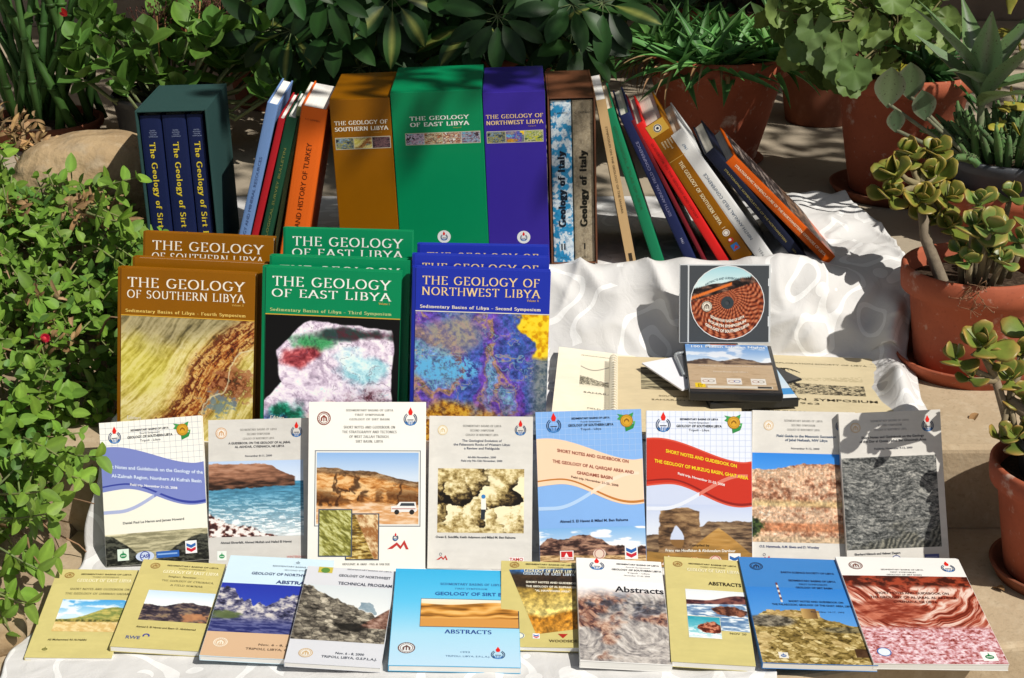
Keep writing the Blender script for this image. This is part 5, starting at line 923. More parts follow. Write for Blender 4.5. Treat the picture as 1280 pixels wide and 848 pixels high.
a.picture(.5, .5, W - 1, h - 1, lambda U, V: ramp(np.clip(V + .03 * U, 0, 1), (0, '#35aee0'), (.35, '#5cc0ea'), (.7, '#a8d8ee'), (1, '#bcdcf0')), name='cover_tint', lay=.1, res=.3)
a.sheet().text('SEDIMENTARY BASINS OF LIBYA', W * .62, h * .175, 4.6, '#2c5f9c', w=W * .5, face='serif', thick=.17).text('FIRST SYMPOSIUM', W * .62, h * .22, 3.2, '#2c5f9c', w=W * .26, face='serif').text('GEOLOGY OF SIRT BASIN', W * .66, h * .285, 7, '#1f4f9a', w=W * .66, bold=.02).text('ABSTRACTS', W * .6, h * .68, 7.5, '#2a4a94', w=W * .36, face='serif', thick=.2).text('1993', W * .58, h * .87, 3, '#4a6a94', w=W * .07).text('TRIPOLI, LIBYA, S.P.L.A.J.', W * .6, h * .91, 3, '#4a6a94', w=W * .34).done('header_lettering')
a.sheet().rect(W * .22, h * .322, W * .78, h * .295, '#2a3a4a', .8).done('picture_frame'); a.picture(W * .223, h * .327, W * .77, h * .285, p_dunes, lay=1.4, res=1.4); seal_emblem(a, W * .13, h * .83, 11, '#6a4a44', '#e2e6e6'); flame_emblem(a, W * .83, h * .88, 9)
b, a, W, h = flat((625, 701), (727, 704), (626, 808), (728, 811), YEL2, 'yellow booklet with a slanted picture of layered ochre rock', .009, 3.4, 8, .002)
yhead(a, W, 9, 'GEOLOGY OF EAST LIBYA'); 
V_ = [(W * .1, 20), (W * .99, 12), (W * .99, h * .78), (W * .42, h * .86)]
def quadpic(a, q, fn, n=90):
    mb = MB(); g = np.linspace(0, 1, n)
    U, V = np.meshgrid(g, g); c = lin(np.clip(fn(U, V), 0, 1)) * .86
    for j in range(n):
        for i in range(n):
            u, v = g[i], g[j]; p = [(1 - v) * ((1 - u) * q[0][k] + u * q[1][k]) + v * ((1 - u) * q[3][k] + u * q[2][k]) for k in (0, 1)]; mb.v.append(a.P(p[0], p[1], .00008)); mb.c.append(tuple(c[j, i]))
    mb.f = [(j * n + i, (j + 1) * n + i, (j + 1) * n + i + 1, j * n + i + 1) for j in range(n - 1) for i in range(n - 1)]; mb.v = [tuple(p) for p in mb.v]; mb.build('cover_picture', a.m, a.p)
quadpic(a, V_, p_strata); a.sheet().text('GEOLOGY OF EAST LIBYA', W * .6, 30, 5, '#d6e4f0', w=W * .64, face='serif', thick=.2).text('SHORT NOTES AND GUIDEBOOK', W * .64, 48, 4, '#f2ecd8', w=W * .66, bold=.025).text('THE GEOLOGY OF AL KUFRAH BASIN', W * .65, 57, 4, '#f2ecd8', w=W * .68, bold=.025).text('"AL HAWWAISH AREA"', W * .64, 66, 4, '#f2ecd8', w=W * .44, bold=.025).done('title_lettering')
oval_emblem(a, W * .22, h * .88, 7, 6, '', '#3a5a8c', '#e6ead6'); chevron_emblem(a, W * .42, h * .88, 4.5); a.sheet().text('WOODSIDE', W * .74, h * .945, 5, '#4c3c24', w=W * .34, bold=.02).poly([(W * .68, h * .85), (W * .8, h * .85), (W * .74, h * .90)], '#b02c24', 3).done('sponsor_lettering')
b, a, W, h = flat((731, 697), (837, 700), (725, 826), (840, 827), OFF, 'white booklet of abstracts with a rust and grey rock picture', .016, 4.5, 7)
flame_emblem(a, W * .24, 17, 10); a.sheet().text('SEDIMENTARY BASINS OF LIBYA', W * .72, 12, 3, '#3c3e44', w=W * .5, bold=.02).text('Fourth Symposium', W * .72, 18, 2.4, '#5c5e64', w=W * .28).text('GEOLOGY OF SOUTHERN LIBYA', W * .70, 25, 3.6, '#30323a', w=W * .58, bold=.02).text('Tripoli - Libya', W * .72, 31, 2.8, '#5c5e64', w=W * .26).text('November 17-20, 2008', W * .7, 37, 2.6, '#5c5e64', w=W * .3).done('header_lettering')
a.picture(.4, h * .22, W - .8, h * .775, p_redgrey, lay=.5, res=1.5); a.sheet().text('Abstracts', W * .71, h * .335, 12, '#1c1e26', w=W * .56, bold=.02).done('title_lettering')
b, a, W, h = flat((838, 696), (934, 700), (839, 827), (944, 831), YEL, 'yellow booklet of abstracts with two seaside pictures', .012, 3.6, 6)
yhead(a, W, 17, 'GEOLOGY OF EAST LIBYA'); a.sheet().text('ABSTRACTS', W * .75, h * .27, 7.5, '#2c2818', w=W * .42, bold=.025).text('NOV 20', W * .84, h * .73, 4, '#3c3820', w=W * .2).done('title_lettering'); a.picture(W * .24, h * .32, W * .75, h * .38, p_bay, lay=1, res=1.4); a.sheet().rect(W * .235, h * .575, W * .405, h * .205, '#d8d2b4', 1.6).done('picture_frame'); a.picture(W * .24, h * .58, W * .395, h * .195, p_cove, lay=2, res=1.6)
b, a, W, h = flat((932, 698), (1046, 701), (953, 829), (1117, 836), BLC, 'blue booklet with a ruined hilltop castle picture', .012, 3.2, 5)
a.picture(.5, h * .30, W - 1, h * .70 - .5, p_castle, lay=.5, res=1.5); seal_emblem(a, W * .15, 22, 9, '#1c2c4a'); a.sheet().text('EARTH SCIENCE SOCIETY OF LIBYA', W * .62, 37, 4, '#16305c', w=W * .5, bold=.02).text('SEDIMENTARY BASINS OF LIBYA', W * .64, 56, 4, '#16305c', w=W * .44, bold=.02).text('FIRST SYMPOSIUM', W * .64, 64, 3.6, '#16305c', w=W * .26).text('GEOLOGY OF SIRT BASIN', W * .64, 72, 4, '#16305c', w=W * .34, bold=.02).text('SHORT NOTES AND GUIDEBOOK ON', W * .62, 104, 4, '#10203c', w=W * .5, bold=.02).text('THE PALAEOZOIC GEOLOGY OF THE GHAT AREA, LIBYA', W * .58, 112, 4, '#10203c', w=W * .74, bold=.02).text('November 14-17, 1993', W * .7, 126, 3.4, '#1c2c4a', w=W * .3).done('title_lettering')
a.sheet()
for i in range(8): a.rect(W * .29 + i * .15, 60 + i * 5.6, 2.6, 5.6, '#d8d4cc' if i % 2 else '#6a3a34', 2)
a.done('printed_mast'); drop_emblem(a, W * .2, h * .93, 6, '#e6e2d6', '#3a6aa8')
b, a, W, h = flat((1046, 696), (1197, 698), (1092, 830), (1264, 832), OFF, 'booklet with a red and pink layered rock picture, rightmost in front', .012, 2.6, 5)
a.picture(.5, h * .19, W - 1, h * .81 - .5, p_redbeds, lay=.5, res=1.6); seal_emblem(a, W * .14, 21, 9.5, '#7a4a3c'); flame_emblem(a, W * .88, 25, 9.5); a.sheet().text('SEDIMENTARY BASINS OF LIBYA', W * .5, 32, 3, '#4c4442', w=W * .34).text('FIRST SYMPOSIUM', W * .5, 38, 2.8, '#4c4442', w=W * .2).text('GEOLOGY OF SIRT BASIN', W * .5, 44, 3, '#4c4442', w=W * .28).text('SHORT NOTES AND GUIDEBOOK ON', W * .5, 88, 5, '#4a1410', w=W * .58, bold=.02).text('THE GEOLOGY OF AL JABAL AL AKHDAR', W * .5, 98, 5, '#4a1410', w=W * .68, bold=.02).text('CYRENAICA, NE LIBYA', W * .5, 108, 5, '#4a1410', w=W * .34, bold=.02).text('1993', W * .5, h * .87, 3.4, '#8a4a4a', w=W * .05).done('title_lettering')
oval_emblem(a, W * .11, h * .90, 9, 9, '', '#2c6cb4', '#e4ecf2'); drop_emblem(a, W * .88, h * .93, 9.5, '#f4f6f2', '#1f7f4a')
# ------------------------------------------------------------------ old field trip booklets on the middle step
CREAM = paper('old cream card', '#f6eed6', .88, 1); TANC = paper('old tan card', '#dfcda6', .86, 1); TANC2 = paper('aged tan card', '#dacba6', .86, 1)
def lying(name, TL, TR, BL, BR, cm, label, z, t, inc=0, roll=0, hh=None, ww=None, soft=True):
    n = Vector((math.tan(R(roll)), -math.tan(R(inc)), 1)).normalized(); M, w, h = plane_pose(TL, TR, BL, BR, onz(*BL, z), n)
    if hh: M.translation = M.translation - M.col[2].xyz * (hh - h); h = hh
    if ww: w = ww
    b = paperback(name, M, w, h, t, cm); tag(b, label, 'book'); return b, front(b, w, h, PRINTM), w * 1000, h * 1000
b, a, W, h = lying('field_booklet', (697, 426), (771, 443), (690, 512), (765, 513), CREAM, 'cream field trip booklet under the spiral bound one', ZBB + .018, .004, 1.5, 6, .285, .125)
a.picture(W * .30, h * .16, W * .69, h * .36, p_engrave, m=PRINTM, res=1.4); a.sheet().text('SAHARAN SYMPOSIUM', W * .36, h * .60, 6, '#5a5444', w=W * .95, al='l').text('FIELD TRIP GUIDE BOOK', W * .42, h * .80, 4.6, '#5a5444', w=W * .75, al='l').text('PETROLEUM EXPLORATION SOCIETY', W * .3, h * .09, 4, '#8a8470', w=W * .68, al='l').done('cover_lettering')
b, a, W, h = lying('field_booklet', (772, 444), (842, 447), (767, 513), (842, 513), TANC, 'tan spiral bound field trip booklet beside the dark disc cases', ZBB + .019, .008, 1.5, .5, .285, .19)
a.picture(W * .22, h * .14, W * .7, h * .30, p_engrave_dark, m=PRINTM, res=1.2); a.sheet().text('SOUTHWESTERN FEZZAN', W * .36, h * .53, 5, '#5a4c34', w=W * .5, al='l').text('SAHARAN SYMPOSIUM', W * .3, h * .58, 5, '#5a4c34', w=W * .6, al='l').done('cover_lettering')
mb = MB()
for i in range(30):
    y = h - 8 - i * (h - 16) / 29
    mb.tube([(-.0005 + .0062 * math.cos(q), .003 + .0085 * math.sin(q), y * .001 + .0016 * q / 6) for q in np.linspace(0, 6.2, 12)], .0013, k=6, col=H('#efe9d6'))
mb.build('spiral_binding', mat('white plastic coil', attr='col', rough=.4), b, True)
b, a, W, h = lying('field_booklet', (905, 441), (1113, 441), (868, 521), (1150, 521), TANC2, 'wide aged tan Saharan Symposium booklet with a palm tree drawing', ZBB + .010, .005, 0, 0, .30)
def p_palm(U, V):
    c = hx('#dacba6') * np.ones(U.shape + (1,)); h_ = .45 + .10 * np.sin(U * 7) ; r = fq(U * 60, V * 40, 5, 4, .75); m = sm(0, .03, V - .30 - .1 * np.sin(U * 3.3)) * (1 - sm(.48, .52, V)) ; c = mx(c, c3('#a79a78', U), m * .5 * (r > .45))
    m2 = sm(0, .03, V - (.62 + .02 * np.sin(U * 9))) * sm(.15, .5, U * .9); return mx(c, ramp(r, (.3, '#2e2b24'), (.5, '#7a7058'), (.62, '#cdbf9c')), m2)
a.picture(W * .12, h * .165, W * .74, h * .37, p_palm, m=PRINTM, res=1.0)
a.sheet(); px, py = W * .46, h * .20
for k in range(11):
    an = R(200 + k * 14 - 10); pts = [(px + q * 30 * math.cos(an), py + q * 15 * math.sin(an) * 1.2 + 24 * q * q) for q in np.linspace(0, 1, 7)]
    for p, q in zip(pts[:-1], pts[1:]):
        a.poly([(p[0], p[1] - 1.4), (q[0], q[1] - 1.0), (q[0], q[1] + 1.6), (p[0], p[1] + 1.4)], '#2c2a20', 3)
tr = [(px, py), (px + 3, py + 22), (px + 10, py + 46), (px + 24, py + 76)]
for p, q in zip(tr[:-1], tr[1:]): a.poly([(p[0] - 2.6, p[1]), (p[0] + 2.6, p[1]), (q[0] + 2.8, q[1]), (q[0] - 2.8, q[1])], '#34302a', 3)
a.done('printed_palm')
a.sheet().text('PETROLEUM EXPLORATION SOCIETY OF LIBYA', W * .56, h * .125, 5, '#5c543c', w=W * .68).text('SAHARAN  SYMPOSIUM', W * .60, h * .62, 9, '#4a4230', w=W * .62, bold=.015).text('1963', W * .56, h * .67, 7, '#5a523c', w=W * .12).text('FIELD TRIP GUIDE BOOK OF THE EXCURSION', W * .60, h * .78, 6, '#4a4230', w=W * .66, bold=.01).done('cover_lettering')
# ------------------------------------------------------------------ discs and folder
BLK = mat('black plastic', (.012, .013, .015), .32, .5, noise=[(60, .3, (.03, .03, .032), .5, .7)]); DGR = mat('dark grey tray', (.045, .05, .055), .3, .5, coat=.3); CLR = mat('clear polystyrene edge', (.55, .57, .58), .15, .5, coat=.6)
FOLD = mat('green folder card', H('#6f8a80'), .8, .2, noise=[(40, .5, H('#4f6a60'), .45, .65)])
def tilt_box(name, M, w, t, l, m, parent=None, bev=.0015):
    return MB().box(0, 0, 0, w, t, l, bev=bev).build(name, m, parent)
def lie_pose(TL, TR, BL, BR, z, hh=None, inc=0):
    n = Vector((0, -math.tan(R(inc)), 1)).normalized(); M, w, h = plane_pose(TL, TR, BL, BR, onz(*BL, z), n)
    if hh: M.translation = M.translation - M.col[2].xyz * (hh - h); h = hh
    return M, w, h
M, w, h = lie_pose((836, 447), (905, 447), (838, 512), (915, 512), ZBB + .0125, .24)
r = empty('card_folder', M, label='grey green card folder with ragged left edge under the disc cases', cat='folder'); tilt_box('back_cover', M, w, .006, h, FOLD, r, .001)
mb = MB(); rnd = random.Random(4)
for i in range(90):
    z = h * i / 90; mb.add([(-.001 - rnd.random() * .003, -.0006, z), (.003, -.0008, z), (.003, -.0008, z + h / 80), (-.001 - rnd.random() * .003, -.0006, z + h / 80)], [(0, 1, 2, 3)])
mb.build('torn_binding', mat('dark cloth tape', H('#2f4a44'), .9, .1), r); MB().box(.004, -.0012, .001, .016, -.0002, h - .001).build('cloth_spine', mat('dark spine tape', H('#26332f'), .85, .15), r)
M, w, h = lie_pose((815, 461), (900, 433), (846, 483), (950, 470), ZBB + .036, .12); r = empty('paper_sleeve', M, label='white paper disc sleeve sticking out left under the disc case', cat='paper sleeve'); tilt_box('sleeve_front', M, w, .0025, h, mat('white sleeve paper', (.78, .78, .82), .6, .3), r, .0004)
M, w, h = lie_pose((842, 441), (915, 439), (858, 476), (930, 474), ZBB + .0405, .1); r = empty('clear_case', M @ T3(0, 0, 0), label='clear plastic disc case with rounded corners left of the top case', cat='disc case')
mb = MB(); cr = .012; wv, hv = w, h
pts = [(cr - cr * math.sin(a), h - cr + cr * math.cos(a)) for a in np.linspace(0, 1.57, 6)]
path = [(w, .001, h)] + [(p[0], .001, p[1]) for p in pts] + [(0, .001, .01)]; mb.tube(path, .003, k=6, col=H('#8f9498')); mb.build('case_rim', mat('smoky clear plastic', attr='col', rough=.2, coat=.5), r, True); MB().box(.002, .002, .002, w, .0045, h - .002).build('case_body', mat('smoky plastic', (.10, .105, .115), .25, .5, coat=.4), r)
# second case, turned
M, w, h = lie_pose((905, 460), (975, 444), (885, 492), (999, 499), ZBB + .0245, .19); M = T3(*onz(999, 498, ZBB + .0285)) @ Rz(7) @ Rx(-89.9) @ T3(-.136, 0, 0)
def dvd(M, w, h, t, label, art=None):
    r = empty('disc_case', M, label=label, cat='disc case'); MB().box(0, .0003, 0, w, t, h, bev=.0022).build('case_body', BLK, r); a = front(r, w, h); art(a, w * 1000, h * 1000); return r, a
def art2(a, W, h):
    a.picture(6, 3, W - 8, h - 6, lambda U, V: mx(ramp(V, (0, '#8fc0e6'), (1, '#e8eef2')), c3('#3f94d6', U), ((V > .8) & (U > .62) & (V < .93)) * 1.0), lay=.5); a.sheet().text('eb', W * .78, h * .9, 8, '#f4f8fa', w=12, bold=.025).done('cover_lettering')
dvd(T3(*onz(1003, 473, ZBB + .0135)) @ Rz(33) @ Rx(-89.9) @ T3(-.136, 0, 0), .136, .17, .006, 'thin plain black disc case lowest in the pile, one corner showing', lambda a, W, h: None)
dvd(M, .136, .19, .0145, 'black disc case turned askew under the Saharan disc case', art2)
M, w, h = lie_pose((864, 431), (972, 430), (862, 490), (979, 491), ZBB + .0455)
def art1(a, W, h):
    a.picture(1.5, 1.5, W - 8, h - 14, p_saharan, lay=.5, res=1.6); a.sheet().rect(W * .3, .6, W * .3, 2.5, '#c85a2c', 1.5).text('1001 Million Saharan Nights', W * .50, 16, 9, '#e8f0f8', w=W * .84, bold=.02).text('The Geology of the Northern Murzuq Basin', W * .48, h * .48, 4, '#e6dccb', w=W * .7).text('David Boote and others', W * .48, h * .60, 5, '#e6e0d2', w=W * .38).done('cover_lettering')
    a.sheet().rect(W * .07, h * .82, W * .11, h * .09, '#ecc81e', 2).text('Eni', W * .125, h * .865, 5, '#3a3414', w=7).text('B.V.', W * .125, h * .9, 5, '#3a3414', w=7).rect(W * .20, h * .87, W * .70, h * .045, '#d8d2c4', 2).rect(W * .74, h * .875, W * .15, h * .035, '#3a3834', 3).done('cover_plate')
    for q in (.14, .42, .68): a.sheet().rect(W * q, h * .72, W * .16, h * .12, '#e2ded6', 2).ring(W * (q + .05), h * .78, 5, 1.2, '#a86a5c', 3).ring(W * (q + .11), h * .78, 5, 1.2, '#8c7c6c' if q != .42 else '#3c5cac', 3).done('sponsor_plate')
dvd(M, w, h, .0145, 'black disc case with a desert plain cover lying on the pile', art1)
# CD case leaning on the drape
beta = 18; n = Vector((0, -math.cos(R(beta)), math.sin(R(beta)))); p0 = onz(905, 429, ZBB + .047); M, w, h = plane_pose((850, 331), (963, 331), (849, 429), (964, 430), p0, n)
r = empty('cd_case', M, label='clear CD case with a round desert picture disc leaning on the cloth', cat='CD case')
MB().box(0, .0008, 0, w, .0095, h, bev=.0008).build('case_body', CLR, r); a = front(r, w, h); W, hh = w * 1000, h * 1000
MB().box(.0015, .0001, .0015, .0125, .0012, h - .0015).build('hinge_strip', mat('hinge plastic', (.06, .066, .072), .3, .5, coat=.3), r); MB().box(.016, .0001, .002, w - .003, .0012, h - .002).build('disc_tray', DGR, r)
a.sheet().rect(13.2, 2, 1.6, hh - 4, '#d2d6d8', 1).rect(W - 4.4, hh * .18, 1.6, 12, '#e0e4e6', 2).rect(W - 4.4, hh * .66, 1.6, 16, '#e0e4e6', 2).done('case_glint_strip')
cx, cy, rd = W * .525, hh * .487, min(59.5, hh * .485); K = 64; mb = MB(); rings = 46; q = cx
for i in range(rings + 1):
    rr_ = .16 + (.985 - .16) * i / rings
    for j in range(K * 2): an = math.pi * j / K; mb.v.append(tuple(a.P(cx + rd * rr_ * math.cos(an), cy + rd * rr_ * math.sin(an), .0006)))
UU = np.array([[.5 + .5 * (.16 + .825 * i / rings) * math.cos(math.pi * j / K) for j in range(2 * K)] for i in range(rings + 1)]); VV = np.array([[.5 + .5 * (.16 + .825 * i / rings) * math.sin(math.pi * j / K) for j in range(2 * K)] for i in range(rings + 1)])
mb.c = [tuple(c) for c in (lin(np.clip(p_disc(UU, VV), 0, 1)) * .86).reshape(-1, 3)]
mb.f = [(i * 2 * K + (j + 1) % (2 * K), i * 2 * K + j, (i + 1) * 2 * K + j, (i + 1) * 2 * K + (j + 1) % (2 * K)) for i in range(rings) for j in range(2 * K)]
d_ = mb.build('compact_disc', PRINT, r)
def sub(fn):
    a2 = Art(a.O, a.X, a.Y, a.N, d_); a2.O = a2.O + a2.N * .0007; fn(a2)
sub(lambda q: q.sheet().ring(cx, cy, rd, 1.2, '#e2e4e4', 1).ring(cx, cy, rd * .17, rd * .11, '#343d42', 2).done('disc_edge'))
sub(lambda q: [q.sheet().text('SEDIMENTARY BASINS OF LIBYA', cx, cy + rd * .52, 4, '#eadccb', w=54, bold=.04, bend=lambda x: -x * x / 95).text('FOURTH SYMPOSIUM', cx, cy + rd * .66, 4, '#eadccb', w=60, bold=.05, bend=lambda x: -x * x / 100).text('GEOLOGY OF SOUTHERN LIBYA', cx, cy + rd * .80, 4.4, '#eadccb', w=70, bold=.05, bend=lambda x: -x * x / 105).text('ABSTRACTS AND GUIDEBOOKS', cx - 8, cy - rd * .62, 3.6, '#54707a', w=56, bend=lambda x: x * x / 120 - .15 * x).done('disc_lettering'), seal_emblem(q, cx - rd * .55, cy + rd * .10, 9, '#5c4a3c', '#ece4d2')])

rnd = random.Random(3)
for q in BENT: curl(*q[:4], q[4] * rnd.uniform(.3, 1.6), q[5] * rnd.choice((.1, .3, .5, .8, 1.2)), q[6])
# ------------------------------------------------------------------ pots and plants
rnd = random.Random(11)
def U_(a, b): return rnd.uniform(a, b)
def jit(c, v=.2): k = U_(1 - v, 1 + v); return (c[0] * k * U_(.9, 1.1), c[1] * k, c[2] * k * U_(.85, 1.15))
TERRA = mat('terracotta', (.37, .095, .045), .75, .25, noise=[(6, .65, (.20, .048, .026), .42, .62), (15, .8, (.52, .37, .29), .60, .67), (60, .6, (.50, .33, .25), .62, .70), (200, .5, (.22, .06, .03), .55, .7)], bump=[(40, .2, .002)])
TERRD = mat('aged terracotta', (.22, .075, .04), .85, .15, noise=[(5, .6, (.12, .045, .025), .42, .66), (30, .5, (.30, .14, .09), .58, .74)], bump=[(40, .25, .002)])
BPOT = mat('black nursery plastic', (.018, .019, .021), .45, .4, noise=[(50, .5, (.05, .048, .045), .52, .72)]); GPOT = mat('grey pot plastic', (.055, .06, .07), .5, .4, noise=[(40, .4, (.09, .09, .095), .52, .72)])
SOIL = mat('potting soil', (.045, .03, .02), .95, .1, noise=[(90, .8, (.12, .085, .055), .5, .7)], bump=[(120, 1, .006)])
BARK = mat('succulent bark', attr='col', rough=.85, noise=[(120, .5, (.10, .07, .045), .45, .7)], bump=[(150, .4, .002)])
def pot(r, rt, rb, h, m, rim=.03, rw=.012, wall=.008, part='pot'):
    p = [(0, 0), (rb * .96, 0), (rb, .004), (rb + (rt - rw - rb) * .5, (h - rim) * .5), (rt - rw, h - rim - .002), (rt - rw * .6, h - rim), (rt - .002, h - rim + .003), (rt, h - rim * .5), (rt, h - .004), (rt - .004, h), (rt - wall, h - .001), (rt - wall - .004, h - .008), (rt - wall - .012, h - rim - .02)]
    MB().lathe(p, 56).build(part, m, r, True)
    s = MB(); s.lathe([(0, h - rim * .6 + .006), (rt * .4, h - rim * .6 + .004), (rt * .75, h - rim * .6), (rt - wall - .005, h - rim * .7)], 40, wob=.01); s.build('soil', SOIL, r, True)
def saucer(c, rr, m, label, h=.022):
    o = MB().lathe([(0, .004), (rr * .8, .004), (rr * .82, 0), (rr * .9, 0), (rr, h * .9), (rr, h), (rr - .005, h), (rr * .88, .008), (0, .008)], 56).build('saucer', m, None, True); o.location = c; tag(o, label, 'saucer'); return o
def plant(name, loc, label, cat='plant', group=None): return empty(name, T3(*loc), label=label, cat=cat, group=group)
def L2(r, p): return Vector(p) - Vector(r.matrix_world.translation)
def fin(r, parts):
    for n, m, mb in parts:
        if mb.v: mb.build(n, m, r, True)
G_JADE = (.17, .22, .035); Y_EDGE = (.42, .30, .05)
def rosette(mb, c, up, n, L, W, col, tip, spread=60, T=.25, seed=0):
    up = Vector(up).normalized(); a = up.orthogonal().normalized(); b = up.cross(a); ph = U_(0, 6)
    for i in range(n):
        t = i / n; an = ph + i * 2.39996; el = R(8 + spread * (1 - t) ** .8 + U_(-8, 8)); d = up * math.cos(el) + (a * math.cos(an) + b * math.sin(an)) * math.sin(el)
        k = (.5 + .5 * (1 - t)) * U_(.62, 1.15); q = jit(col, .25); mb.fat(Vector(c) + up * (L * .35 * t), d, up - d * .2 + Vector((0, 0, .001)), L * k, W * k, W * T * k, q, jit(tip, .2), curl=.5)
# --- big pot with aloe
def aloe_pot():
    z = ZC; r = plant('potted_aloe', (.42, 1.46, z + .004), 'large terracotta pot crowded with small toothed green aloes', 'potted plant'); pot(r, .150, .088, .222, TERRA, .042, .014)
    f = MB(); dry = MB()
    for k in range(22):
        an = U_(0, 6.28); rr = .125 * math.sqrt(U_(0, 1)); c = Vector((rr * math.cos(an), rr * math.sin(an), .20)); up = Vector((c.x * 3, c.y * 3, 1)).normalized(); a = up.orthogonal().normalized(); b = up.cross(a); ph = U_(0, 6)
        for i in range(13):
            t = i / 13; q = ph + i * 2.4; el = R(15 + 62 * (1 - t)); d = up * math.cos(el) + (a * math.cos(q) + b * math.sin(q)) * math.sin(el); l = U_(.10, .17); col = jit((.095, .235, .06), .35)
            f.leaf(c, d, up, l, U_(.020, .030), col, LANCE, fold=.55, curl=U_(.3, 1.0), mid=tuple(x * .8 for x in col), edge=tuple(x * 1.5 for x in col), ns=7)
    for k in range(26):
        an = R(U_(150, 290)); c = Vector((.13 * math.cos(an), .13 * math.sin(an), .215)); d = Vector((math.cos(an) * U_(.5, 1), math.sin(an) * U_(.5, 1), U_(-.2, .5))); dry.leaf(c, d, (0, 0, 1), U_(.06, .13), U_(.006, .013), jit((.30, .19, .09), .35), LANCE, fold=.8, curl=U_(.9, 2.2), ns=7)
    fin(r, (('foliage', LEAF, f), ('dry_leaves', DRY, dry)))
aloe_pot(); saucer((.42, 1.46, ZC), .105, TERRD, 'dark saucer under the large aloe pot', .006)
# --- pelargonium pot
r = plant('potted_pelargonium', (.742, 1.20, ZC + .0085), 'tall terracotta pot with lobed pelargonium leaves spilling over its left side', 'potted plant'); pot(r, .135, .088, .235, TERRA, .034, .013)
f = MB(); st = MB(); al = MB(); base = Vector((0, 0, .22))
for k in range(330):
    u = Vector((U_(-1, 1), U_(-1, 1), U_(-1, 1)))
    if u.length > 1: continue
    c = Vector((-.085, -.01, .345)) + Vector((u.x * .19, u.y * .13, u.z * .15)); n = Vector((U_(-.5, .6), U_(-1.1, -.1), U_(.2, 1.1))); d = Vector((U_(-1, 1), U_(-.6, .6), U_(-1, .3)))
    f.lobed(c, d, n, U_(.019, .034), jit((.17, .25, .065), .28) if rnd.random() > .04 else jit((.42, .36, .04), .2), U_(.05, .4), 6)
    if k % 2 == 0: st.tube([base + Vector((U_(-.08, .03), U_(-.05, .05), 0)), base.lerp(c, .55) + Vector((0, 0, .03)), c], .0022, .0012, 5, jit((.16, .13, .05)))
for q in ((1062, 96, 1.03), (1068, 84, 1.03), (1052, 78, 1.05), (1030, 60, 1.08), (1002, 52, 1.12), (1018, 30, 1.1), (980, 30, 1.18), (1052, 50, 1.06), (1090, 34, 1.08)):
    c = L2(r, ony(*q)); f.lobed(c, (U_(-.4, .4), -.2, -1), (U_(-.2, .4), -1, .55), U_(.030, .036), jit((.13, .21, .065), .15), .12, 6); st.tube([base + Vector((-.05, -.03, 0)), base.lerp(c, .6) + Vector((0, -.02, .05)), c], .0025, .0014, 5, (.15, .13, .05))
for k in range(5):
    c = Vector((U_(-.02, .08), U_(-.09, .04), .22)); up = Vector((U_(-.2, .3), U_(-.4, .1), 1)).normalized(); a = up.orthogonal().normalized(); b = up.cross(a)
    for i in range(13):
        q = i * 2.4; el = R(20 + 62 * (1 - i / 13)); d = up * math.cos(el) + (a * math.cos(q) + b * math.sin(q)) * math.sin(el); col = jit((.06, .15, .05), .3); al.leaf(c, d, up, U_(.10, .17), U_(.018, .026), col, LANCE, fold=.55, curl=U_(.4, 1.1), edge=tuple(x * 1.4 for x in col), ns=7)
fin(r, (('lobed_foliage', LEAFM, f), ('stem', BARK, st), ('aloe_leaves', LEAF, al)))
saucer((.742, 1.20, ZC), .125, TERRD, 'brown saucer under the tall pelargonium pot', .02)
r = plant('potted_shrub', (.70, 1.80, ZC), 'small dark pot standing in shade between the two large terracotta pots', 'potted plant'); pot(r, .105, .075, .17, TERRD, .03, .01); f = MB()
for k in range(60): f.leaf(Vector((U_(-.08, .08), U_(-.08, .08), .17)), (U_(-1, 1), U_(-1, 1), U_(.6, 1.6)), (U_(-1, 1), -1, .5), U_(.06, .16), .03, jit((.05, .10, .03), .3), OVAL)
fin(r, (('foliage', LEAF, f),))
# --- grey pot standing in a terracotta bowl
bx, by = .88, .93
r = empty('terracotta_bowl', T3(bx, by, ZC), label='wide terracotta bowl holding the grey plastic pot at right', cat='pot'); pot(r, .138, .10, .098, TERRA, .026, .010, part='bowl')
r = plant('potted_kalanchoe', (bx, by - .01, ZC + .075), 'grey plastic pot with stubby stapelia stems and a tall spotted kalanchoe', 'potted plant'); pot(r, .118, .095, .078, GPOT, .022, .005, .003)
SPOT = mat('spotted leaf', attr='col', rough=.5, spec=.3, trans=.12, noise=[(230, .95, (.05, .025, .02), .60, .66)]); f = MB(); st = MB(); k_ = MB(); rd_ = MB()
for i in range(120):
    an = U_(0, 6.28); rr = .10 * math.sqrt(U_(0, 1)); c = Vector((rr * math.cos(an), rr * math.sin(an), .06)); out = Vector((math.cos(an), math.sin(an), 0)); l = U_(.05, .11); g = U_(.1, 1.1)
    pts = [c + out * (l * t * g) + Vector((0, 0, l * (t * (1.1 - .25 * g) - .55 * g * t * t * (rr > .07)))) for t in np.linspace(0, 1, 7)]; st.tube(pts, [.0065, .007, .0072, .007, .0062, .0048, .002], None, 6, jit((.07, .15, .04), .35))
    for t in range(1, 6):
        for e in range(3): q = pts[t]; dd = Vector((U_(-1, 1), U_(-1, 1), U_(.1, 1))); st.tube([q + dd * .004, q + dd * .011], .002, .0004, 4, (.10, .15, .06))
top = Vector((-.078, -.03, .20)); st.tube([(-.07, -.02, .05), (-.075, -.03, .12), top], .0075, .006, 8, (.16, .20, .10))
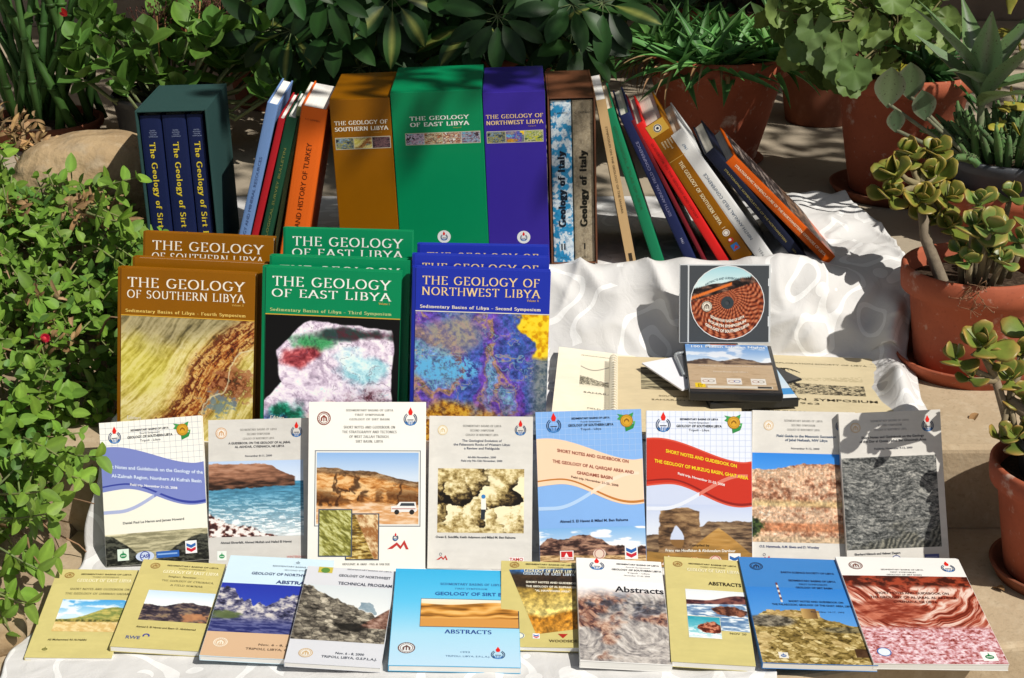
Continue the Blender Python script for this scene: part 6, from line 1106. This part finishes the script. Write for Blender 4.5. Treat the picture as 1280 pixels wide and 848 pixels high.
for i, (a_, el, l) in enumerate(((200, 38, .20), (165, 30, .18), (255, 20, .19), (300, 34, .20), (330, 42, .19), (20, 30, .20), (100, 28, .18), (280, 60, .17), (225, 58, .12), (345, 66, .16), (140, 50, .15))):
    d = Vector((math.cos(R(a_)) * math.sin(R(el)), math.sin(R(a_)) * math.sin(R(el)), math.cos(R(el)))); k_.leaf(top + Vector((0, 0, -.012 * (i % 4))), d, Vector((-d.x, -d.y, .7)), l * 1.1, U_(.044, .056), jit((.13, .21, .09), .18), KALAN, fold=.45, curl=U_(.1, .5), ns=9, mid=(.17, .21, .15))
for (px, py, y, s) in ((1112, 108, .86, .075), (1140, 100, .87, .07), (1160, 130, .86, .06), (1122, 150, .85, .045)):
    c = L2(r, ony(px, py, y)); k_.leaf(c - Vector((0, 0, s * .5)), (U_(-.5, .3), -.1, 1), (-.1, -1, .3), s, s * .72, jit((.10, .15, .075), .2), ELLI, fold=.15, curl=-.2, ns=8, edge=(.16, .18, .12)); st.tube([(-.06, -.03, .05), c - Vector((0, 0, s * .4))], .004, .003, 6, (.16, .17, .10))
for i in range(34):
    c = Vector((U_(-.03, .07), U_(-.05, .1), U_(.10, .40))); rd_.fat(c, (U_(-1, 1), U_(-1, .4), U_(-.3, 1)), (0, -.6, 1), U_(.03, .05), U_(.018, .03), .005, jit((.24, .23, .035), .35), (.42, .32, .05), curl=.4)
for i in range(7): st.tube([(U_(.02, .1), U_(-.03, .06), .05), (U_(.02, .1), U_(-.05, .06), .25), (U_(.0, .12), U_(-.06, .06), .45)], .003, .002, 5, (.25, .18, .08))
fin(r, (('stem', BARK, st), ('spotted_leaves', SPOT, k_), ('yellow_leaves', FLESH, rd_)))
# --- jade in the terracotta pot on the middle step
jx, jy = .738, .605
saucer((jx, jy, ZB), .118, TERRA, 'orange saucer under the middle jade pot', .026)
r = plant('potted_jade', (jx, jy, ZB + .0085), 'stained terracotta pot on the middle step with a jade stem leaning left', 'potted plant'); pot(r, .116, .084, .166, TERRA, .044, .016)
f = MB(); st = MB(); base = Vector((-.055, -.01, .14)); hub = L2(r, ony(1150, 232, .655)); st.tube([base + Vector((.02, 0, -.02)), base, base.lerp(hub, .5) + Vector((-.008, 0, -.008)), hub], .0125, .0075, 9, (.20, .16, .11))
for (px, py, y, s) in ((1122, 215, .66, 1.0), (1172, 218, .68, 1.05), (1150, 248, .64, .9), (1135, 190, .70, .85), (1165, 186, .70, .8), (1112, 240, .65, .8), (1182, 246, .66, .95), (1186, 282, .64, .85), (1168, 268, .65, .8)):
    c = L2(r, ony(px, py, y)); st.tube([hub, hub.lerp(c, .6) + Vector((0, 0, -.004)), c], .006, .004, 6, (.24, .2, .1)); rosette(f, c - Vector((0, 0, .008)), (U_(-.5, .4), -.55, .8), 9, .052 * s, .045 * s, (.16, .21, .035), (.36, .25, .05), 84, .13)
for (px, py, y, s, n) in ((1216, 288, .53, 1.15, 12), (1238, 322, .52, 1.0, 9), (1225, 258, .6, .9, 10), (1200, 318, .55, .8, 8), (1272, 305, .55, 1.0, 10), (1262, 250, .64, .9, 9), (1290, 280, .60, 1.0, 9), (1236, 292, .5, 1.1, 9), (1212, 330, .5, .8, 8), (1252, 330, .5, .85, 8)):
    c = L2(r, ony(px, py, y)); st.tube([(c.x * .6, c.y * .5, .13), c], .006, .0045, 7, (.22, .18, .10)); rosette(f, c, (U_(-.25, .2), -.5, 1), max(6, n - 3), .047 * s, .041 * s, (.11, .20, .045), (.34, .26, .06), 80, .13)
dr = MB()
for i in range(5):
    a0 = Vector((U_(-.06, .02), -.09, .15)); p1 = L2(r, ony(U_(1195, 1235), U_(345, 395), .478)); dr.tube([a0, a0.lerp(p1, .5) + Vector((0, -.02, .02)), p1], .0008, .0006, 4, (.22, .12, .06))
    for j in range(7): q = p1 + Vector((U_(-.02, .02), U_(-.006, .006), U_(-.014, .014))); dr.tube([p1, q], .0005, .0004, 3, (.25, .14, .08)); dr.fat(q, (0, 0, 1), (0, 1, 0), .003, .002, .002, (.30, .16, .10), ns=3, k=5)
fin(r, (('stem', BARK, st), ('foliage', FLESH, f), ('dry_flower_stalks', DRY, dr)))
# --- jade in the front pot
fx, fy = .765, .150
saucer((fx, fy, ZA), .098, TERRD, 'brown saucer under the front right pot', .02)
r = empty('terracotta_pot', T3(fx, fy, ZA + .0085), label='terracotta pot on the lower step at the right edge, holding a black pot', cat='pot'); pot(r, .112, .078, .165, TERRA, .034, .013)
r = plant('potted_jade', (fx + .006, fy, ZA + .115), 'branching jade in a black plastic pot at the front right', 'potted plant'); pot(r, .088, .070, .094, BPOT, .02, .005, .003)
f = MB(); st = MB(); b0 = Vector((-.02, -.01, .075)); h1 = L2(r, ony(1262, 500, .18)); h2 = L2(r, ony(1245, 476, .18)); st.tube([b0, b0.lerp(h1, .5) + Vector((.004, 0, 0)), h1], .011, .008, 8, (.22, .17, .11)); st.tube([h1 - Vector((0, 0, .03)), h2], .007, .006, 7, (.22, .17, .11)); st.tube([b0 + Vector((.03, 0, 0)), L2(r, ony(1285, 470, .16))], .009, .006, 8, (.22, .17, .11))
for (px, py, y, s, n) in ((1226, 432, .11, 1.15, 12), (1196, 448, .10, .95, 8), (1240, 448, .12, 1.0, 9), (1264, 472, .13, 1.05, 10), (1276, 440, .17, 1.0, 10), (1282, 500, .12, 1.0, 9), (1250, 545, .09, .9, 6), (1272, 545, .09, .9, 7), (1214, 470, .09, .7, 5), (1292, 415, .19, 1.1, 9)):
    c = L2(r, ony(px, py, y + .07)); st.tube([h2 if px < 1250 and py < 500 else h1, c - Vector((0, 0, .006))], .005, .0038, 6, (.24, .19, .11)); rosette(f, c - Vector((0, 0, .006)), (U_(-.35, .25), -.45, .9), max(5, n - 3), .042 * s, .035 * s, (.14, .20, .035), (.36, .22, .05), 82, .14)
fin(r, (('stem', BARK, st), ('foliage', FLESH, f)))
# --- round leaved kalanchoe behind the slipcase
r = plant('potted_round_leaf', (-.72, 1.52, ZC), 'black pot of round leaved kalanchoe with dried flower heads, behind the teal slipcase', 'potted plant'); pot(r, .12, .10, .13, BPOT, .02, .005, .003); f = MB(); st = MB(); dr = MB()
for k in range(64):
    tx = U_(-.15, .25); c = Vector((tx, U_(-.16, .12), U_(.14, .27) - .25 * max(0, tx - .18))); st.tube([(tx * .3, 0, .11), (tx * .7, c.y * .7, c.z - .05), c], .004, .003, 6, (.14, .18, .07)); up = Vector((tx * 1.4, -.35, 1)).normalized(); a = up.orthogonal().normalized(); b = up.cross(a); ph = U_(0, 3)
    for i in range(6):
        q = ph + i * 1.57 + (i // 2) * .8; el = R(70 - 9 * i + U_(-14, 14)); d = up * math.cos(el) + (a * math.cos(q) + b * math.sin(q)) * math.sin(el); l = U_(.036, .064); col = jit((.085, .18, .03), .4); f.leaf(c + up * .006 * i, d, up, l, l * U_(.66, .82), col, ELLI, fold=.22, curl=U_(-.5, .5), ns=7, edge=tuple(x * 1.35 for x in col))
for (px, py) in ((196, 20), (212, 28), (205, 10), (262, 4), (275, 8), (250, 2), (232, 12), (175, 24)):
    c = L2(r, ony(px, py, 1.5 + U_(-.08, .08))); st.tube([(U_(-.1, .15), 0, .15), Vector((c.x * .8, c.y, c.z * .6)), c], .0022, .0016, 5, (.30, .16, .05))
    dr = MB()
    for j in range(26): q = c + Vector((U_(-.035, .035), U_(-.025, .025), U_(-.022, .022))); dr.tube([c - Vector((0, 0, .02)), q], .0007, .0005, 3, (.12, .05, .035)); dr.fat(q, (0, 0, 1), (0, 1, 0), .006, .004, .004, jit((.13, .05, .04), .4), ns=3, k=5)
    dr.build('dried_flower_head', DRY, r, True)
fin(r, (('stem', BARK, st), ('foliage', LEAF, f)))
# --- tall green stalks at the far left
r = plant('potted_stalk_plant', (-1.02, 1.62, ZC), 'tall clump of jointed green stalks at the upper left corner', 'potted plant'); pot(r, .13, .11, .05, TERRD, .02, .008); st = MB(); f = MB(); fl = MB()
for k in range(26):
    b = Vector((U_(-.10, .12), U_(-.09, .09), .03)); tip = b + Vector((U_(-.26, .22), U_(-.10, .1), U_(.4, .62))); mid = b.lerp(tip, .5) + Vector((U_(-.03, .03), 0, .03)); rad = U_(.006, .0115); col = jit((.07, .17, .04), .35)
    st.tube([b, b.lerp(mid, .5), mid, mid.lerp(tip, .5), tip], rad, rad * .6, 8, col)
    for t in (.2, .36, .52, .68, .84): q = b.lerp(mid, t * 2) if t < .5 else mid.lerp(tip, t * 2 - 1); st.tube([q - Vector((0, 0, .003)), q + Vector((0, 0, .003))], rad * 1.12, None, 8, tuple(x * .8 for x in col))
    if k % 3 == 0:
        for j in range(4): f.leaf(tip - Vector((0, 0, .06 * j)), (U_(-1, 1), U_(-1, .3), U_(0, .6)), (0, -.4, 1), U_(.05, .09), .028, jit((.06, .12, .03), .3), OVAL, curl=.6)
c = L2(r, ony(84, 20, 1.5)); fl.leaf(c, (-.4, -.3, .8), (0, -1, .2), .02, .010, (.55, .02, .02), OVAL); fl.leaf(c, (-.9, -.2, .4), (0, -1, .2), .017, .008, (.5, .02, .03), OVAL)
fin(r, (('stalk_clump', LEAFM, st), ('leaves', LEAF, f), ('red_flower', LEAFM, fl)))
# --- scheffleras
def schefflera(loc, label, boxes, n, pr, seed, stems):
    global rnd; rnd = random.Random(seed); r = plant('schefflera', loc, label, 'potted plant', None); pot(r, pr, pr * .75, .19, TERRD, .03, .01); f = MB(); st = MB(); base = Vector((0, 0, .15))
    for k in range(stems):
        tip = Vector((U_(*boxes[0]) * .7, U_(*boxes[1]) * .6, U_(.35, boxes[2][1]))); st.tube([base + Vector((U_(-.05, .05), U_(-.05, .05), 0)), base.lerp(tip, .5) + Vector((U_(-.03, .03), 0, .02)), tip], .009, .005, 7, (.06, .055, .03))
    for k in range(n):
        c = Vector((U_(*boxes[0]), U_(*boxes[1]), U_(*boxes[2]))); up = Vector((c.x * .8 + U_(-.4, .4), -.75 + U_(-.4, .4), U_(.15, 1.0))).normalized(); a = up.orthogonal().normalized(); b = up.cross(a); root = Vector((c.x * .6, c.y * .4 + .06, max(.18, c.z - .10))); st.tube([root, root.lerp(c, .6) + Vector((0, 0, .015)), c], .003, .002, 5, (.06, .09, .03)); ph = U_(0, 6); nl = rnd.choice((7, 8, 8, 9)); s = U_(.8, 1.15); var = rnd.random() < .35
        for i in range(nl):
            q = ph + 6.283 * i / nl; el = R(72 + U_(-12, 14)); d = up * math.cos(el) + (a * math.cos(q) + b * math.sin(q)) * math.sin(el); d = (d + Vector((0, 0, -.35))).normalized(); p1 = c + d * .025 * s; st.tube([c, p1], .0014, .001, 4, (.08, .12, .04)); col = jit((.020, .062, .014), .45); f.leaf(p1, d, up, U_(.075, .105) * s, U_(.032, .042) * s, col, OVAL, fold=.16, curl=U_(.3, .9), mid=((.24, .27, .06) if var and rnd.random() < .6 else tuple(x * 1.3 for x in col)), ns=7)
    fin(r, (('stem', BARK, st), ('foliage', LEAF, f)))
schefflera((-.06, 1.70, ZC), 'large dark variegated schefflera behind the green and violet slipcases', ((-.42, .25), (-.42, .2), (.18, .62)), 120, .16, 3, 14)
schefflera((-.56, 1.98, ZC), 'sparser schefflera with hanging leaves behind the light blue book', ((-.20, .18), (-.22, .2), (.16, .60)), 34, .13, 8, 7)
schefflera((.55, 2.25, ZC), 'dark leafy schefflera standing in the shade behind the aloe pot', ((-.35, .35), (-.2, .2), (.18, .60)), 50, .15, 9, 8)
# --- pots along the back wall
for i, (x, y, pr, h, lab, m) in enumerate(((-1.62, 2.05, .15, .20, 'orange terracotta pot half hidden at the far left edge', TERRA), (-.82, 2.62, .11, .22, 'terracotta pot before the plaster pillar, behind the kalanchoe', TERRA), (-.42, 2.6, .14, .24, 'terracotta pot in shade behind the sparser schefflera', TERRA), (.12, 2.75, .13, .22, 'dark terracotta pot by the back wall behind the large schefflera', TERRD))):
    r = plant('potted_shrub', (x, y, ZC), lab, 'potted plant', None); pot(r, pr, pr * .72, h, m, .035, .012); f = MB(); rnd = random.Random(40 + i)
    for k in range(130):
        c = Vector((U_(-.12, .12), U_(-.12, .12), h + U_(-.02, .30))); f.leaf(c, (c.x * 6 + U_(-1, 1), c.y * 6 + U_(-1, 1), U_(-.2, 1.2)), (U_(-.5, .5), -.6, 1), U_(.05, .10), U_(.022, .04), jit((.04, .085, .025), .4), OVAL, curl=.7)
    fin(r, (('foliage', LEAF, f),))
# --- back wall
r = empty('garden_wall', T3(0, 3.1, ZC), label='old plaster wall with a pale pillar behind all the plants', cat='wall'); MB().box(-5, 0, 0, 5, .25, 2.3, bev=.01).build('wall_face', mat('shaded plaster', (.20, .15, .11), .9, .15, noise=[(4, .6, (.11, .08, .06), .42, .66)], bump=[(25, .3, .004)]), r); MB().box(-.98, -.16, 0, -.68, -.002, 2.2, bev=.012).build('pillar', WALLM, r); MB().box(-5, -.10, 0, -.985, -.004, .16, bev=.01).build('ledge', WALLM, r); MB().box(-5, -1.55, 2.3, 5, .25, 2.42, bev=.01).build('added_shade_slab', WALLM, r)  # overhead slab out of view, added to keep sky light off the background
# --- boulder
def boulder(name, c, rx, ry, rz, m, label, seed, rot=0):
    bm = bmesh.new(); bmesh.ops.create_icosphere(bm, subdivisions=5, radius=1); P = np.array([tuple(v.co) for v in bm.verts])
    d = 1 + .26 * (fb(P[:, 0] * 1.3 + seed, P[:, 1] * 1.3 + P[:, 2] * .8, 3, seed) - .5) + .10 * (fb(P[:, 0] * 4, P[:, 1] * 4 + P[:, 2] * 3, 4, seed + 5) - .5)
    for v, k in zip(bm.verts, d): 
        q = v.co * k; q = Vector([math.copysign(abs(x) ** .8, x) for x in q]); v.co = (q.x * rx, q.y * ry, q.z * rz)
    me = bpy.data.meshes.new(name); bm.to_mesh(me); bm.free(); me.polygons.foreach_set('use_smooth', [True] * len(me.polygons)); me.materials.append(m); o = bpy.data.objects.new(name, me); COL.objects.link(o); o.location = c; o.rotation_euler = (0, 0, R(rot)); tag(o, label, 'rock'); return o
ROCK = mat('sandstone boulder', (.40, .29, .165), .9, .15, noise=[(5, .75, (.22, .145, .075), .42, .62), (18, .5, (.30, .25, .18), .55, .68), (40, .5, (.52, .42, .28), .52, .72)], bump=[(9, .9, .02), (55, .8, .006)]); ROCK2 = mat('grey stone', (.26, .22, .17), .9, .15, noise=[(9, .6, (.14, .11, .08), .42, .66)], bump=[(20, .5, .01)])
boulder('boulder', (-.745, .96, .345), .150, .11, .115, ROCK, 'smooth tan boulder left of the teal slipcase', 3, 10)
boulder('rock', (-.93, .60, .255), .08, .07, .05, ROCK2, 'grey stone showing through the creeping plant at the left edge', 7); boulder('rock', (-.86, .22, .11), .09, .08, .055, ROCK2, 'low stone beneath the creeping plant, nearer the front', 9, 40); boulder('rock', (-.70, -.02, .04), .07, .06, .03, ROCK, 'flat tan stone beside the front left corner of the cloth', 13, 20)
# --- creeping plant on the bank
rnd = random.Random(5); f = MB(); st = MB(); dr = MB(); fl = MB(); tf = MB(); base = Vector((-.75, .4, .2)); r = plant('creeping_plant', base, 'bright green creeping succulent covering the stony bank at left', 'plant')
def shoot(p, d, n, L, npair, s, g):
    p = Vector(p) - base; d = Vector(d).normalized(); q = p.copy(); pts = [q.copy()]; ph = U_(0, 3); a = d.orthogonal().normalized()
    for i in range(npair):
        d = (d + Vector((U_(-.18, .18), U_(-.18, .18), U_(-.22, .14)))).normalized(); q = q + d * (L / npair); pts.append(q.copy()); a = d.orthogonal().normalized(); b = d.cross(a); an = ph + i * 1.57
        for sg in (-1, 1):
            o = (a * math.cos(an) + b * math.sin(an)) * sg; ll = s * U_(.75, 1.2) * (1.1 if i == npair - 1 else 1); f.leaf(q, o * .85 + d * (.35 + .5 * (i == npair - 1)), d + Vector((-.0, -.15, .45)), ll, ll * U_(.58, .70), jit(g, .28), HEART, fold=.14, curl=U_(-.1, .8), ns=6)
    st.tube(pts, .0018, .0011, 5, jit((.16, .20, .06)))
    return pts[-1]
def top_z(x, y): return bank_z(min(x, -.66), y)
cnt = 0
while cnt < 1150:
    x, y = U_(-1.05, -.575), U_(-.20, .98); edge = float(np.interp(y, [-.1, .05, .2, .35, .6], [-.80, -.715, -.665, -.625, -.585])) + .012 * math.sin(23 * y)
    if x > edge: continue
    dens = float(fb(x * 9, y * 7, 3, 4))
    if dens < .40 and rnd.random() < .75: continue
    cnt += 1; z = min(top_z(x, y), .43) + U_(-.01, .035); sunny = sm(.75, .2, np.array(y)); g = (.16, .285, .04) if rnd.random() > .25 else (.10, .21, .04)
    shoot((x, y, z), (U_(-.5, .7), U_(-1, .2), U_(.1, 1.1)), None, U_(.035, .085), rnd.choice((2, 3, 3, 4)), U_(.014, .027), g)
for (px, py, y, n) in ((124, 590, .12, 2), (70, 625, .12, 3), (40, 690, .04, 3), (88, 560, .2, 3), (160, 256, .62, 4), (158, 280, .60, 4), (18, 735, -.02, 3), (50, 650, .08, 4)):
    for k in range(n):
        q = ony(px + U_(-16, 10), py + U_(-22, 18), y + U_(-.03, .03)); shoot(q - Vector((.055, -.02, U_(-.01, .04))), (1, U_(-.5, .1), U_(-.5, .5)), None, U_(.05, .075), 3, U_(.022, .032), (.17, .29, .04))
for k in range(90):
    x, y = U_(-1.0, -.64), U_(.12, .95); z = top_z(x, y) + U_(.005, .04); pts = [Vector((x, y, z)) - base]; d = Vector((U_(-1, 1), U_(-1, .3), U_(-.6, .3)))
    for i in range(5): d = (d + Vector((U_(-.6, .6), U_(-.6, .6), U_(-.5, .4)))).normalized(); pts.append(pts[-1] + d * U_(.015, .04))
    dr.tube(pts, U_(.0012, .0032), .001, 5, jit((.30, .19, .10), .4))
for (px, py, y) in ((25, 165, 1.0), (20, 150, 1.05), (40, 180, .95), (8, 175, .95), (115, 262, .7), (100, 258, .7), (130, 268, .68), (15, 265, .7), (70, 430, .45), (52, 380, .5)):
    c = ony(px, py, y) - base
    for k in range(26): dr.leaf(c + Vector((U_(-.03, .03), U_(-.03, .03), U_(-.018, .018))), (U_(-1, 1), U_(-1, .3), U_(-1, 1)), (U_(-1, 1), -1, U_(-1, 1)), U_(.014, .04), U_(.004, .010), jit((.30, .19, .09), .45), OVAL, curl=U_(.5, 2.5), ns=5)
c = ony(57, 422, .36) - base
for k in range(16): an = k * .39; fl.leaf(c, (math.cos(an), -.35, math.sin(an)), (0, -1, 0), .0085, .0026, (.62, .01, .05), OVAL, ns=3)
fl.fat(c + Vector((0, -.004, 0)), (0, -1, .2), (0, 0, 1), .006, .008, .008, (.7, .04, .06)); st.tube([c + Vector((0, .03, -.02)), c], .0014, None, 5, (.2, .2, .06))
fin(r, (('foliage', LEAFM, f), ('stem', BARK, st), ('dry_stems', DRY, dr), ('red_flower', LEAFM, fl)))
# --- the tree whose crown shades the terrace
rnd = random.Random(21); r = plant('shade_tree', (2.75, 2.3, ZC), 'broad leafy tree to the right whose crown dapples the terrace with shade', 'tree'); tr = MB(); cr = MB(); C0 = Vector((1.62, 1.08, 2.85)) - Vector((2.75, 2.3, ZC))
base_t = Vector((2.75, 2.3, ZC)); HOLES = (((-.68, 1.42, .56), .25), ((.45, 1.38, .56), .28), ((.66, 1.12, .64), .22), ((-1.0, 1.6, .6), .2), ((.80, .9, .66), .30), ((.1, 1.35, .6), .14))
tr.tube([(0, 0, 0), (.02, -.03, .8), (-.12, -.2, 1.6), (-.35, -.55, 2.1)], [.15, .12, .10, .08], None, 12, (.16, .12, .08))
for k in range(13):
    e = C0 + Vector((U_(-1.4, 1.3), U_(-1.1, 1.3), U_(-.25, .4))); s0 = Vector((-.12, -.2, 1.6)).lerp(Vector((-.35, -.55, 2.1)), U_(0, 1)); tr.tube([s0, s0.lerp(e, .5) + Vector((U_(-.1, .1), U_(-.1, .1), .12)), e], .035, .008, 7, (.16, .12, .08))
for k in range(150):
    u = Vector((U_(-1, 1), U_(-1, 1), U_(-1, 1)))
    if u.length > 1: continue
    c = C0 + Vector((u.x * 1.65, u.y * 1.25, u.z * .5)); R_ = U_(.10, .24)
    if any(((c + base_t - Vector(P)) - SUN * (c + base_t - Vector(P)).dot(SUN)).length < hr for P, hr in HOLES): continue
    for j in range(46):
        v = Vector((rnd.gauss(0, 1), rnd.gauss(0, 1), rnd.gauss(0, .8))) * R_ * .6; cr.leaf(c + v, (U_(-1, 1), U_(-1, 1), U_(-.6, .4)), (U_(-.4, .4), U_(-.4, .4), 1), U_(.06, .11), U_(.03, .05), jit((.06, .12, .03), .3), OVAL, ns=3)
for k in range(13):
    c = C0 + Vector((U_(-.45, .25), U_(-1.42, -1.2), U_(-.2, .2)))
    for j in range(22):
        v = Vector((rnd.gauss(0, 1), rnd.gauss(0, 1), rnd.gauss(0, .8))) * .11; cr.leaf(c + v, (U_(-1, 1), U_(-1, 1), U_(-.6, .4)), (U_(-.4, .4), U_(-.4, .4), 1), U_(.06, .11), U_(.03, .05), jit((.06, .12, .03), .3), OVAL, ns=3)
fin(r, (('trunk', BARK, tr), ('crown', LEAF, cr)))
# --- dry leaves lying about
rnd = random.Random(77)
for i, (px, py, z, lab) in enumerate(((1092, 254, ZC, 'small dry brown leaf lying on the terrace near the pelargonium saucer'), (1255, 742, ZA, 'curled dry leaf on the bare step below the front right pot'), (1222, 520, ZB, 'dry leaf on the middle step between the two right hand pots'), (322, 128, ZC, 'brown dry leaf on the terrace between slipcase and light blue book'))):
    m_ = MB()
    for q in range(1): m_.leaf((0, 0, .004), (math.cos(i * 2), math.sin(i * 2), .25), (0, 0, 1), .026, .012, (.28, .16, .07), OVAL, fold=.5, curl=1.2)
    o = m_.build('dry_leaf', DRY, None, True); o.location = onz(px, py, z); tag(o, lab, 'leaf')
